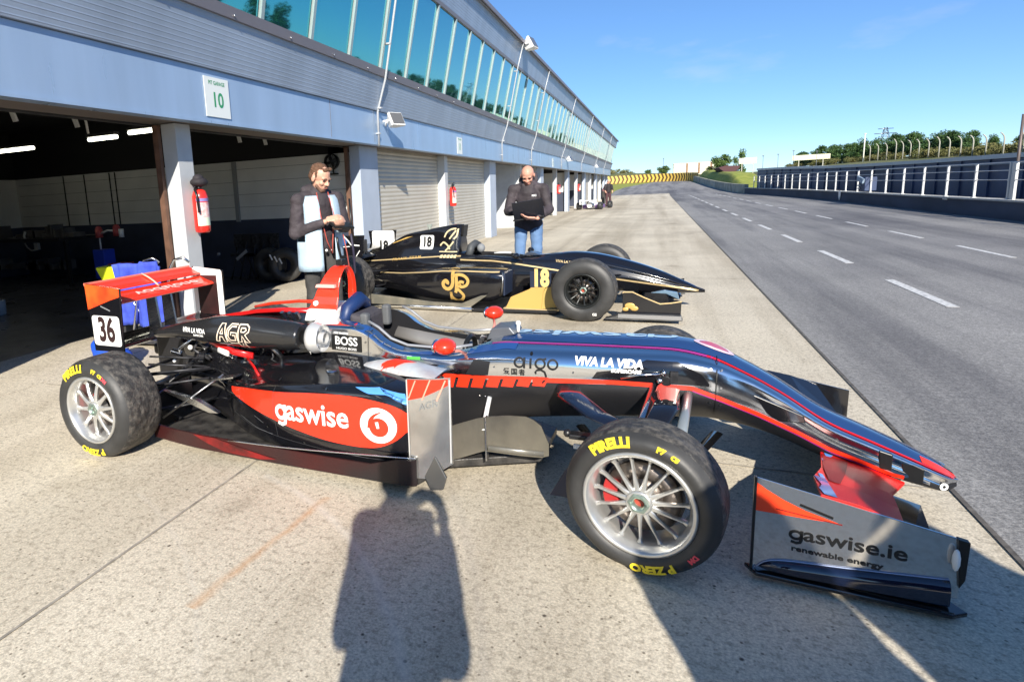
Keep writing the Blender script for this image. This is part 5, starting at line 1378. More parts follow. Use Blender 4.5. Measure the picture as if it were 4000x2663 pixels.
mb=MB(); mb.prism([(1.84,.10),(1.89,.20),(1.945,.11),(1.93,.055),(1.87,.045)],lambda u,v,w_:(u,w_+(v-.05)*.1,v),-.625,-.612); mb.build('bargeboard_foot',mat('foot_grey',(.16,.16,.155),.25,.7),brg,.003)

# front suspension
for s in (-1,1):
    mb=MB(); y0=.235*s; y1=.64*s
    mb.tube([(2.395,y0,.462),(2.43,s*.35,.455),(2.56,s*.52,.44),(2.70,y1,.43)],[(.006,.045),(.008,.062),(.008,.055),(.008,.034)],8,0,flat=(0,0,1)); mb.build('front_wishbone',mat('navy_black_blade',(.008,.011,.022),.14,0,coat=.5),RC)
    mb=MB(); mb.tube([(2.80,s*.19,.48),(2.80,s*.4,.46),(2.76,y1,.43)],[(.007,.052),(.008,.054),(.008,.040)],8,0,flat=(0,0,1)); mb.build('front_wishbone',BLACKG,RC)
    mb=MB(); mb.tube([(2.76,s*.20,.50),(2.72,s*.42,.40),(2.70,s*.60,.26)],[(.010,.018)]*3,8,0,flat=(0,0,1)); mb.build('push_rod',ALU,RC)
    mb=MB(); mb.cyl((2.885,s*.19,.455),(2.86,s*.62,.42),.019,n=14); mb.build('track_rod',mat('grey_tube',(.40,.44,.44),.3,.6),RC)
    for a,b in (((2.45,s*.20,.26),(2.74,s*.66,.17)),((3.0,s*.15,.28),(2.77,s*.66,.17))):
        mb=MB(); mb.tube([a,b],[(.008,.024)]*2,8,0,flat=(0,0,1)); mb.build('front_wishbone',BLACKG,RC)
mb=MB(); mb.cyl((2.80,-.225,.51),(2.80,-.18,.52),.022,n=12,m=0); mb.ball((2.79,-.235,.55),.012,8,1); mb.ball((2.775,-.235,.515),.014,8,1); mb.box((2.83,-.22,.53),(.03,.02,.05),0); mb.tube([(2.62,-.232,.512),(2.70,-.24,.535),(2.78,-.235,.545)],.006,6,1); mb.build('push_rod_joint',[DARKMET,ALU],RC)
mb=MB(); mb.cyl((2.93,-.165,.42),(3.02,-.155,.385),.012,.004,10); mb.build('steering_arm_fairing',ALU,RC)
mb=MB(); mb.prism([(2.38,.085),(2.66,.085),(2.70,.20),(2.62,.30),(2.50,.28),(2.44,.20)],lambda u,v,w_:(u,w_,v),-.56,-.545); mb.build('brake_duct_vane',mat('duct_navy',(.006,.016,.05),.3),RC)
mb=MB(); mb.box((2.50,-.50,.335),(.10,.05,.02)); mb.ball((2.44,-.5,.34),.018,8); mb.build('brake_duct_mouth',BLACKM,RC,.004)
mb=MB(); mb.box((2.495,-.53,.30),(.05,.01,.018)); mb.build('white_duct_tab',WHITE,RC)
wheel(RC,(0,-.735,.278),.278,.27,.184,10,'silver')
wheel(RC,(2.75,-.77,.262),.262,.20,.184,15,'silver',steer=-.1608)
wheel(RC,(2.75,.77,.262),.262,.20,.184,15,'silver',steer=-.1608,far=True)
wheel(RC,(0,.735,.278),.278,.27,.184,10,'silver',far=True)

# front wing
E=[(3.090,.362),(3.626,.252),(3.624,.060),(3.090,.022)]
mb=MB(); mb.prism(E,lambda u,v,w_:(u,w_,v),-.724,-.716); ep=mb.build('front_wing_endplate',[mat('polished_endplate',(.70,.69,.68),.08,.90,bump=.012,bscale=5)],RC,.0015)
mb=MB(); mb.prism(E,lambda u,v,w_:(u,w_,v),.716,.724); mb.build('front_wing_endplate',BLACKG,RC)
fe=lambda u,v:(u,-.7255,v)
bm=art(); a_poly(bm,[(3.092,.345),(3.12,.325),(3.17,.296),(3.23,.270),(3.32,.243),(3.22,.243),(3.10,.245),(3.092,.245)]); decal('orange_flash',bm,fe,N_,None,mat('orange_red_vinyl',(.9,.06,.015),.35),ep,step=0)
bm=art(); a_stroke(bm,[(3.15,.262),(3.33,.240)],.0035); decal('dark_red_edge',bm,lambda u,v:(u,-.7262,v),N_,None,mat('dark_red',(.2,.01,.01),.4),ep,step=0)
bm=art(); a_stroke(bm,[(3.215,.288),(3.305,.258)],.008); decal('slot',bm,fe,N_,None,INK,ep,step=0)
bm=a_gas('aswise.ie',.066,.0012,1.16,3.345,.180); bm=a_text('renewable energy',.026,.0007,w=1.3,x=3.320,y=.125,into=bm)
for v in bm.verts: v.co.y+=-(v.co.x-3.345)*.04
decal('sponsor_lettering',bm,fe,N_,None,INK,ep,step=0)
# rolled gutter and foot plate along the bottom of the endplate
gut=catmull([(3.10,.040,0),(3.135,.070,0),(3.20,.084,0),(3.35,.096,0),(3.60,.120,0)],6)
mb=MB(); rings=[]
for p in gut:
    zt=p.y; dz=max(.0,zt-.045); rings.append([Vector((p.x,-.7255-d*.026*min(1,dz/.04),zt-dz*q)) for d,q in ((0,0),(.55,.06),(.92,.28),(1,.6),(.96,1.0))])
mb.loft(rings,0,closed=False,caps=False); mb.build('endplate_gutter',mat('black_blue_gloss',(.006,.010,.028),.06,0,coat=1),ep)
mb=MB(); mb.tube([(p.x,-.7275,p.y) for p in gut],.0022,6); mb.build('gutter_edge',mat('blue_grey_edge',(.35,.42,.60),.3,.5),ep)
mb=MB(); mb.prism([(3.07,-.70),(3.10,-.75),(3.60,-.775),(3.645,-.745),(3.62,-.70)],lambda u,v,w_:(u,v,w_-.02*0),.020,.034); o=mb.build('endplate_foot',BLACKG,RC,.003)
mb=MB(); mb.bb((3.085,-.728,.02),(3.093,-.712,.364)); mb.build('endplate_edge',INK,ep)
mb=MB(); mb.prism([(3.608,.258),(3.636,.252),(3.634,.13),(3.622,.10)],lambda u,v,w_:(u,w_,v),-.735,-.712); mb.build('endplate_edge',INK,ep,.002)
mb=MB(); mb.ball((3.605,-.742,.195),(.010,.014,.036),10); mb.build('endplate_light_tab',WHITE,ep)
# flap and main plane from nose pillar to endplate
def fw_sheet(rows,t=.012):
    mb=MB(); up=[[Vector(p) for p in r] for r in rows]; n=len(up[0])
    rings=[r+[p+Vector((0,0,-t)) for p in reversed(r)] for r in up]
    mb.loft(rings,0,sm=False); return mb
for s in (-1,1):
    # chords from the tub out to the endplate: rear edge high, front edge low
    rows=[[(3.27,s*.715,.330),(3.37,s*.715,.312),(3.485,s*.715,.275)],[(3.30,s*.42,.262),(3.42,s*.42,.235),(3.55,s*.42,.185)],[(3.345,s*.29,.245),(3.45,s*.29,.215),(3.565,s*.29,.175)],[(3.37,s*.12,.240),(3.50,s*.12,.205),(3.645,s*.12,.155)]]
    f=fw_sheet(rows).build('front_wing_flap',mat('flat_red_flap',(.62,.012,.010),.5,spec=.25) if s<0 else BLACKG,RC,.002)
    if s<0:
        fb=bvh_of([f])
        bm=art(); a_poly(bm,[(3.26,-.71),(3.315,-.71),(3.335,-.42),(3.33,-.31),(3.41,-.13),(3.36,-.13),(3.30,-.36)]); decal('painted_sky_flap_edge',bm,top,(0,0,-1),fb,SKYBLUE,f,.002)  # sky reflection on the flap, put in as a blue decal
        bm=art(); a_poly(bm,[(3.35,-.30),(3.37,-.15),(3.455,-.15),(3.42,-.29),(3.375,-.44),(3.345,-.44)]); decal('shaded_maroon_patch',bm,top,(0,0,-1),fb,mat('flap_red_shaded',(.20,.008,.008),.5,spec=.2),f,.002)  # shade on the flap painted as a darker copy of its red
    rows=[[(3.40,s*.715,.19),(3.50,s*.715,.15),(3.615,s*.715,.08)],[(3.44,s*.12,.14),(3.56,s*.12,.11),(3.70,s*.12,.07)]]
    fw_sheet(rows,.016).build('front_wing_main_plane',BLACKG,RC,.002)
mb=MB()
for s in (-1,1): mb.prism([(3.38,.22),(3.60,.20),(3.62,.10),(3.46,.10)],lambda u,v,w_:(u,w_,v),s*.085,s*.093)
mb.build('nose_pillar',BLACKM,RC)
# ---------------------------------------------------------------- black and gold car
GC=empty('single_seater_race_car',(-.601,6.999,0),rad(-3.0),'black and gold single seater race car number 18 parked behind the chrome one','race car')
def bone(name,mb,m,bevel=0,par=GC): return mb.build(name,m,par,bevel)
# columns: x zb wb zm wm zs ws zt wt zc
tab=[(-1.56,.10,.20,.34,.26,.52,.24,.60,.18,.62),(-1.3,.10,.22,.34,.27,.53,.25,.595,.22,.60),(-1.0,.11,.22,.34,.27,.51,.25,.578,.215,.585),(-.78,.13,.21,.34,.26,.49,.24,.555,.19,.570),(-.5,.18,.20,.36,.25,.48,.23,.555,.16,.592),(-.2,.20,.18,.38,.23,.49,.205,.565,.14,.615),
(.0,.21,.16,.38,.21,.475,.185,.55,.13,.598),(.3,.20,.13,.34,.175,.42,.155,.475,.11,.530),(.6,.195,.10,.29,.135,.345,.12,.385,.085,.435),(.85,.185,.07,.235,.09,.27,.08,.295,.06,.325),(1.02,.185,.03,.205,.045,.22,.04,.232,.03,.243),(1.09,.188,.008,.194,.012,.2,.012,.204,.008,.207)]
b1=body_loft(tab,70,sec,5).build('monocoque_and_nose',[BLACKG,BLACKM],GC)
cut=MB(); pts=[(-1.50,.10),(-1.46,.17),(-1.3,.20),(-1.05,.19),(-.85,.15),(-.78,.08)]
cut.prism([(x,-y) for x,y in pts]+[(x,y) for x,y in reversed(pts)],lambda u,v,w_:(u,v,w_),.25,1.1); cuto=cut.build('cutter',[BLACKM]); cuto.parent=GC
bo=b1.modifiers.new('b','BOOLEAN'); bo.object=cuto; bo.operation='DIFFERENCE'; bo.solver='EXACT'; bo.material_mode='TRANSFER'; bake(b1,True); bpy.data.objects.remove(cuto); sharpen(b1,38)
# tall engine cover with airbox
tb=[(-3.02,.36,.03,.46,.04,.50,.035,.53,.02,.545),(-2.7,.28,.08,.44,.10,.55,.06,.61,.02,.635),(-2.3,.2,.14,.42,.17,.60,.09,.78,.02,.835),(-2.0,.14,.19,.40,.23,.60,.14,.84,.035,.893),(-1.75,.12,.20,.38,.25,.60,.18,.86,.07,.935),(-1.60,.10,.20,.36,.26,.58,.20,.855,.09,.950),(-1.54,.10,.20,.36,.26,.58,.20,.85,.085,.948)]
sec2=lambda r:[(0,r[1]),(r[2]*.7,r[1]),(r[2],r[1]+.012),(r[4],r[3]),(r[4],(r[3]+r[5])/2),(r[6],r[5]),(r[8]*1.6,(r[5]+r[7])/2),(r[8]+.004,r[7]),(r[8]*.5,r[9]-.008),(0,r[9])]
b2=body_loft(tb,50,sec2,4).build('engine_cover',[BLACKG],GC); sharpen(b2,45)
mb=MB(); mb.prism([(-1.54,.84),(-1.53,.94),(-1.50,.94),(-1.52,.80)],lambda u,v,w_:(u,w_,v),-.075,.075); bone('airbox_intake',mb,INK,0,b2)
bb_=bvh_of([b1,b2])
sd=lambda u,v:(u,-1.4,v)
G1=[(-2.95,.495),(-2.84,.504),(-2.4,.535),(-1.8,.576),(-1.5,.585)]
decal('gold_pinstripe',bandart(G1,.010,.014,60),sd,N_,bb_,GOLDL,b2,.002)
G3=[(-1.5,.545),(-1.1,.535),(-.875,.508),(-.375,.432),(.193,.344),(.83,.249),(1.03,.212)]
decal('gold_pinstripe',bandart(G3,.016,.018,80),sd,N_,bb_,GOLDL,b1,.002)
bm=art(); a_round(bm,-2.095,.655,-1.90,.825,.022); decal('number_plate',bm,lambda u,v:(u,-1.4,v),N_,bb_,WHITE,b2,.002,step=.015)
bm=a_text('18',.165,.0075,w=.80,x=-1.998,y=.738); decal('race_number',bm,sd,N_,bb_,INK,b2,.0038,step=.015)
# gold scrolls by the airbox (abstract gilt ornament) and small gilt script
bm=art()
for q in ([(-1.75,.80),(-1.72,.86),(-1.66,.895),(-1.60,.90)],[(-1.68,.78),(-1.64,.83),(-1.60,.88)],[(-1.62,.78),(-1.585,.82),(-1.575,.90)],[(-1.80,.70),(-1.76,.74),(-1.70,.71),(-1.66,.66)],[(-1.72,.64),(-1.66,.70),(-1.62,.75)]):
    a_stroke(bm,[tuple(p)[:2] for p in catmull([(a,b,0) for a,b in q],4)],.020)
a_stroke(bm,[(-1.80,.632),(-1.56,.632)],.012); a_disc(bm,(-1.79,.715),.012,10)
for k in range(5): a_poly(bm,[(-1.78+.045*k,.560),(-1.745+.045*k,.560),(-1.742+.045*k,.600),(-1.776+.045*k,.592)])
decal('gilt_ornament',bm,sd,N_,bb_,mat('pale_gilt',(.72,.58,.34),.35,.2),b2,.0022,step=.02)
bm=a_text('FRANK TEAM',.040,.0008,x=-2.25,y=.548,w=1.4,spacing=1.3); 
for v in bm.verts: v.co.y+=(v.co.x+2.25)*.10
decal('gilt_lettering',bm,sd,N_,bb_,GOLD,b2,.0025,step=.02)
bm=a_text('VIVA LA VIDA',.034,.001,x=-.28,y=.520,w=1.1)
for v in bm.verts: v.co.y-=(v.co.x+.28)*.10
decal('gilt_lettering',bm,sd,N_,bb_,GOLDL,b1,.0025,step=.015)
bm=art(); a_poly(bm,[(-2.5,.72),(-2.2,.815),(-2.3,.80),(-2.48,.735)]); decal('gilt_ornament',bm,sd,N_,bb_,GOLD,b2,.0022)
decal('blue_black_top',bandart([(-.7,0),(1.0,0)],.20,.07,40),top,(0,0,-1),bb_,mat('blue_black_gloss',(.006,.014,.035),.07,0,coat=1),b1,.001)
# side pods
def gpod(s):
    tb=[(-2.72,.20,.37,.40,.17),(-2.5,.30,.385,.42,.17),(-2.2,.42,.40,.45,.15),(-1.9,.53,.43,.48,.11),(-1.6,.60,.468,.50,.10),(-1.3,.625,.474,.50,.10),(-1.05,.62,.468,.49,.11),(-.92,.60,.455,.48,.16),(-.88,.585,.45,.475,.19)]
    rings=[]
    for x,yo,zt,zti,zb in spline_tab(tb,[-2.72+1.84*i/35 for i in range(36)]):
        hp=[(.18,zb),(yo-.14,zb),(yo-.05,zb+.02),(yo-.012,zb+.09),(yo,(zt+zb)/2),(yo-.005,zt-.05),(yo-.035,zt-.01),(yo-.10,zt+.006),((yo+.18)/2,(zt+zti)/2),(.18,zti)]
        rings.append([Vector((x,s*p.y,p.z)) for p in catmull([(0,a,b) for a,b in hp],3)])
    mb=MB(); mb.loft(rings,0,caps=True); o=mb.build('sidepod',[BLACKG],GC); return sharpen(o,50)
gp=gpod(-1); gpod(1); gpb=bvh_of([gp])
decal('gold_pinstripe',bandart([(-2.6,.375),(-2.2,.392),(-1.9,.42),(-1.6,.452),(-1.3,.458),(-.93,.448)],.008,.014,60),sd,N_,gpb,GOLDL,gp,.002)
decal('silver_pinstripe',bandart([(-2.75,.335),(-2.6,.29),(-2.4,.25),(-2.1,.225)],.012,.008,30),sd,N_,gpb,ALU,gp,.002)
mb=MB(); mb.prism([(-.885,.19),(-.885,.44),(-.86,.44),(-.87,.19)],lambda u,v,w_:(u,w_,v),-.58,-.27); bone('radiator_intake',mb,mat('intake_navy',(.02,.03,.06),.4),0,gp)
mb=MB(); mb.tube([(-.90,-.60,.20),(-.885,-.605,.33),(-.885,-.60,.45)],.010,8); bone('bright_intake_edge',mb,STEEL,0,gp)
# monogram: J, P and S as interlaced gilt strokes
def cs(q,n=5): return [tuple(p)[:2] for p in catmull([(a,b,0) for a,b in q],n)]
bm=art(); o_=(-1.44,.295); k=.0165
def st(q,w_): 
    P=cs([(o_[0]+a*k,o_[1]+b*k) for a,b in q]); a_stroke(bm,P,w_*1.35)
st([(-4.5,10.4),(-1,10.6),(2.5,10.4)],.018)
st([(-1,10.4),(-1.2,6),(-1.2,2),(-2.5,-1.2),(-5.2,-2.6),(-8,-1.2),(-8.6,1.5),(-6.8,3.2),(-5.2,2.2),(-5.6,.8)],.030)
st([(1.4,7),(1.6,2),(1.2,-3),(.6,-5.0)],.026)
st([(-1.5,6.2),(3,7.6),(7.6,6.6),(10,3.6),(8.6,.4),(5,-.8),(3.6,.2),(4.6,1.4)],.024)
st([(7,2.2),(4.2,2.6),(2,-1.5),(4.2,-4),(6.4,-7),(4,-10.3),(0,-10.2),(-2.6,-7.6),(-2.8,-4.6),(-2.9,-10.2)],.024)
decal('gilt_monogram',bm,sd,N_,gpb,GOLD,gp,.0024,step=.02)
# floor
mb=MB(); mb.prism([(-2.85,-.60),(-1.2,-.67),(-.95,-.66),(-.30,-.62),(-.28,.62),(-.95,.66),(-1.2,.67),(-2.85,.60)],lambda u,v,w_:(u,v,w_),.018,.05); bf=bone('floor',mb,BLACKM,.004)
mb=MB(); mb.tube([(-2.75,-.615,.04),(-2.0,-.65,.04),(-1.22,-.675,.04)],[(.026,.018)]*3,6,0,flat=(0,0,1)); bone('silver_floor_edge',mb,ALU,0,bf)
mb=MB(); mb.prism([(-2.75,.055),(-1.25,.055),(-1.05,.20),(-1.12,.195),(-1.35,.10),(-1.7,.105),(-2.2,.15),(-2.72,.19)],lambda u,v,w_:(u,w_,v),-.66,-.63); bone('scuffed_floor_side',mb,mat('grey_scuffed_side',(.15,.145,.12),.35,.3,col2=(.28,.25,.19),vscale=5),.004,bf)
# gold bargeboards with number
for s in (-1,1):
    def f2(u,v,w_,s=s): return (u,s*w_,v)
    mb=MB(); mb.prism([(-.86,.055),(-.80,.18),(-.70,.225),(-.60,.27),(-.565,.30),(-.585,.46),(-.365,.455),(-.40,.34),(-.45,.24),(-.47,.06)],f2,.58,.592); o=bone('gold_bargeboard',mb,GOLD,.003)
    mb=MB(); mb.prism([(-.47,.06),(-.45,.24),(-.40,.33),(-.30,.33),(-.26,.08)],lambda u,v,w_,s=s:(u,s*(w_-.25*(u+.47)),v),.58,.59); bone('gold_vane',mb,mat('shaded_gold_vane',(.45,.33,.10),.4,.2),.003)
    mb=MB(); mb.prism([(-.88,.045),(-.28,.045),(-.28,.06),(-.88,.06)],lambda u,v,w_,s=s:(u,s*w_,v),.50,.61); bone('gold_board_foot',mb,GOLDL)
bm=a_text('18',.25,.012,w=.72,x=-.475,y=.385); decal('race_number',bm,lambda u,v:(u,-.598,v),N_,None,mat('pale_gold_numerals',(.78,.56,.20),.4),o,step=0)
bm=art(); a_poly(bm,[(-.585,.29),(-.365,.30),(-.362,.462),(-.588,.468)]); decal('dark_number_ground',bm,lambda u,v:(u,-.5935,v),N_,None,mat('navy_number_ground',(.015,.022,.045),.4),o,step=0)
# rear wing
for s in (-1,1):
    mb=MB(); mb.prism([(-3.10,.862),(-2.665,.868),(-2.71,.60),(-2.82,.50),(-3.05,.50)],lambda u,v,w_,s=s:(u,s*w_,v),.448,.458); o=bone('wing_endplate',mb,BLACKG,.002)
    if s<0:
        bm=art(); a_stroke(bm,[(-2.96,.86),(-2.90,.80),(-2.86,.75),(-2.74,.74)],.016); a_stroke(bm,[(-3.09,.72),(-2.88,.73)],.010); a_stroke(bm,[(-2.80,.60),(-2.74,.68)],.010)
        decal('white_swoosh',bm,lambda u,v:(u,-.460,v),N_,None,WHITE,o,step=0)
        bm=art(); a_poly(bm,[(-3.09,.855),(-2.97,.858),(-2.91,.80),(-2.94,.745),(-3.09,.735)]); decal('blue_panel',bm,lambda u,v:(u,-.4592,v),N_,None,mat('blue_panel',(.03,.10,.26),.3),o,step=0)
    else:
        bm=art(); a_round(bm,-3.045,.56,-2.70,.862,.035); decal('number_plate',bm,lambda u,v:(u,.4465,v),N_,None,WHITE,o,step=0)
        bm=a_text('18',.19,.009,w=.80,x=-2.875,y=.645); decal('race_number',bm,lambda u,v:(u,.4455,v),N_,None,INK,o,step=0)
for (a,b,c,d) in ((-2.74,.575,-2.93,.62),(-2.915,.63,-3.08,.69)):
    mb=MB(); pr=plane(a,b,c,d,.02,-.006); mb.loft([[Vector((x,y,z)) for x,z in pr] for y in (-.447,.447)],0); bone('wing_plane',mb,BLACKG)
mb=MB(); mb.bb((-3.0,-.04,.3),(-2.9,.04,.78)); mb.bb((-3.1,-.10,.2),(-2.7,.10,.42)); bone('rear_wing_mount',mb,BLACKM,.01)
# driver's head restraint, mirrors
mb=MB(); mb.tube([(-1.42,-.16,.58),(-1.40,-.13,.69),(-1.39,0,.715),(-1.40,.13,.69),(-1.42,.16,.58)],[.045]*5,10); bone('head_restraint',mb,mat('dark_grey_pad',(.06,.065,.07),.6))
mb=MB(); mb.ball((-1.30,-.06,.665),(.05,.05,.055),12); bone('grey_pad',mb,GREYPAD)
for s in (-1,1):
    mb=MB(); mb.ball((-.80,s*.34,.60),(.04,.06,.035),12); o=bone('mirror',mb,BLACKG); 
    mb=MB(); mb.tube([(-.79,s*.33,.58),(-.77,s*.22,.545)],.007,6); bone('mirror_stalk',mb,STEEL,0,o)
mb=MB(); mb.prism([(-.80,.575),(-.74,.615),(-.66,.61),(-.60,.59)],lambda u,v,w_:(u,w_,v),-.09,.09); bone('windscreen_hood',mb,mat('smoky_screen',(.05,.06,.08),.1),.004)
mb=MB(); mb.tube([(-1.15,-.02,.60),(-1.02,-.02,.607),(-.95,0,.60)],[.010,.012,.010],8); bone('white_belt_pad',mb,WHITE)
mb=MB(); mb.cyl((-1.98,.0,.89),(-1.98,.0,.925),.018,n=10); mb.box((-1.98,0,.94),(.06,.03,.035)); bone('roll_bar_camera',mb,mat('grey_green_box',(.25,.28,.25),.5),.004)
# suspension, wheels
for s in (-1,1):
    for a,b in (((-.30,s*.2,.42),(-.02,s*.62,.42)),((.28,s*.15,.38),(.02,s*.62,.42)),((-.28,s*.18,.24),(0,s*.62,.20)),((.3,s*.14,.24),(0,s*.62,.20)),((-2.4,s*.12,.40),(-2.78,s*.6,.42)),((-2.9,s*.1,.38),(-2.80,s*.6,.42)),((-2.4,s*.12,.24),(-2.8,s*.6,.2)),((0.02,s*.2,.46),(0,s*.6,.24))):
        mb=MB(); mb.tube([a,b],[(.009,.022)]*2,6,0,flat=(0,0,1)); bone('suspension_arm',mb,BLACKM)
for c,W_,far in (((0,-.765,.312),.26,False),((0,.765,.312),.26,True),((-2.80,-.70,.315),.33,False),((-2.80,.70,.315),.33,True)):
    wheel(GC,c,.312 if W_<.3 else .315,W_,.172,12,'black',0,far,False)
# white sidewall mark
bm=a_text('G5',.035,.001,x=.12,y=.085); decal('tyre_mark',bm,lambda u,v:(u,-.900,v),N_,None,WHITE,GC,step=0)
# front wing
for s in (-1,1):
    mb=MB(); mb.prism([(.365,.05),(.36,.295),(.45,.300),(.70,.182),(.885,.224),(.88,.05)],lambda u,v,w_,s=s:(u,s*w_,v),.745,.752); o=bone('front_wing_endplate',mb,BLACKG,.002)
    bm=bandart([(.36,.285),(.37,.294),(.45,.297),(.56,.245),(.70,.188),(.80,.200),(.885,.218)],.012,.012,40); decal('gold_pinstripe',bm,lambda u,v,s=s:(u,s*.7545,v),N_,None,GOLDL,o,step=0)
    mb=MB(); mb.prism([(.20,.03),(.30,.06),(.34,.085),(.88,.088),(.90,.04),(.32,.03)],lambda u,v,w_,s=s:(u,s*w_,v),.70,.82); bone('endplate_footplate',mb,mat('grey_scuffed_plank',(.12,.12,.12),.4,.3,var=.3,vscale=12),.004)
    mb=MB(); mb.bb((.33,s*.822,.05),(.89,s*.828,.088)); bone('footplate_edge',mb,mat('mid_grey_edge',(.30,.30,.30),.4,.4))
    for (a,b,c,d) in ((.86,.10,.62,.12),(.64,.13,.46,.20)):
        mb=MB(); pr=plane(a,b,c,d,.02,-.006); ys_=sorted((s*.08,s*.745)); mb.loft([[Vector((x,y,z)) for x,z in pr] for y in ys_],0); bone('front_wing_plane',mb,BLACKG)
mb=MB(); mb.ball((.43,-.756,.16),(.05,.004,.03),12); mb.ball((.47,-.756,.135),(.04,.004,.025),10); mb.ball((.39,-.756,.125),(.03,.004,.02),10); bone('gilt_leaf_emblem',mb,GOLD)
mb=MB(); mb.prism([(.60,.25),(.74,.245),(.86,.19),(.84,.26),(.72,.28)],lambda u,v,w_:(u,w_,v),-.5,-.45); bone('blue_grey_flap',mb,mat('blue_grey_flap',(.18,.28,.38),.2,.3),.004)
mb=MB()
for s in (-1,1): mb.prism([(.45,.22),(.70,.22),(.75,.11),(.55,.11)],lambda u,v,w_,s=s:(u,w_,v),s*.06-.004,s*.06+.004)
bone('nose_pillar',mb,BLACKM)
# ---------------------------------------------------------------- people
def cap(mb,p0,p1,r0,r1,n=14):
    x,y,z,l=frame(p0,p1); p0=Vector(p0);p1=Vector(p1); rings=[]
    for i in range(5):
        t=PI/2*i/4; rings.append((p0-z*r0*math.cos(t),max(1e-4,r0*math.sin(t))))
    for i in range(5):
        t=PI/2*(1-i/4); rings.append((p1+z*r1*math.cos(t),max(1e-4,r1*math.sin(t))))
    R_=[[c+(x*math.cos(2*PI*k/n)+y*math.sin(2*PI*k/n))*r for k in range(n)] for c,r in rings]
    mb.loft(R_,0,caps=True)
def blob(name,prims,voxel,m,parent,fold=0,fs=9,sm=6,seed=0):
    mb=MB()
    for p in prims:
        if p[0]=='c': cap(mb,*p[1:])
        elif p[0]=='e':
            mb.ball(p[1],p[2],16,0,Euler(p[3]).to_matrix() if len(p)>3 else None)
        elif p[0]=='b': mb.box(p[1],p[2],0,Euler(p[3]).to_matrix() if len(p)>3 else None)
    o=mb.build(name,m,parent)
    r=o.modifiers.new('r','REMESH'); r.mode='VOXEL'; r.voxel_size=voxel
    s=o.modifiers.new('s','SMOOTH'); s.factor=.5; s.iterations=sm
    bake(o,True)
    if not o.data.materials: o.data.materials.append(m)
    if fold:
        me=o.data
        for v in me.vertices:
            q=v.co*fs; d=noise.noise(Vector((q.x+seed,q.y,q.z*1.8)))*.7+noise.noise(Vector((q.x*2.3,q.y*2.3,q.z*3.3+seed)))*.35
            v.co+=v.normal*d*fold
    return o
def hand(side_,wrist,dirv,palm_n,curl=.5,s=1.0):
    """palm + four curled fingers + thumb leaving the side of the palm"""
    d=Vector(dirv).normalized(); n=Vector(palm_n).normalized(); n=(n-d*n.dot(d)).normalized(); a=d.cross(n)*side_
    w=Vector(wrist); out=[]
    pc=w+d*.048*s
    for t in (-.024,-.008,.008,.024): out.append(('c',w+a*t*.7*s+d*.01*s,w+d*.085*s+a*t*s,.013*s,.012*s))
    for i,(t,L_) in enumerate(((-.030,.058),(-.010,.070),(.010,.074),(.030,.066))):
        p=w+d*.088*s+a*t*s; dd=d.copy()
        segs=(L_*.45,L_*.32,L_*.23)
        for k,sg in enumerate(segs):
            ang=curl*(.75+.15*i*.3); dd=(dd*math.cos(ang)+n*math.sin(ang)).normalized() if True else dd
            q=p+dd*sg*s*1.25; out.append(('c',p,q,.0098*s-.0008*k,.0090*s-.0008*k)); p=q
    p=w+d*.03*s+a*.030*s; q=p+(d*.6+a*.75+n*.3).normalized()*.036*s; out.append(('c',p,q,.013*s,.011*s)); r=q+(d*.8+a*.2+n*.5).normalized()*.03*s; out.append(('c',q,r,.011*s,.009*s))
    return out
def head_prims(c,tilt,yaw_=0,beard=False,s=1.0):
    """head facing local -Y, tilt = looking down"""
    M_=Matrix.Rotation(yaw_,3,'Z')@Matrix.Rotation(tilt,3,'X')
    P=lambda x,y,z: Vector(c)+M_@(Vector((x,y,z))*s)
    E_=M_.to_euler()
    L=[('e',P(0,.010,.035),(.076*s,.094*s,.082*s),E_),('e',P(0,-.012,-.035),(.060*s,.070*s,.075*s),E_),('e',P(0,-.045,-.075),(.038*s,.032*s,.030*s),E_),
       ('e',P(0,-.070,.022),(.055*s,.018*s,.016*s),E_),('c',P(0,-.082,.008),P(0,-.100,-.022),.009*s,.0135*s),('e',P(.014,-.088,-.026),(.009*s,)*3),('e',P(-.014,-.088,-.026),(.009*s,)*3),
       ('e',P(.036,-.060,-.020),(.022*s,.022*s,.020*s),E_),('e',P(-.036,-.060,-.020),(.022*s,.022*s,.020*s),E_),('e',P(0,-.080,-.050),(.022*s,.010*s,.008*s),E_),('e',P(0,-.078,-.060),(.020*s,.010*s,.008*s),E_),
       ('e',P(.078,.008,-.005),(.011*s,.020*s,.030*s),E_),('e',P(-.078,.008,-.005),(.011*s,.020*s,.030*s),E_)]
    return L,P,E_
def face_bits(P,parent,s=1.0):
    for x in (-.031,.031):
        mb=MB(); mb.ball(P(x,-.074,.004),(.011*s,.008*s,.008*s),10); mb.build('eye',EYE,parent)
        mb=MB(); mb.tube([P(x-.018,-.083,.024),P(x,-.090,.030),P(x+.018,-.083,.024)],.0042*s,6); mb.build('eyebrow',BEARD,parent)
    mb=MB(); mb.ball(P(0,-.087,-.055),(.021*s,.006*s,.0055*s),10); mb.build('mouth',LIP,parent)

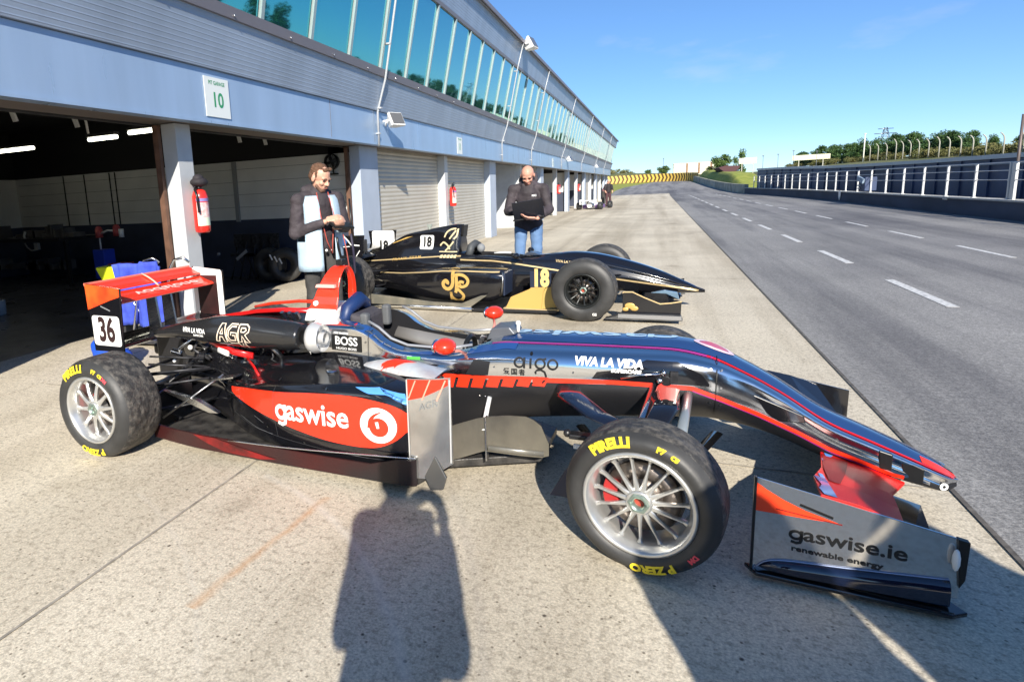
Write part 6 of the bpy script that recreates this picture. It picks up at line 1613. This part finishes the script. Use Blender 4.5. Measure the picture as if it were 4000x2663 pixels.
def person(loc,rz,label,H,spec):
    k=H/1.75
    T=empty('person',loc,rz,label,'person'); T.scale=(k,k,k)
    h=spec['head']; hp,P,E_=head_prims(h,spec.get('tilt',.3),spec.get('yaw',0),s=spec.get('hs',1.0))
    nb=spec['neck']
    sk=list(hp)+[('c',nb,Vector(h)+Vector((0,.02,-.06)),.058,.054)]
    sk+=[('c',Vector(nb)-Vector((0,-.01,.10)),nb,.065,.055)]
    for s in ('L','R'):
        sh,el,wr,hd_=spec['arm'+s]
        sk+=[('c',sh,el,.045,.036),('c',el,wr,.036,.026)]+hd_
    # body under the clothes, one surface
    sk+=[('c',(0,0,1.0),(0,.01,1.33),.09,.10)]
    for s in ('L','R'):
        hi,kn,an=spec['leg'+s]; sk+=[('c',hi,kn,.07,.05),('c',kn,an,.045,.035),('c',(0,0,1.0),hi,.09,.07)]
    body=blob('body',sk,spec.get('vox',.0062),spec.get('skin',SKIN),T,sm=4)
    face_bits(P,body,spec.get('hs',1.0))
    # jacket
    j=[('e',(0,-.015,1.36),(.13,.125,.13)),('e',(0,.005,1.30),(.172,.130,.17)),('e',(0,-.01,1.12),(.165,.130,.19)),('e',(0,0,.99),(.17,.125,.13)),('c',(-.15,.0,1.42),(.15,.0,1.42),.065,.065),('c',(0,.01,1.42),Vector(nb)+Vector((0,-.005,.01)),.098,.082)]
    for s in ('L','R'):
        sh,el,wr,_=spec['arm'+s]; e2=Vector(el); w2=Vector(wr)
        j+=[('c',sh,el,.074,.060),('c',el,e2.lerp(w2,.88),.060,.043),('e',sh,(.078,.078,.078))]
    j+=spec.get('jx',[])
    jk=blob('jacket',j,spec.get('voxc',.010),spec['jacket'],body,.010,9,8,spec.get('seed',1))
    t=[('e',(0,.0,.95),(.155,.115,.10))]
    for s in ('L','R'):
        hi,kn,an=spec['leg'+s]; k2=Vector(kn); a2=Vector(an)
        t+=[('c',hi,kn,.098,.070),('c',kn,a2+Vector((0,0,.02)),.070,.058)]
    tr=blob('trousers',t,spec.get('voxc',.010),spec['trousers'],body,.009,8,8,3)
    for s in ('L','R'):
        an=Vector(spec['leg'+s][2]); blob('shoe',[('e',an+Vector((0,-.07,-.045)),(.048,.125,.04)),('e',an+Vector((0,.02,-.03)),(.042,.055,.05)),('b',an+Vector((0,-.05,-.078)),(.085,.24,.02))],.009,SHOE,body,sm=3)
    return T,body,jk,P,E_
# bald man with the laptop, facing the camera
arL=((.205,.0,1.40),(.28,-.06,1.12),(.15,-.40,1.02)); arR=((-.205,.0,1.40),(-.275,-.02,1.12),(-.16,-.22,1.10))
sp=dict(head=(.0,-.085,1.585),tilt=.62,neck=(0,.0,1.47),hs=1.12,skin=SKINB,
  armL=(*arL,hand(1,(.125,-.425,1.02),(-.95,-.15,.05),(0,.3,.6),.45,1.15)),armR=(*arR,hand(-1,(-.165,-.235,1.14),(.35,-.5,.3),(.6,0,-.2),.5,1.1)),
  legL=((.10,0,.92),(.115,-.01,.50),(.13,.02,.085)),legR=((-.10,0,.92),(-.12,-.02,.50),(-.15,-.01,.085)),
  jacket=MENJK,trousers=JEAN,jx=[('e',(0,.07,1.50),(.12,.075,.075)),('c',(-.09,.0,1.49),(-.06,-.07,1.46),.035,.03),('c',(.09,.0,1.49),(.06,-.07,1.46),.035,.03),('c',(-.085,0,.93),(.085,0,.93),.112,.112),
    ('c',(.28,-.06,1.12),(.21,-.22,1.08),.072,.062),('c',(-.27,-.03,1.12),(-.2,-.16,1.11),.072,.062)])
T,body,jk,P,E_=person((-1.53,8.02,0),rad(6),'bald man in black jacket and blue jeans standing behind the black car with a laptop',1.655,sp)
mb=MB(); mb.box((0,0,0),(.05,.004,.018)); 
jb=bvh_of([jk]); bm=a_text('REC',.034,.001,x=.085,y=1.315); decal('chest_logo',bm,lambda u,v:(u,-1,v),(0,1,0),jb,WHITE,jk,.003,step=.02)
blob('hood_collar',[('c',(-.105,.03,1.52),(-.085,.075,1.60),.03,.028),('c',(.105,.03,1.52),(.085,.075,1.60),.03,.028),('c',(-.085,.085,1.60),(.085,.085,1.60),.03,.03)],.009,MENJK,body,.005,9,5)
L_=empty('laptop',(-1.53,8.02,0),rad(6),'black open laptop held by the bald man behind the black car','laptop'); L_.scale=(.945,.945,.945)
mb=MB(); M_=Euler((rad(14),rad(-7),0)).to_matrix(); mb.box((.03,-.395,1.135),(.40,.012,.25),0,M_); mb.build('lid',mat('laptop_black',(.008,.009,.014),.22,spec=.6),L_,.004)
mb=MB(); mb.box((.03,-.30,1.03),(.40,.22,.018),0,Euler((rad(6),rad(-7),0)).to_matrix()); mb.build('base',INK,L_,.004)
# man in the pale blue tabard, turned towards the right of the picture
ar1=((-.20,.0,1.40),(-.25,.02,1.10),(-.06,-.23,1.20)); ar2=((.20,-.01,1.40),(.25,-.05,1.13),(.07,-.29,1.15))
sp=dict(head=(.01,-.06,1.60),tilt=.42,yaw=.35,neck=(0,.0,1.47),hs=1.10,
  armR=(*ar1,hand(-1,(-.050,-.245,1.22),(.75,-.45,.1),(0,.5,-.5),.75,1.15)),armL=(*ar2,hand(1,(.065,-.30,1.15),(-.4,-.75,.1),(-.3,.2,.6),.7,1.1)),
  legL=((.095,0,.92),(.12,-.03,.50),(.13,.02,.085)),legR=((-.095,0,.92),(-.10,.02,.50),(-.12,.07,.085)),
  jacket=MENJK,trousers=TROU,seed=5,jx=[('e',(0,.02,1.20),(.19,.145,.2)),('c',(-.10,.05,1.49),(.0,.07,1.52),.05,.05),('c',(.10,.05,1.49),(.0,.07,1.52),.05,.05)])
T,body,jk,P,E_=person((-2.80,4.78,0),rad(58),'brown haired man in pale blue tabard reading a handheld device behind the red car',1.66,sp)
hs_=1.10
blob('hair',[('e',P(0,.026,.055),(.0775*hs_,.086*hs_,.070*hs_),E_),('e',P(0,.056,.010),(.0745*hs_,.052*hs_,.066*hs_),E_),('c',P(-.030,-.052,.090),P(.035,-.050,.098),.016,.021),('c',P(-.072,-.012,.02),P(-.074,-.004,.05),.010,.014),('c',P(.072,-.012,.02),P(.074,-.004,.05),.010,.014)],.0055,HAIRB,body,.007,38,2)
blob('stubble',[('e',P(0,-.052,-.080),(.039*hs_,.030*hs_,.026*hs_),E_),('c',P(-.052,-.03,-.055),P(-.02,-.06,-.088),.018,.018),('c',P(.052,-.03,-.055),P(.02,-.06,-.088),.018,.018),('c',P(-.02,-.088,-.043),P(.02,-.088,-.043),.006,.006)],.005,BEARD,body,.001,60,2)
# tabard: back and side panels, open at the front
def tabpt(a,z,r=1.0):
    w_=interp([(.80,.225),(.95,.222),(1.1,.220),(1.3,.215),(1.42,.205),(1.47,.14)],z); d=interp([(.80,.185),(1.1,.185),(1.3,.178),(1.42,.13),(1.47,.10)],z)
    return Vector((w_*math.sin(a)*r,-d*math.cos(a)*r+.005,z))
mb=MB(); zs=[.74,.80,.86,.94,1.02,1.10,1.18,1.26,1.34,1.40,1.44]
for a0,a1 in ((.30,2.2),(2.2,4.08),(4.08,5.98)):
    n=12; rows=[]
    for z in zs:
        if (a0<1 or a1>5) and 1.06<z<1.30: pass
        rows.append([tabpt(a0+(a1-a0)*i/n,z,1.0+.02*noise.noise(Vector((i*.6,z*7,a0)))) for i in range(n+1)])
    fr=[];
    vs=[v for r in rows for v in r]; fs=[]
    for j in range(len(zs)-1):
        for i in range(n):
            a=a0+(a1-a0)*(i+.5)/n; z=(zs[j]+zs[j+1])/2; sid=min(abs(a-PI/2),abs(a-3*PI/2))
            if z>1.05 and sid<.50: continue
            fs.append((j*(n+1)+i,j*(n+1)+i+1,(j+1)*(n+1)+i+1,(j+1)*(n+1)+i))
    mb.add(vs,fs,0,True)
tbd=mb.build('tabard',VEST,body); so=tbd.modifiers.new('so','SOLIDIFY'); so.thickness=.005; so.offset=1; bake(tbd,True)
mb=MB()
for s in (-1,1): mb.tube([(s*.06,-.10,1.47),(s*.07,-.175,1.25),(s*.03,-.19,1.02),(s*.0+.02,-.185,.90)],[(.010,.004)]*4,6,0,flat=(0,1,0))
mb.build('lanyard',mat('red_lanyard',(.42,.08,.06),.6),body)
mb=MB(); mb.tube([(.05,-.24,1.05),(.07,-.22,.95),(.10,-.20,.86)],.012,6); mb.box((.12,-.2,.83),(.05,.03,.08)); mb.build('cable_loop',INK,body)
mb=MB(); mb.ball((-.02,-.15,.93),.014,8); mb.ball((.03,-.155,.925),.012,8); mb.build('belt_clip',WHITE,body)
D_=empty('handheld_radio',(-2.80,4.78,0),rad(58),'black handheld device with tall aerial held by the man in pale blue tabard','handheld radio'); D_.scale=(.949,)*3
mb=MB(); mb.box((.03,-.38,1.165),(.20,.13,.022),0,Euler((.35,.1,0)).to_matrix()); mb.build('device_body',INK,D_,.005)
mb=MB(); mb.cyl((.15,-.36,.95),(.145,-.345,1.40),.009,n=8); mb.build('aerial',INK,D_)
mb=MB(); mb.tube([(.12,-.38,1.08),(.15,-.36,.9),(.19,-.30,.72),(.17,-.26,.62)],.011,6); mb.build('strap',mat('strap_dark',(.03,.025,.05),.6),D_)
mb=MB(); mb.tube([(.06,-.34,1.08),(.09,-.34,.90),(.13,-.30,.74),(.16,-.28,.66)],[(.010,.004)]*4,6,0,flat=(0,1,0)); mb.build('red_tether',mat('red_tether',(.40,.09,.07),.6),D_)

# the photographer and two onlookers behind the camera: they throw the shadows in the foreground
def standing(loc,rz,label,H,al,ar,jm,tm,lx=.11,extra=None,seed=2):
    sp=dict(head=(.0,-.03,1.635),tilt=.12,neck=(0,.0,1.49),hs=1.05,armL=al,armR=ar,legL=((.095,0,.92),(lx,-.01,.50),(lx+.02,.02,.085)),legR=((-.095,0,.92),(-lx,-.01,.50),(-lx-.02,.02,.085)),jacket=jm,trousers=tm,seed=seed,jx=extra or [],vox=.012,voxc=.018)
    T,body,jk,P,E_=person(loc,rz,label,H,sp)
    blob('hair',[('e',P(0,.030,.060),(.082,.092,.066),E_),('e',P(0,.060,.010),(.076,.052,.070),E_)],.008,HAIRB,body,.004,40,2)
    return T
hl=hand(1,(.12,-.31,1.30),(-.5,-.55,.4),(-.4,.5,.2),.6,1.05); hr=hand(-1,(-.12,-.31,1.30),(.5,-.55,.4),(.4,.5,.2),.6,1.05)
tp_=standing((.055,-.46,0),rad(180),'photographer in dark jacket holding a phone, standing behind the camera',1.82,((.13,0,1.40),(.205,-.08,1.06),(.11,-.30,1.29),hl),((-.13,0,1.40),(-.205,-.08,1.06),(-.11,-.30,1.29),hr),BLKJK,TROU,.08)
tp_.scale=(tp_.scale[0]*.84,tp_.scale[1],tp_.scale[2])
ph=empty('phone',(.02,-.09,1.345),0,'black phone held up by the photographer behind the camera','phone')
mb=MB(); mb.bb((-.075,-.030,-.038),(.075,-.021,.038)); mb.build('phone_body',INK,ph,.003)
dn_l=((.20,0,1.40),(.26,.02,1.12),(.27,-.08,.88),hand(1,(.27,-.09,.87),(0,-.2,-1),(-.8,-.2,0),.35)); dn_r=((-.20,0,1.40),(-.26,.02,1.12),(-.27,-.08,.88),hand(-1,(-.27,-.09,.87),(0,-.2,-1),(.8,-.2,0),.35))
standing((1.165,-.15,0),rad(172),'onlooker in heavy dark coat standing to the right behind the camera',1.84,dn_l,dn_r,BLKJK,TROU,.09,[('e',(0,0,.95),(.33,.2,.5)),('e',(0,0,.60),(.28,.2,.4)),('e',(0,0,1.25),(.33,.16,.26)),('e',(0,0,1.45),(.2,.12,.16))],8)
standing((1.865,-.14,0),rad(185),'second onlooker in navy coat further right behind the camera',1.90,dn_l,dn_r,mat('navy_coat',(.012,.016,.035),.8,bump=.3),TROU,.10,[('e',(0,0,.95),(.30,.2,.5)),('e',(0,0,.60),(.26,.2,.4)),('e',(0,0,1.25),(.34,.16,.28)),('e',(0,0,1.48),(.28,.12,.18))],9)
# ---------------------------------------------------------------- things in and before the garages
# blue cloth over a folding chair-like trolley behind the rear wing
T=empty('folding_trolley',(-4.55,4.30,0),rad(8),'folding trolley with chrome tube handles draped in blue behind the red rear wing','trolley')
for s in (-.17,.17):
    mb=MB(); mb.tube([(s,.0,.04),(s+.06,.02,.35),(s+.13,.05,.74),(s+.17,.08,.83),(s+.26,.10,.85),(s+.31,.12,.80)],.013,8); mb.build('tube_frame',ALU,T)
    mb=MB(); mb.tube([(s+.28,.02,.03),(s+.02,.05,.42),(s-.1,.1,.72)],.011,8); mb.build('tube_leg',ALU,T)
mb=MB(); mb.bb((-.2,-.1,.04),(.28,.2,.08)); mb.build('base_plate',STEEL,T,.005)
for s in (-.2,.28): mb=MB(); mb.cyl((s,.1,.06),(s+.03,.1,.06),.06,n=16); mb.build('wheel',INK,T)
BLUEC=mat('royal_blue_cloth',(.06,.11,.62),.8,0,col2=(.03,.05,.38),vscale=7,bump=.4,bscale=10)
mb=MB(); rows=[]
for j in range(15):
    v=j/14; z=.80-.62*v; row=[]
    for i in range(25):
        u=i/24; x=-.34+.66*u-.03*v; y=.04+.045*math.sin(u*17+v*2)+.02*math.sin(u*41)+.05*v
        row.append(Vector((x,y,z+.02*math.sin(u*6)+(.05 if .62<u<.9 else 0)*(1-v))))
    rows.append(row)
mb.loft(rows,0,closed=False,caps=False); c=tag(mb.build('blue_cloth',BLUEC),'crumpled royal blue cloth hanging over the folding trolley behind the rear wing','cloth'); c.location=(-4.55,4.24,0)
so=c.modifiers.new('s','SOLIDIFY'); so.thickness=.01
blob_b=blob('blue_bag',[('e',(0,0,.16),(.17,.13,.15)),('e',(.05,0,.08),(.16,.14,.08)),('e',(-.06,.02,.27),(.09,.08,.06))],.012,mat('bright_blue_bag',(.01,.08,.55),.6,bump=.3,bscale=12),None,.012,7); blob_b.location=(-4.28,3.62,0)
tag(blob_b,'bright blue bag on the ground just behind the number 36 endplate','bag')
T=empty('yellow_jug',(-5.0,4.38,.0),.3,'yellow green plastic container beside the blue cloth above the rear wing','container')
mb=MB(); mb.loft([[Vector((x*a,y*b,z)) for x,y in ((-1,-1),(1,-1),(1,1),(-1,1))] for z,a,b in ((.62,.07,.07),(.76,.11,.10),(.775,.112,.10))],0,sm=False); mb.build('tub',mat('acid_yellow',(.72,.80,.02),.5),T,.006)
mb=MB(); mb.bb((-.14,-.12,0),(.14,.12,.61)); mb.build('stand',mat('stand_dark',(.02,.02,.022),.6),T,.01)
# blue gas stand with red hose fittings at the back of the first bay
T=empty('gas_stand',(-8.7,7.5,0),0,'blue cabinet with two small red bottles on top deep in the first garage','equipment')
mb=MB(); mb.bb((-.13,-.12,.16),(.12,.12,.66)); mb.build('cabinet',mat('cabinet_blue',(.02,.06,.55),.4),T,.01)
for x,z in ((-.06,.88),(.36,.90)): mb=MB(); mb.cyl((x,0,z-.02),(x,0,z+.12),.06,n=14); mb.ball((x,0,z+.12),.06,10); mb.build('red_bottle',mat('dull_red_bottle',(.45,.07,.07),.5),T)
mb=MB(); mb.tube([(-.06,0,.66),(-.06,0,.86)],.014); mb.tube([(-.02,0,.93),(.15,0,.98),(.33,0,.97)],.02); mb.cyl((.46,0,.86),(.46,0,1.0),.04); mb.build('pipe',WHITE,T)
mb=MB(); mb.bb((.16,-.1,.0),(.46,.2,.42)); mb.build('red_crate',mat('dull_red_crate',(.35,.03,.02),.5),T,.01)
T=empty('workbench',(-10.6,7.4,0),0,'cluttered black workbench and shelving against the dark wall of the first garage','workbench')
mb=MB(); mb.bb((-1.3,-.1,.82),(1.1,.9,.88)); 
for x in (-1.25,1.05): mb.bb((x,0,0),(x+.06,.06,.82))
mb.build('bench',BLACKM,T)
r5=random.Random(9)
for k in range(26):
    mb=MB(); x=r5.uniform(-1.2,1.0); w_=r5.uniform(.05,.22); mb.bb((x,.1,.885 if k%2 else .30),(x+w_,.35,(.885 if k%2 else .30)+r5.uniform(.05,.25)),0); mb.build('box',mat('dim_boxes',(.04,.04,.045),.6,col2=(.12,.11,.10),vscale=3),T)
mb=MB(); mb.ball((-.9,-.05,.8),.04,8); mb.build('pale_fitting',mat('pale_fitting',(.40,.39,.37),.5),T)
mb=MB(); mb.tube([(.1,.0,1.0),(.05,.0,.92),(.12,-.02,.86),(.05,0,.80)],.02); mb.tube([(.05,0,.80),(.1,0,.72),(.2,0,.66),(.36,0,.68)],.014); mb.bb((.35,-.05,.68),(.45,0,.80)); mb.build('pale_fitting',mat('pale_fitting',(.40,.39,.37),.5),T)
T=empty('floor_canister',(-8.15,5.15,0),0,'pale grey canister on the garage floor at the far left edge','canister')
mb=MB(); mb.cyl((0,0,.0),(0,0,.20),.13,.14,16); mb.build('tub',mat('grey_canister',(.26,.30,.34),.5),T,.01); mb=MB(); mb.lathe([(.03,.2),(.10,.22),(.08,.26),(.10,.30),(.03,.34)],16,0,Matrix.Rotation(PI/2,4,'X')); mb.build('neck',STEEL,T)
# folded chairs and tyre stack by the partition
T=empty('folded_chairs',(-6.35,8.3,0),0,'jumble of folded dark chairs leaning on the partition behind the man in tabard','chairs')
r6=random.Random(4)
for k in range(5):
    x=-.4+.18*k; mb=MB(); mb.tube([(x,.1,.02),(x+.1,.3,.72+.05*(k%2))],.014,6); mb.tube([(x+.32,.12,.02),(x-.05,.32,.66)],.014,6); mb.bb((x-.02,.15,.42),(x+.3,.2,.47)); mb.bb((x,.26,.55),(x+.2,.29,.80)); mb.build('chair',mat('chair_dark',(.018,.018,.022),.5) if k%2 else DARKMET,T)
mb=MB(); mb.box((-.05,-.02,.46),(.26,.02,.05),0,Euler((0,-.6,0)).to_matrix()); mb.ball((-.55,0,.48),.03,8); mb.build('pale_label',mat('dim_label',(.30,.30,.30),.5),T)
T=empty('wheel_trolley',(-5.75,8.2,0),0,'dark wheel trolley with striped sacks beside the blue pier','trolley')
for k in range(2): mb=MB(); mb.lathe([(.12,-.1),(.26,-.1),(.28,-.05),(.28,.05),(.26,.1),(.12,.1)],26,0,Matrix.Translation((-.1+.3*(k%2),.1,.30+.26*(k//2)+.0))@Matrix.Rotation(.3*k,4,'Z'),closed=True); mb.build('tyre',SIDEW,T)
mb=MB()
for k in range(3): mb.box((.05+.09*k,-.08,.44-.03*k),(.02,.01,.10),0,Euler((0,-.5,0)).to_matrix())
mb.build('white_stripes',WHITE,T)
# people and a white purple kart-like car far down at the last garages
def farperson(loc,rz,label,jm,tm,H=1.62,bent=.0):
    T=empty('person',loc,rz,label,'person'); k=H/1.75; T.scale=(k,k,k)
    b=blob('body',[('e',(0,-.03-bent,1.62-bent*.5),(.08,.095,.115)),('c',(0,-bent*.8,1.42-bent*.4),(0,-bent*.9,1.55-bent*.4),.055,.05),('c',(-.2,-bent*.6,1.38-bent*.3),(-.25,-.05-bent,1.05),.04,.035),('c',(.2,-bent*.6,1.38-bent*.3),(.25,-.05-bent,1.05),.04,.035),('c',(.25,-.05-bent,1.05),(.2,-.15-bent,.9),.035,.04),('c',(-.25,-.05-bent,1.05),(-.2,-.15-bent,.9),.035,.04),('c',(0,0,1),(0,-bent*.7,1.4-bent*.3),.1,.1)],.02,SKIN,T,sm=2)
    blob('jacket',[('c',(0,0,.98),(0,-bent*.7,1.32-bent*.3),.15,.17),('c',(-.19,-bent*.6,1.38-bent*.3),(-.25,-.04-bent,1.06),.07,.06),('c',(.19,-bent*.6,1.38-bent*.3),(.25,-.04-bent,1.06),.07,.06)],.02,jm,b,sm=3)
    blob('trousers',[('c',(-.09,0,.95),(-.11,0,.1),.1,.06),('c',(.09,0,.95),(.13,.02,.1),.1,.06)],.02,tm,b,sm=3)
    blob('shoe',[('e',(-.11,-.05,.05),(.05,.13,.05)),('e',(.13,-.03,.05),(.05,.13,.05))],.02,SHOE,b,sm=2)
PUR=mat('purple_livery',(.20,.12,.30),.4)
farperson((-2.62,38.6,0),.4,'small distant dark clothed figure standing at the end of the purple and white car',BLKJK,mat('maroon_trousers',(.07,.03,.035),.8))
farperson((-3.0,40.2,0),1.2,'distant figure bending over behind the purple and white car',mat('dull_pink_top',(.30,.14,.16),.8),TROU,1.6,.25)
T=empty('distant_race_car',(-3.15,35.8,0),rad(78),'low purple and white race car parked far off by the last garages','race car'); T.scale=(.8,.8,.72)
tb=[(-1.2,.15,.10,.3,.15,.4,.14,.5,.1,.52),(-.5,.12,.2,.3,.28,.42,.26,.62,.15,.66),(.2,.12,.2,.3,.25,.4,.22,.48,.14,.5),(1.0,.15,.12,.25,.14,.32,.12,.36,.08,.38),(1.8,.12,.05,.15,.06,.18,.06,.2,.04,.21)]
body_loft(tb,24,sec,3).build('body',[WHITE],T)
mb=MB(); mb.bb((-.8,-.6,.08),(.4,-.27,.36)); mb.bb((-.8,.27,.08),(.4,.6,.36)); mb.build('sidepods',PUR,T,.04)
mb=MB(); mb.bb((-1.6,-.5,.66),(-1.3,.5,.72)); mb.bb((-1.65,-.52,.4),(-1.25,-.49,.78)); mb.bb((-1.65,.49,.4),(-1.25,.52,.78)); mb.build('rear_wing',WHITE,T)
mb=MB(); mb.bb((1.5,-.7,.06),(1.8,.7,.12)); mb.build('front_wing',PUR,T)
for x in (-1.1,1.15):
    for y in (-.72,.72): mb=MB(); mb.lathe([(.12,-.12),(.27,-.12),(.28,0),(.27,.12),(.12,.12)],20,0,Matrix.Translation((x,y,.28)),closed=True); mb.build('wheel',SIDEW,T)
# dark things by far garages
for x,y,w_,h_,l in ((-4.6,26.2,.5,.95,'dark upright toolbox in a garage opening behind the bald man'),(-4.6,33.9,.4,.5,'small black crate in the distant garage opening')):
    T=empty('tool_cabinet',(x,y,0),0,l,'cabinet'); mb=MB(); mb.bb((-.2,-w_/2,.05),(.2,w_/2,h_)); mb.build('cabinet',INK,T,.02); mb=MB(); [mb.bb((.201,-w_/2+.04,z),(.215,w_/2-.04,z+.02)) for z in (h_*.3,h_*.5,h_*.7)]; mb.build('drawer_pull',STEEL,T)
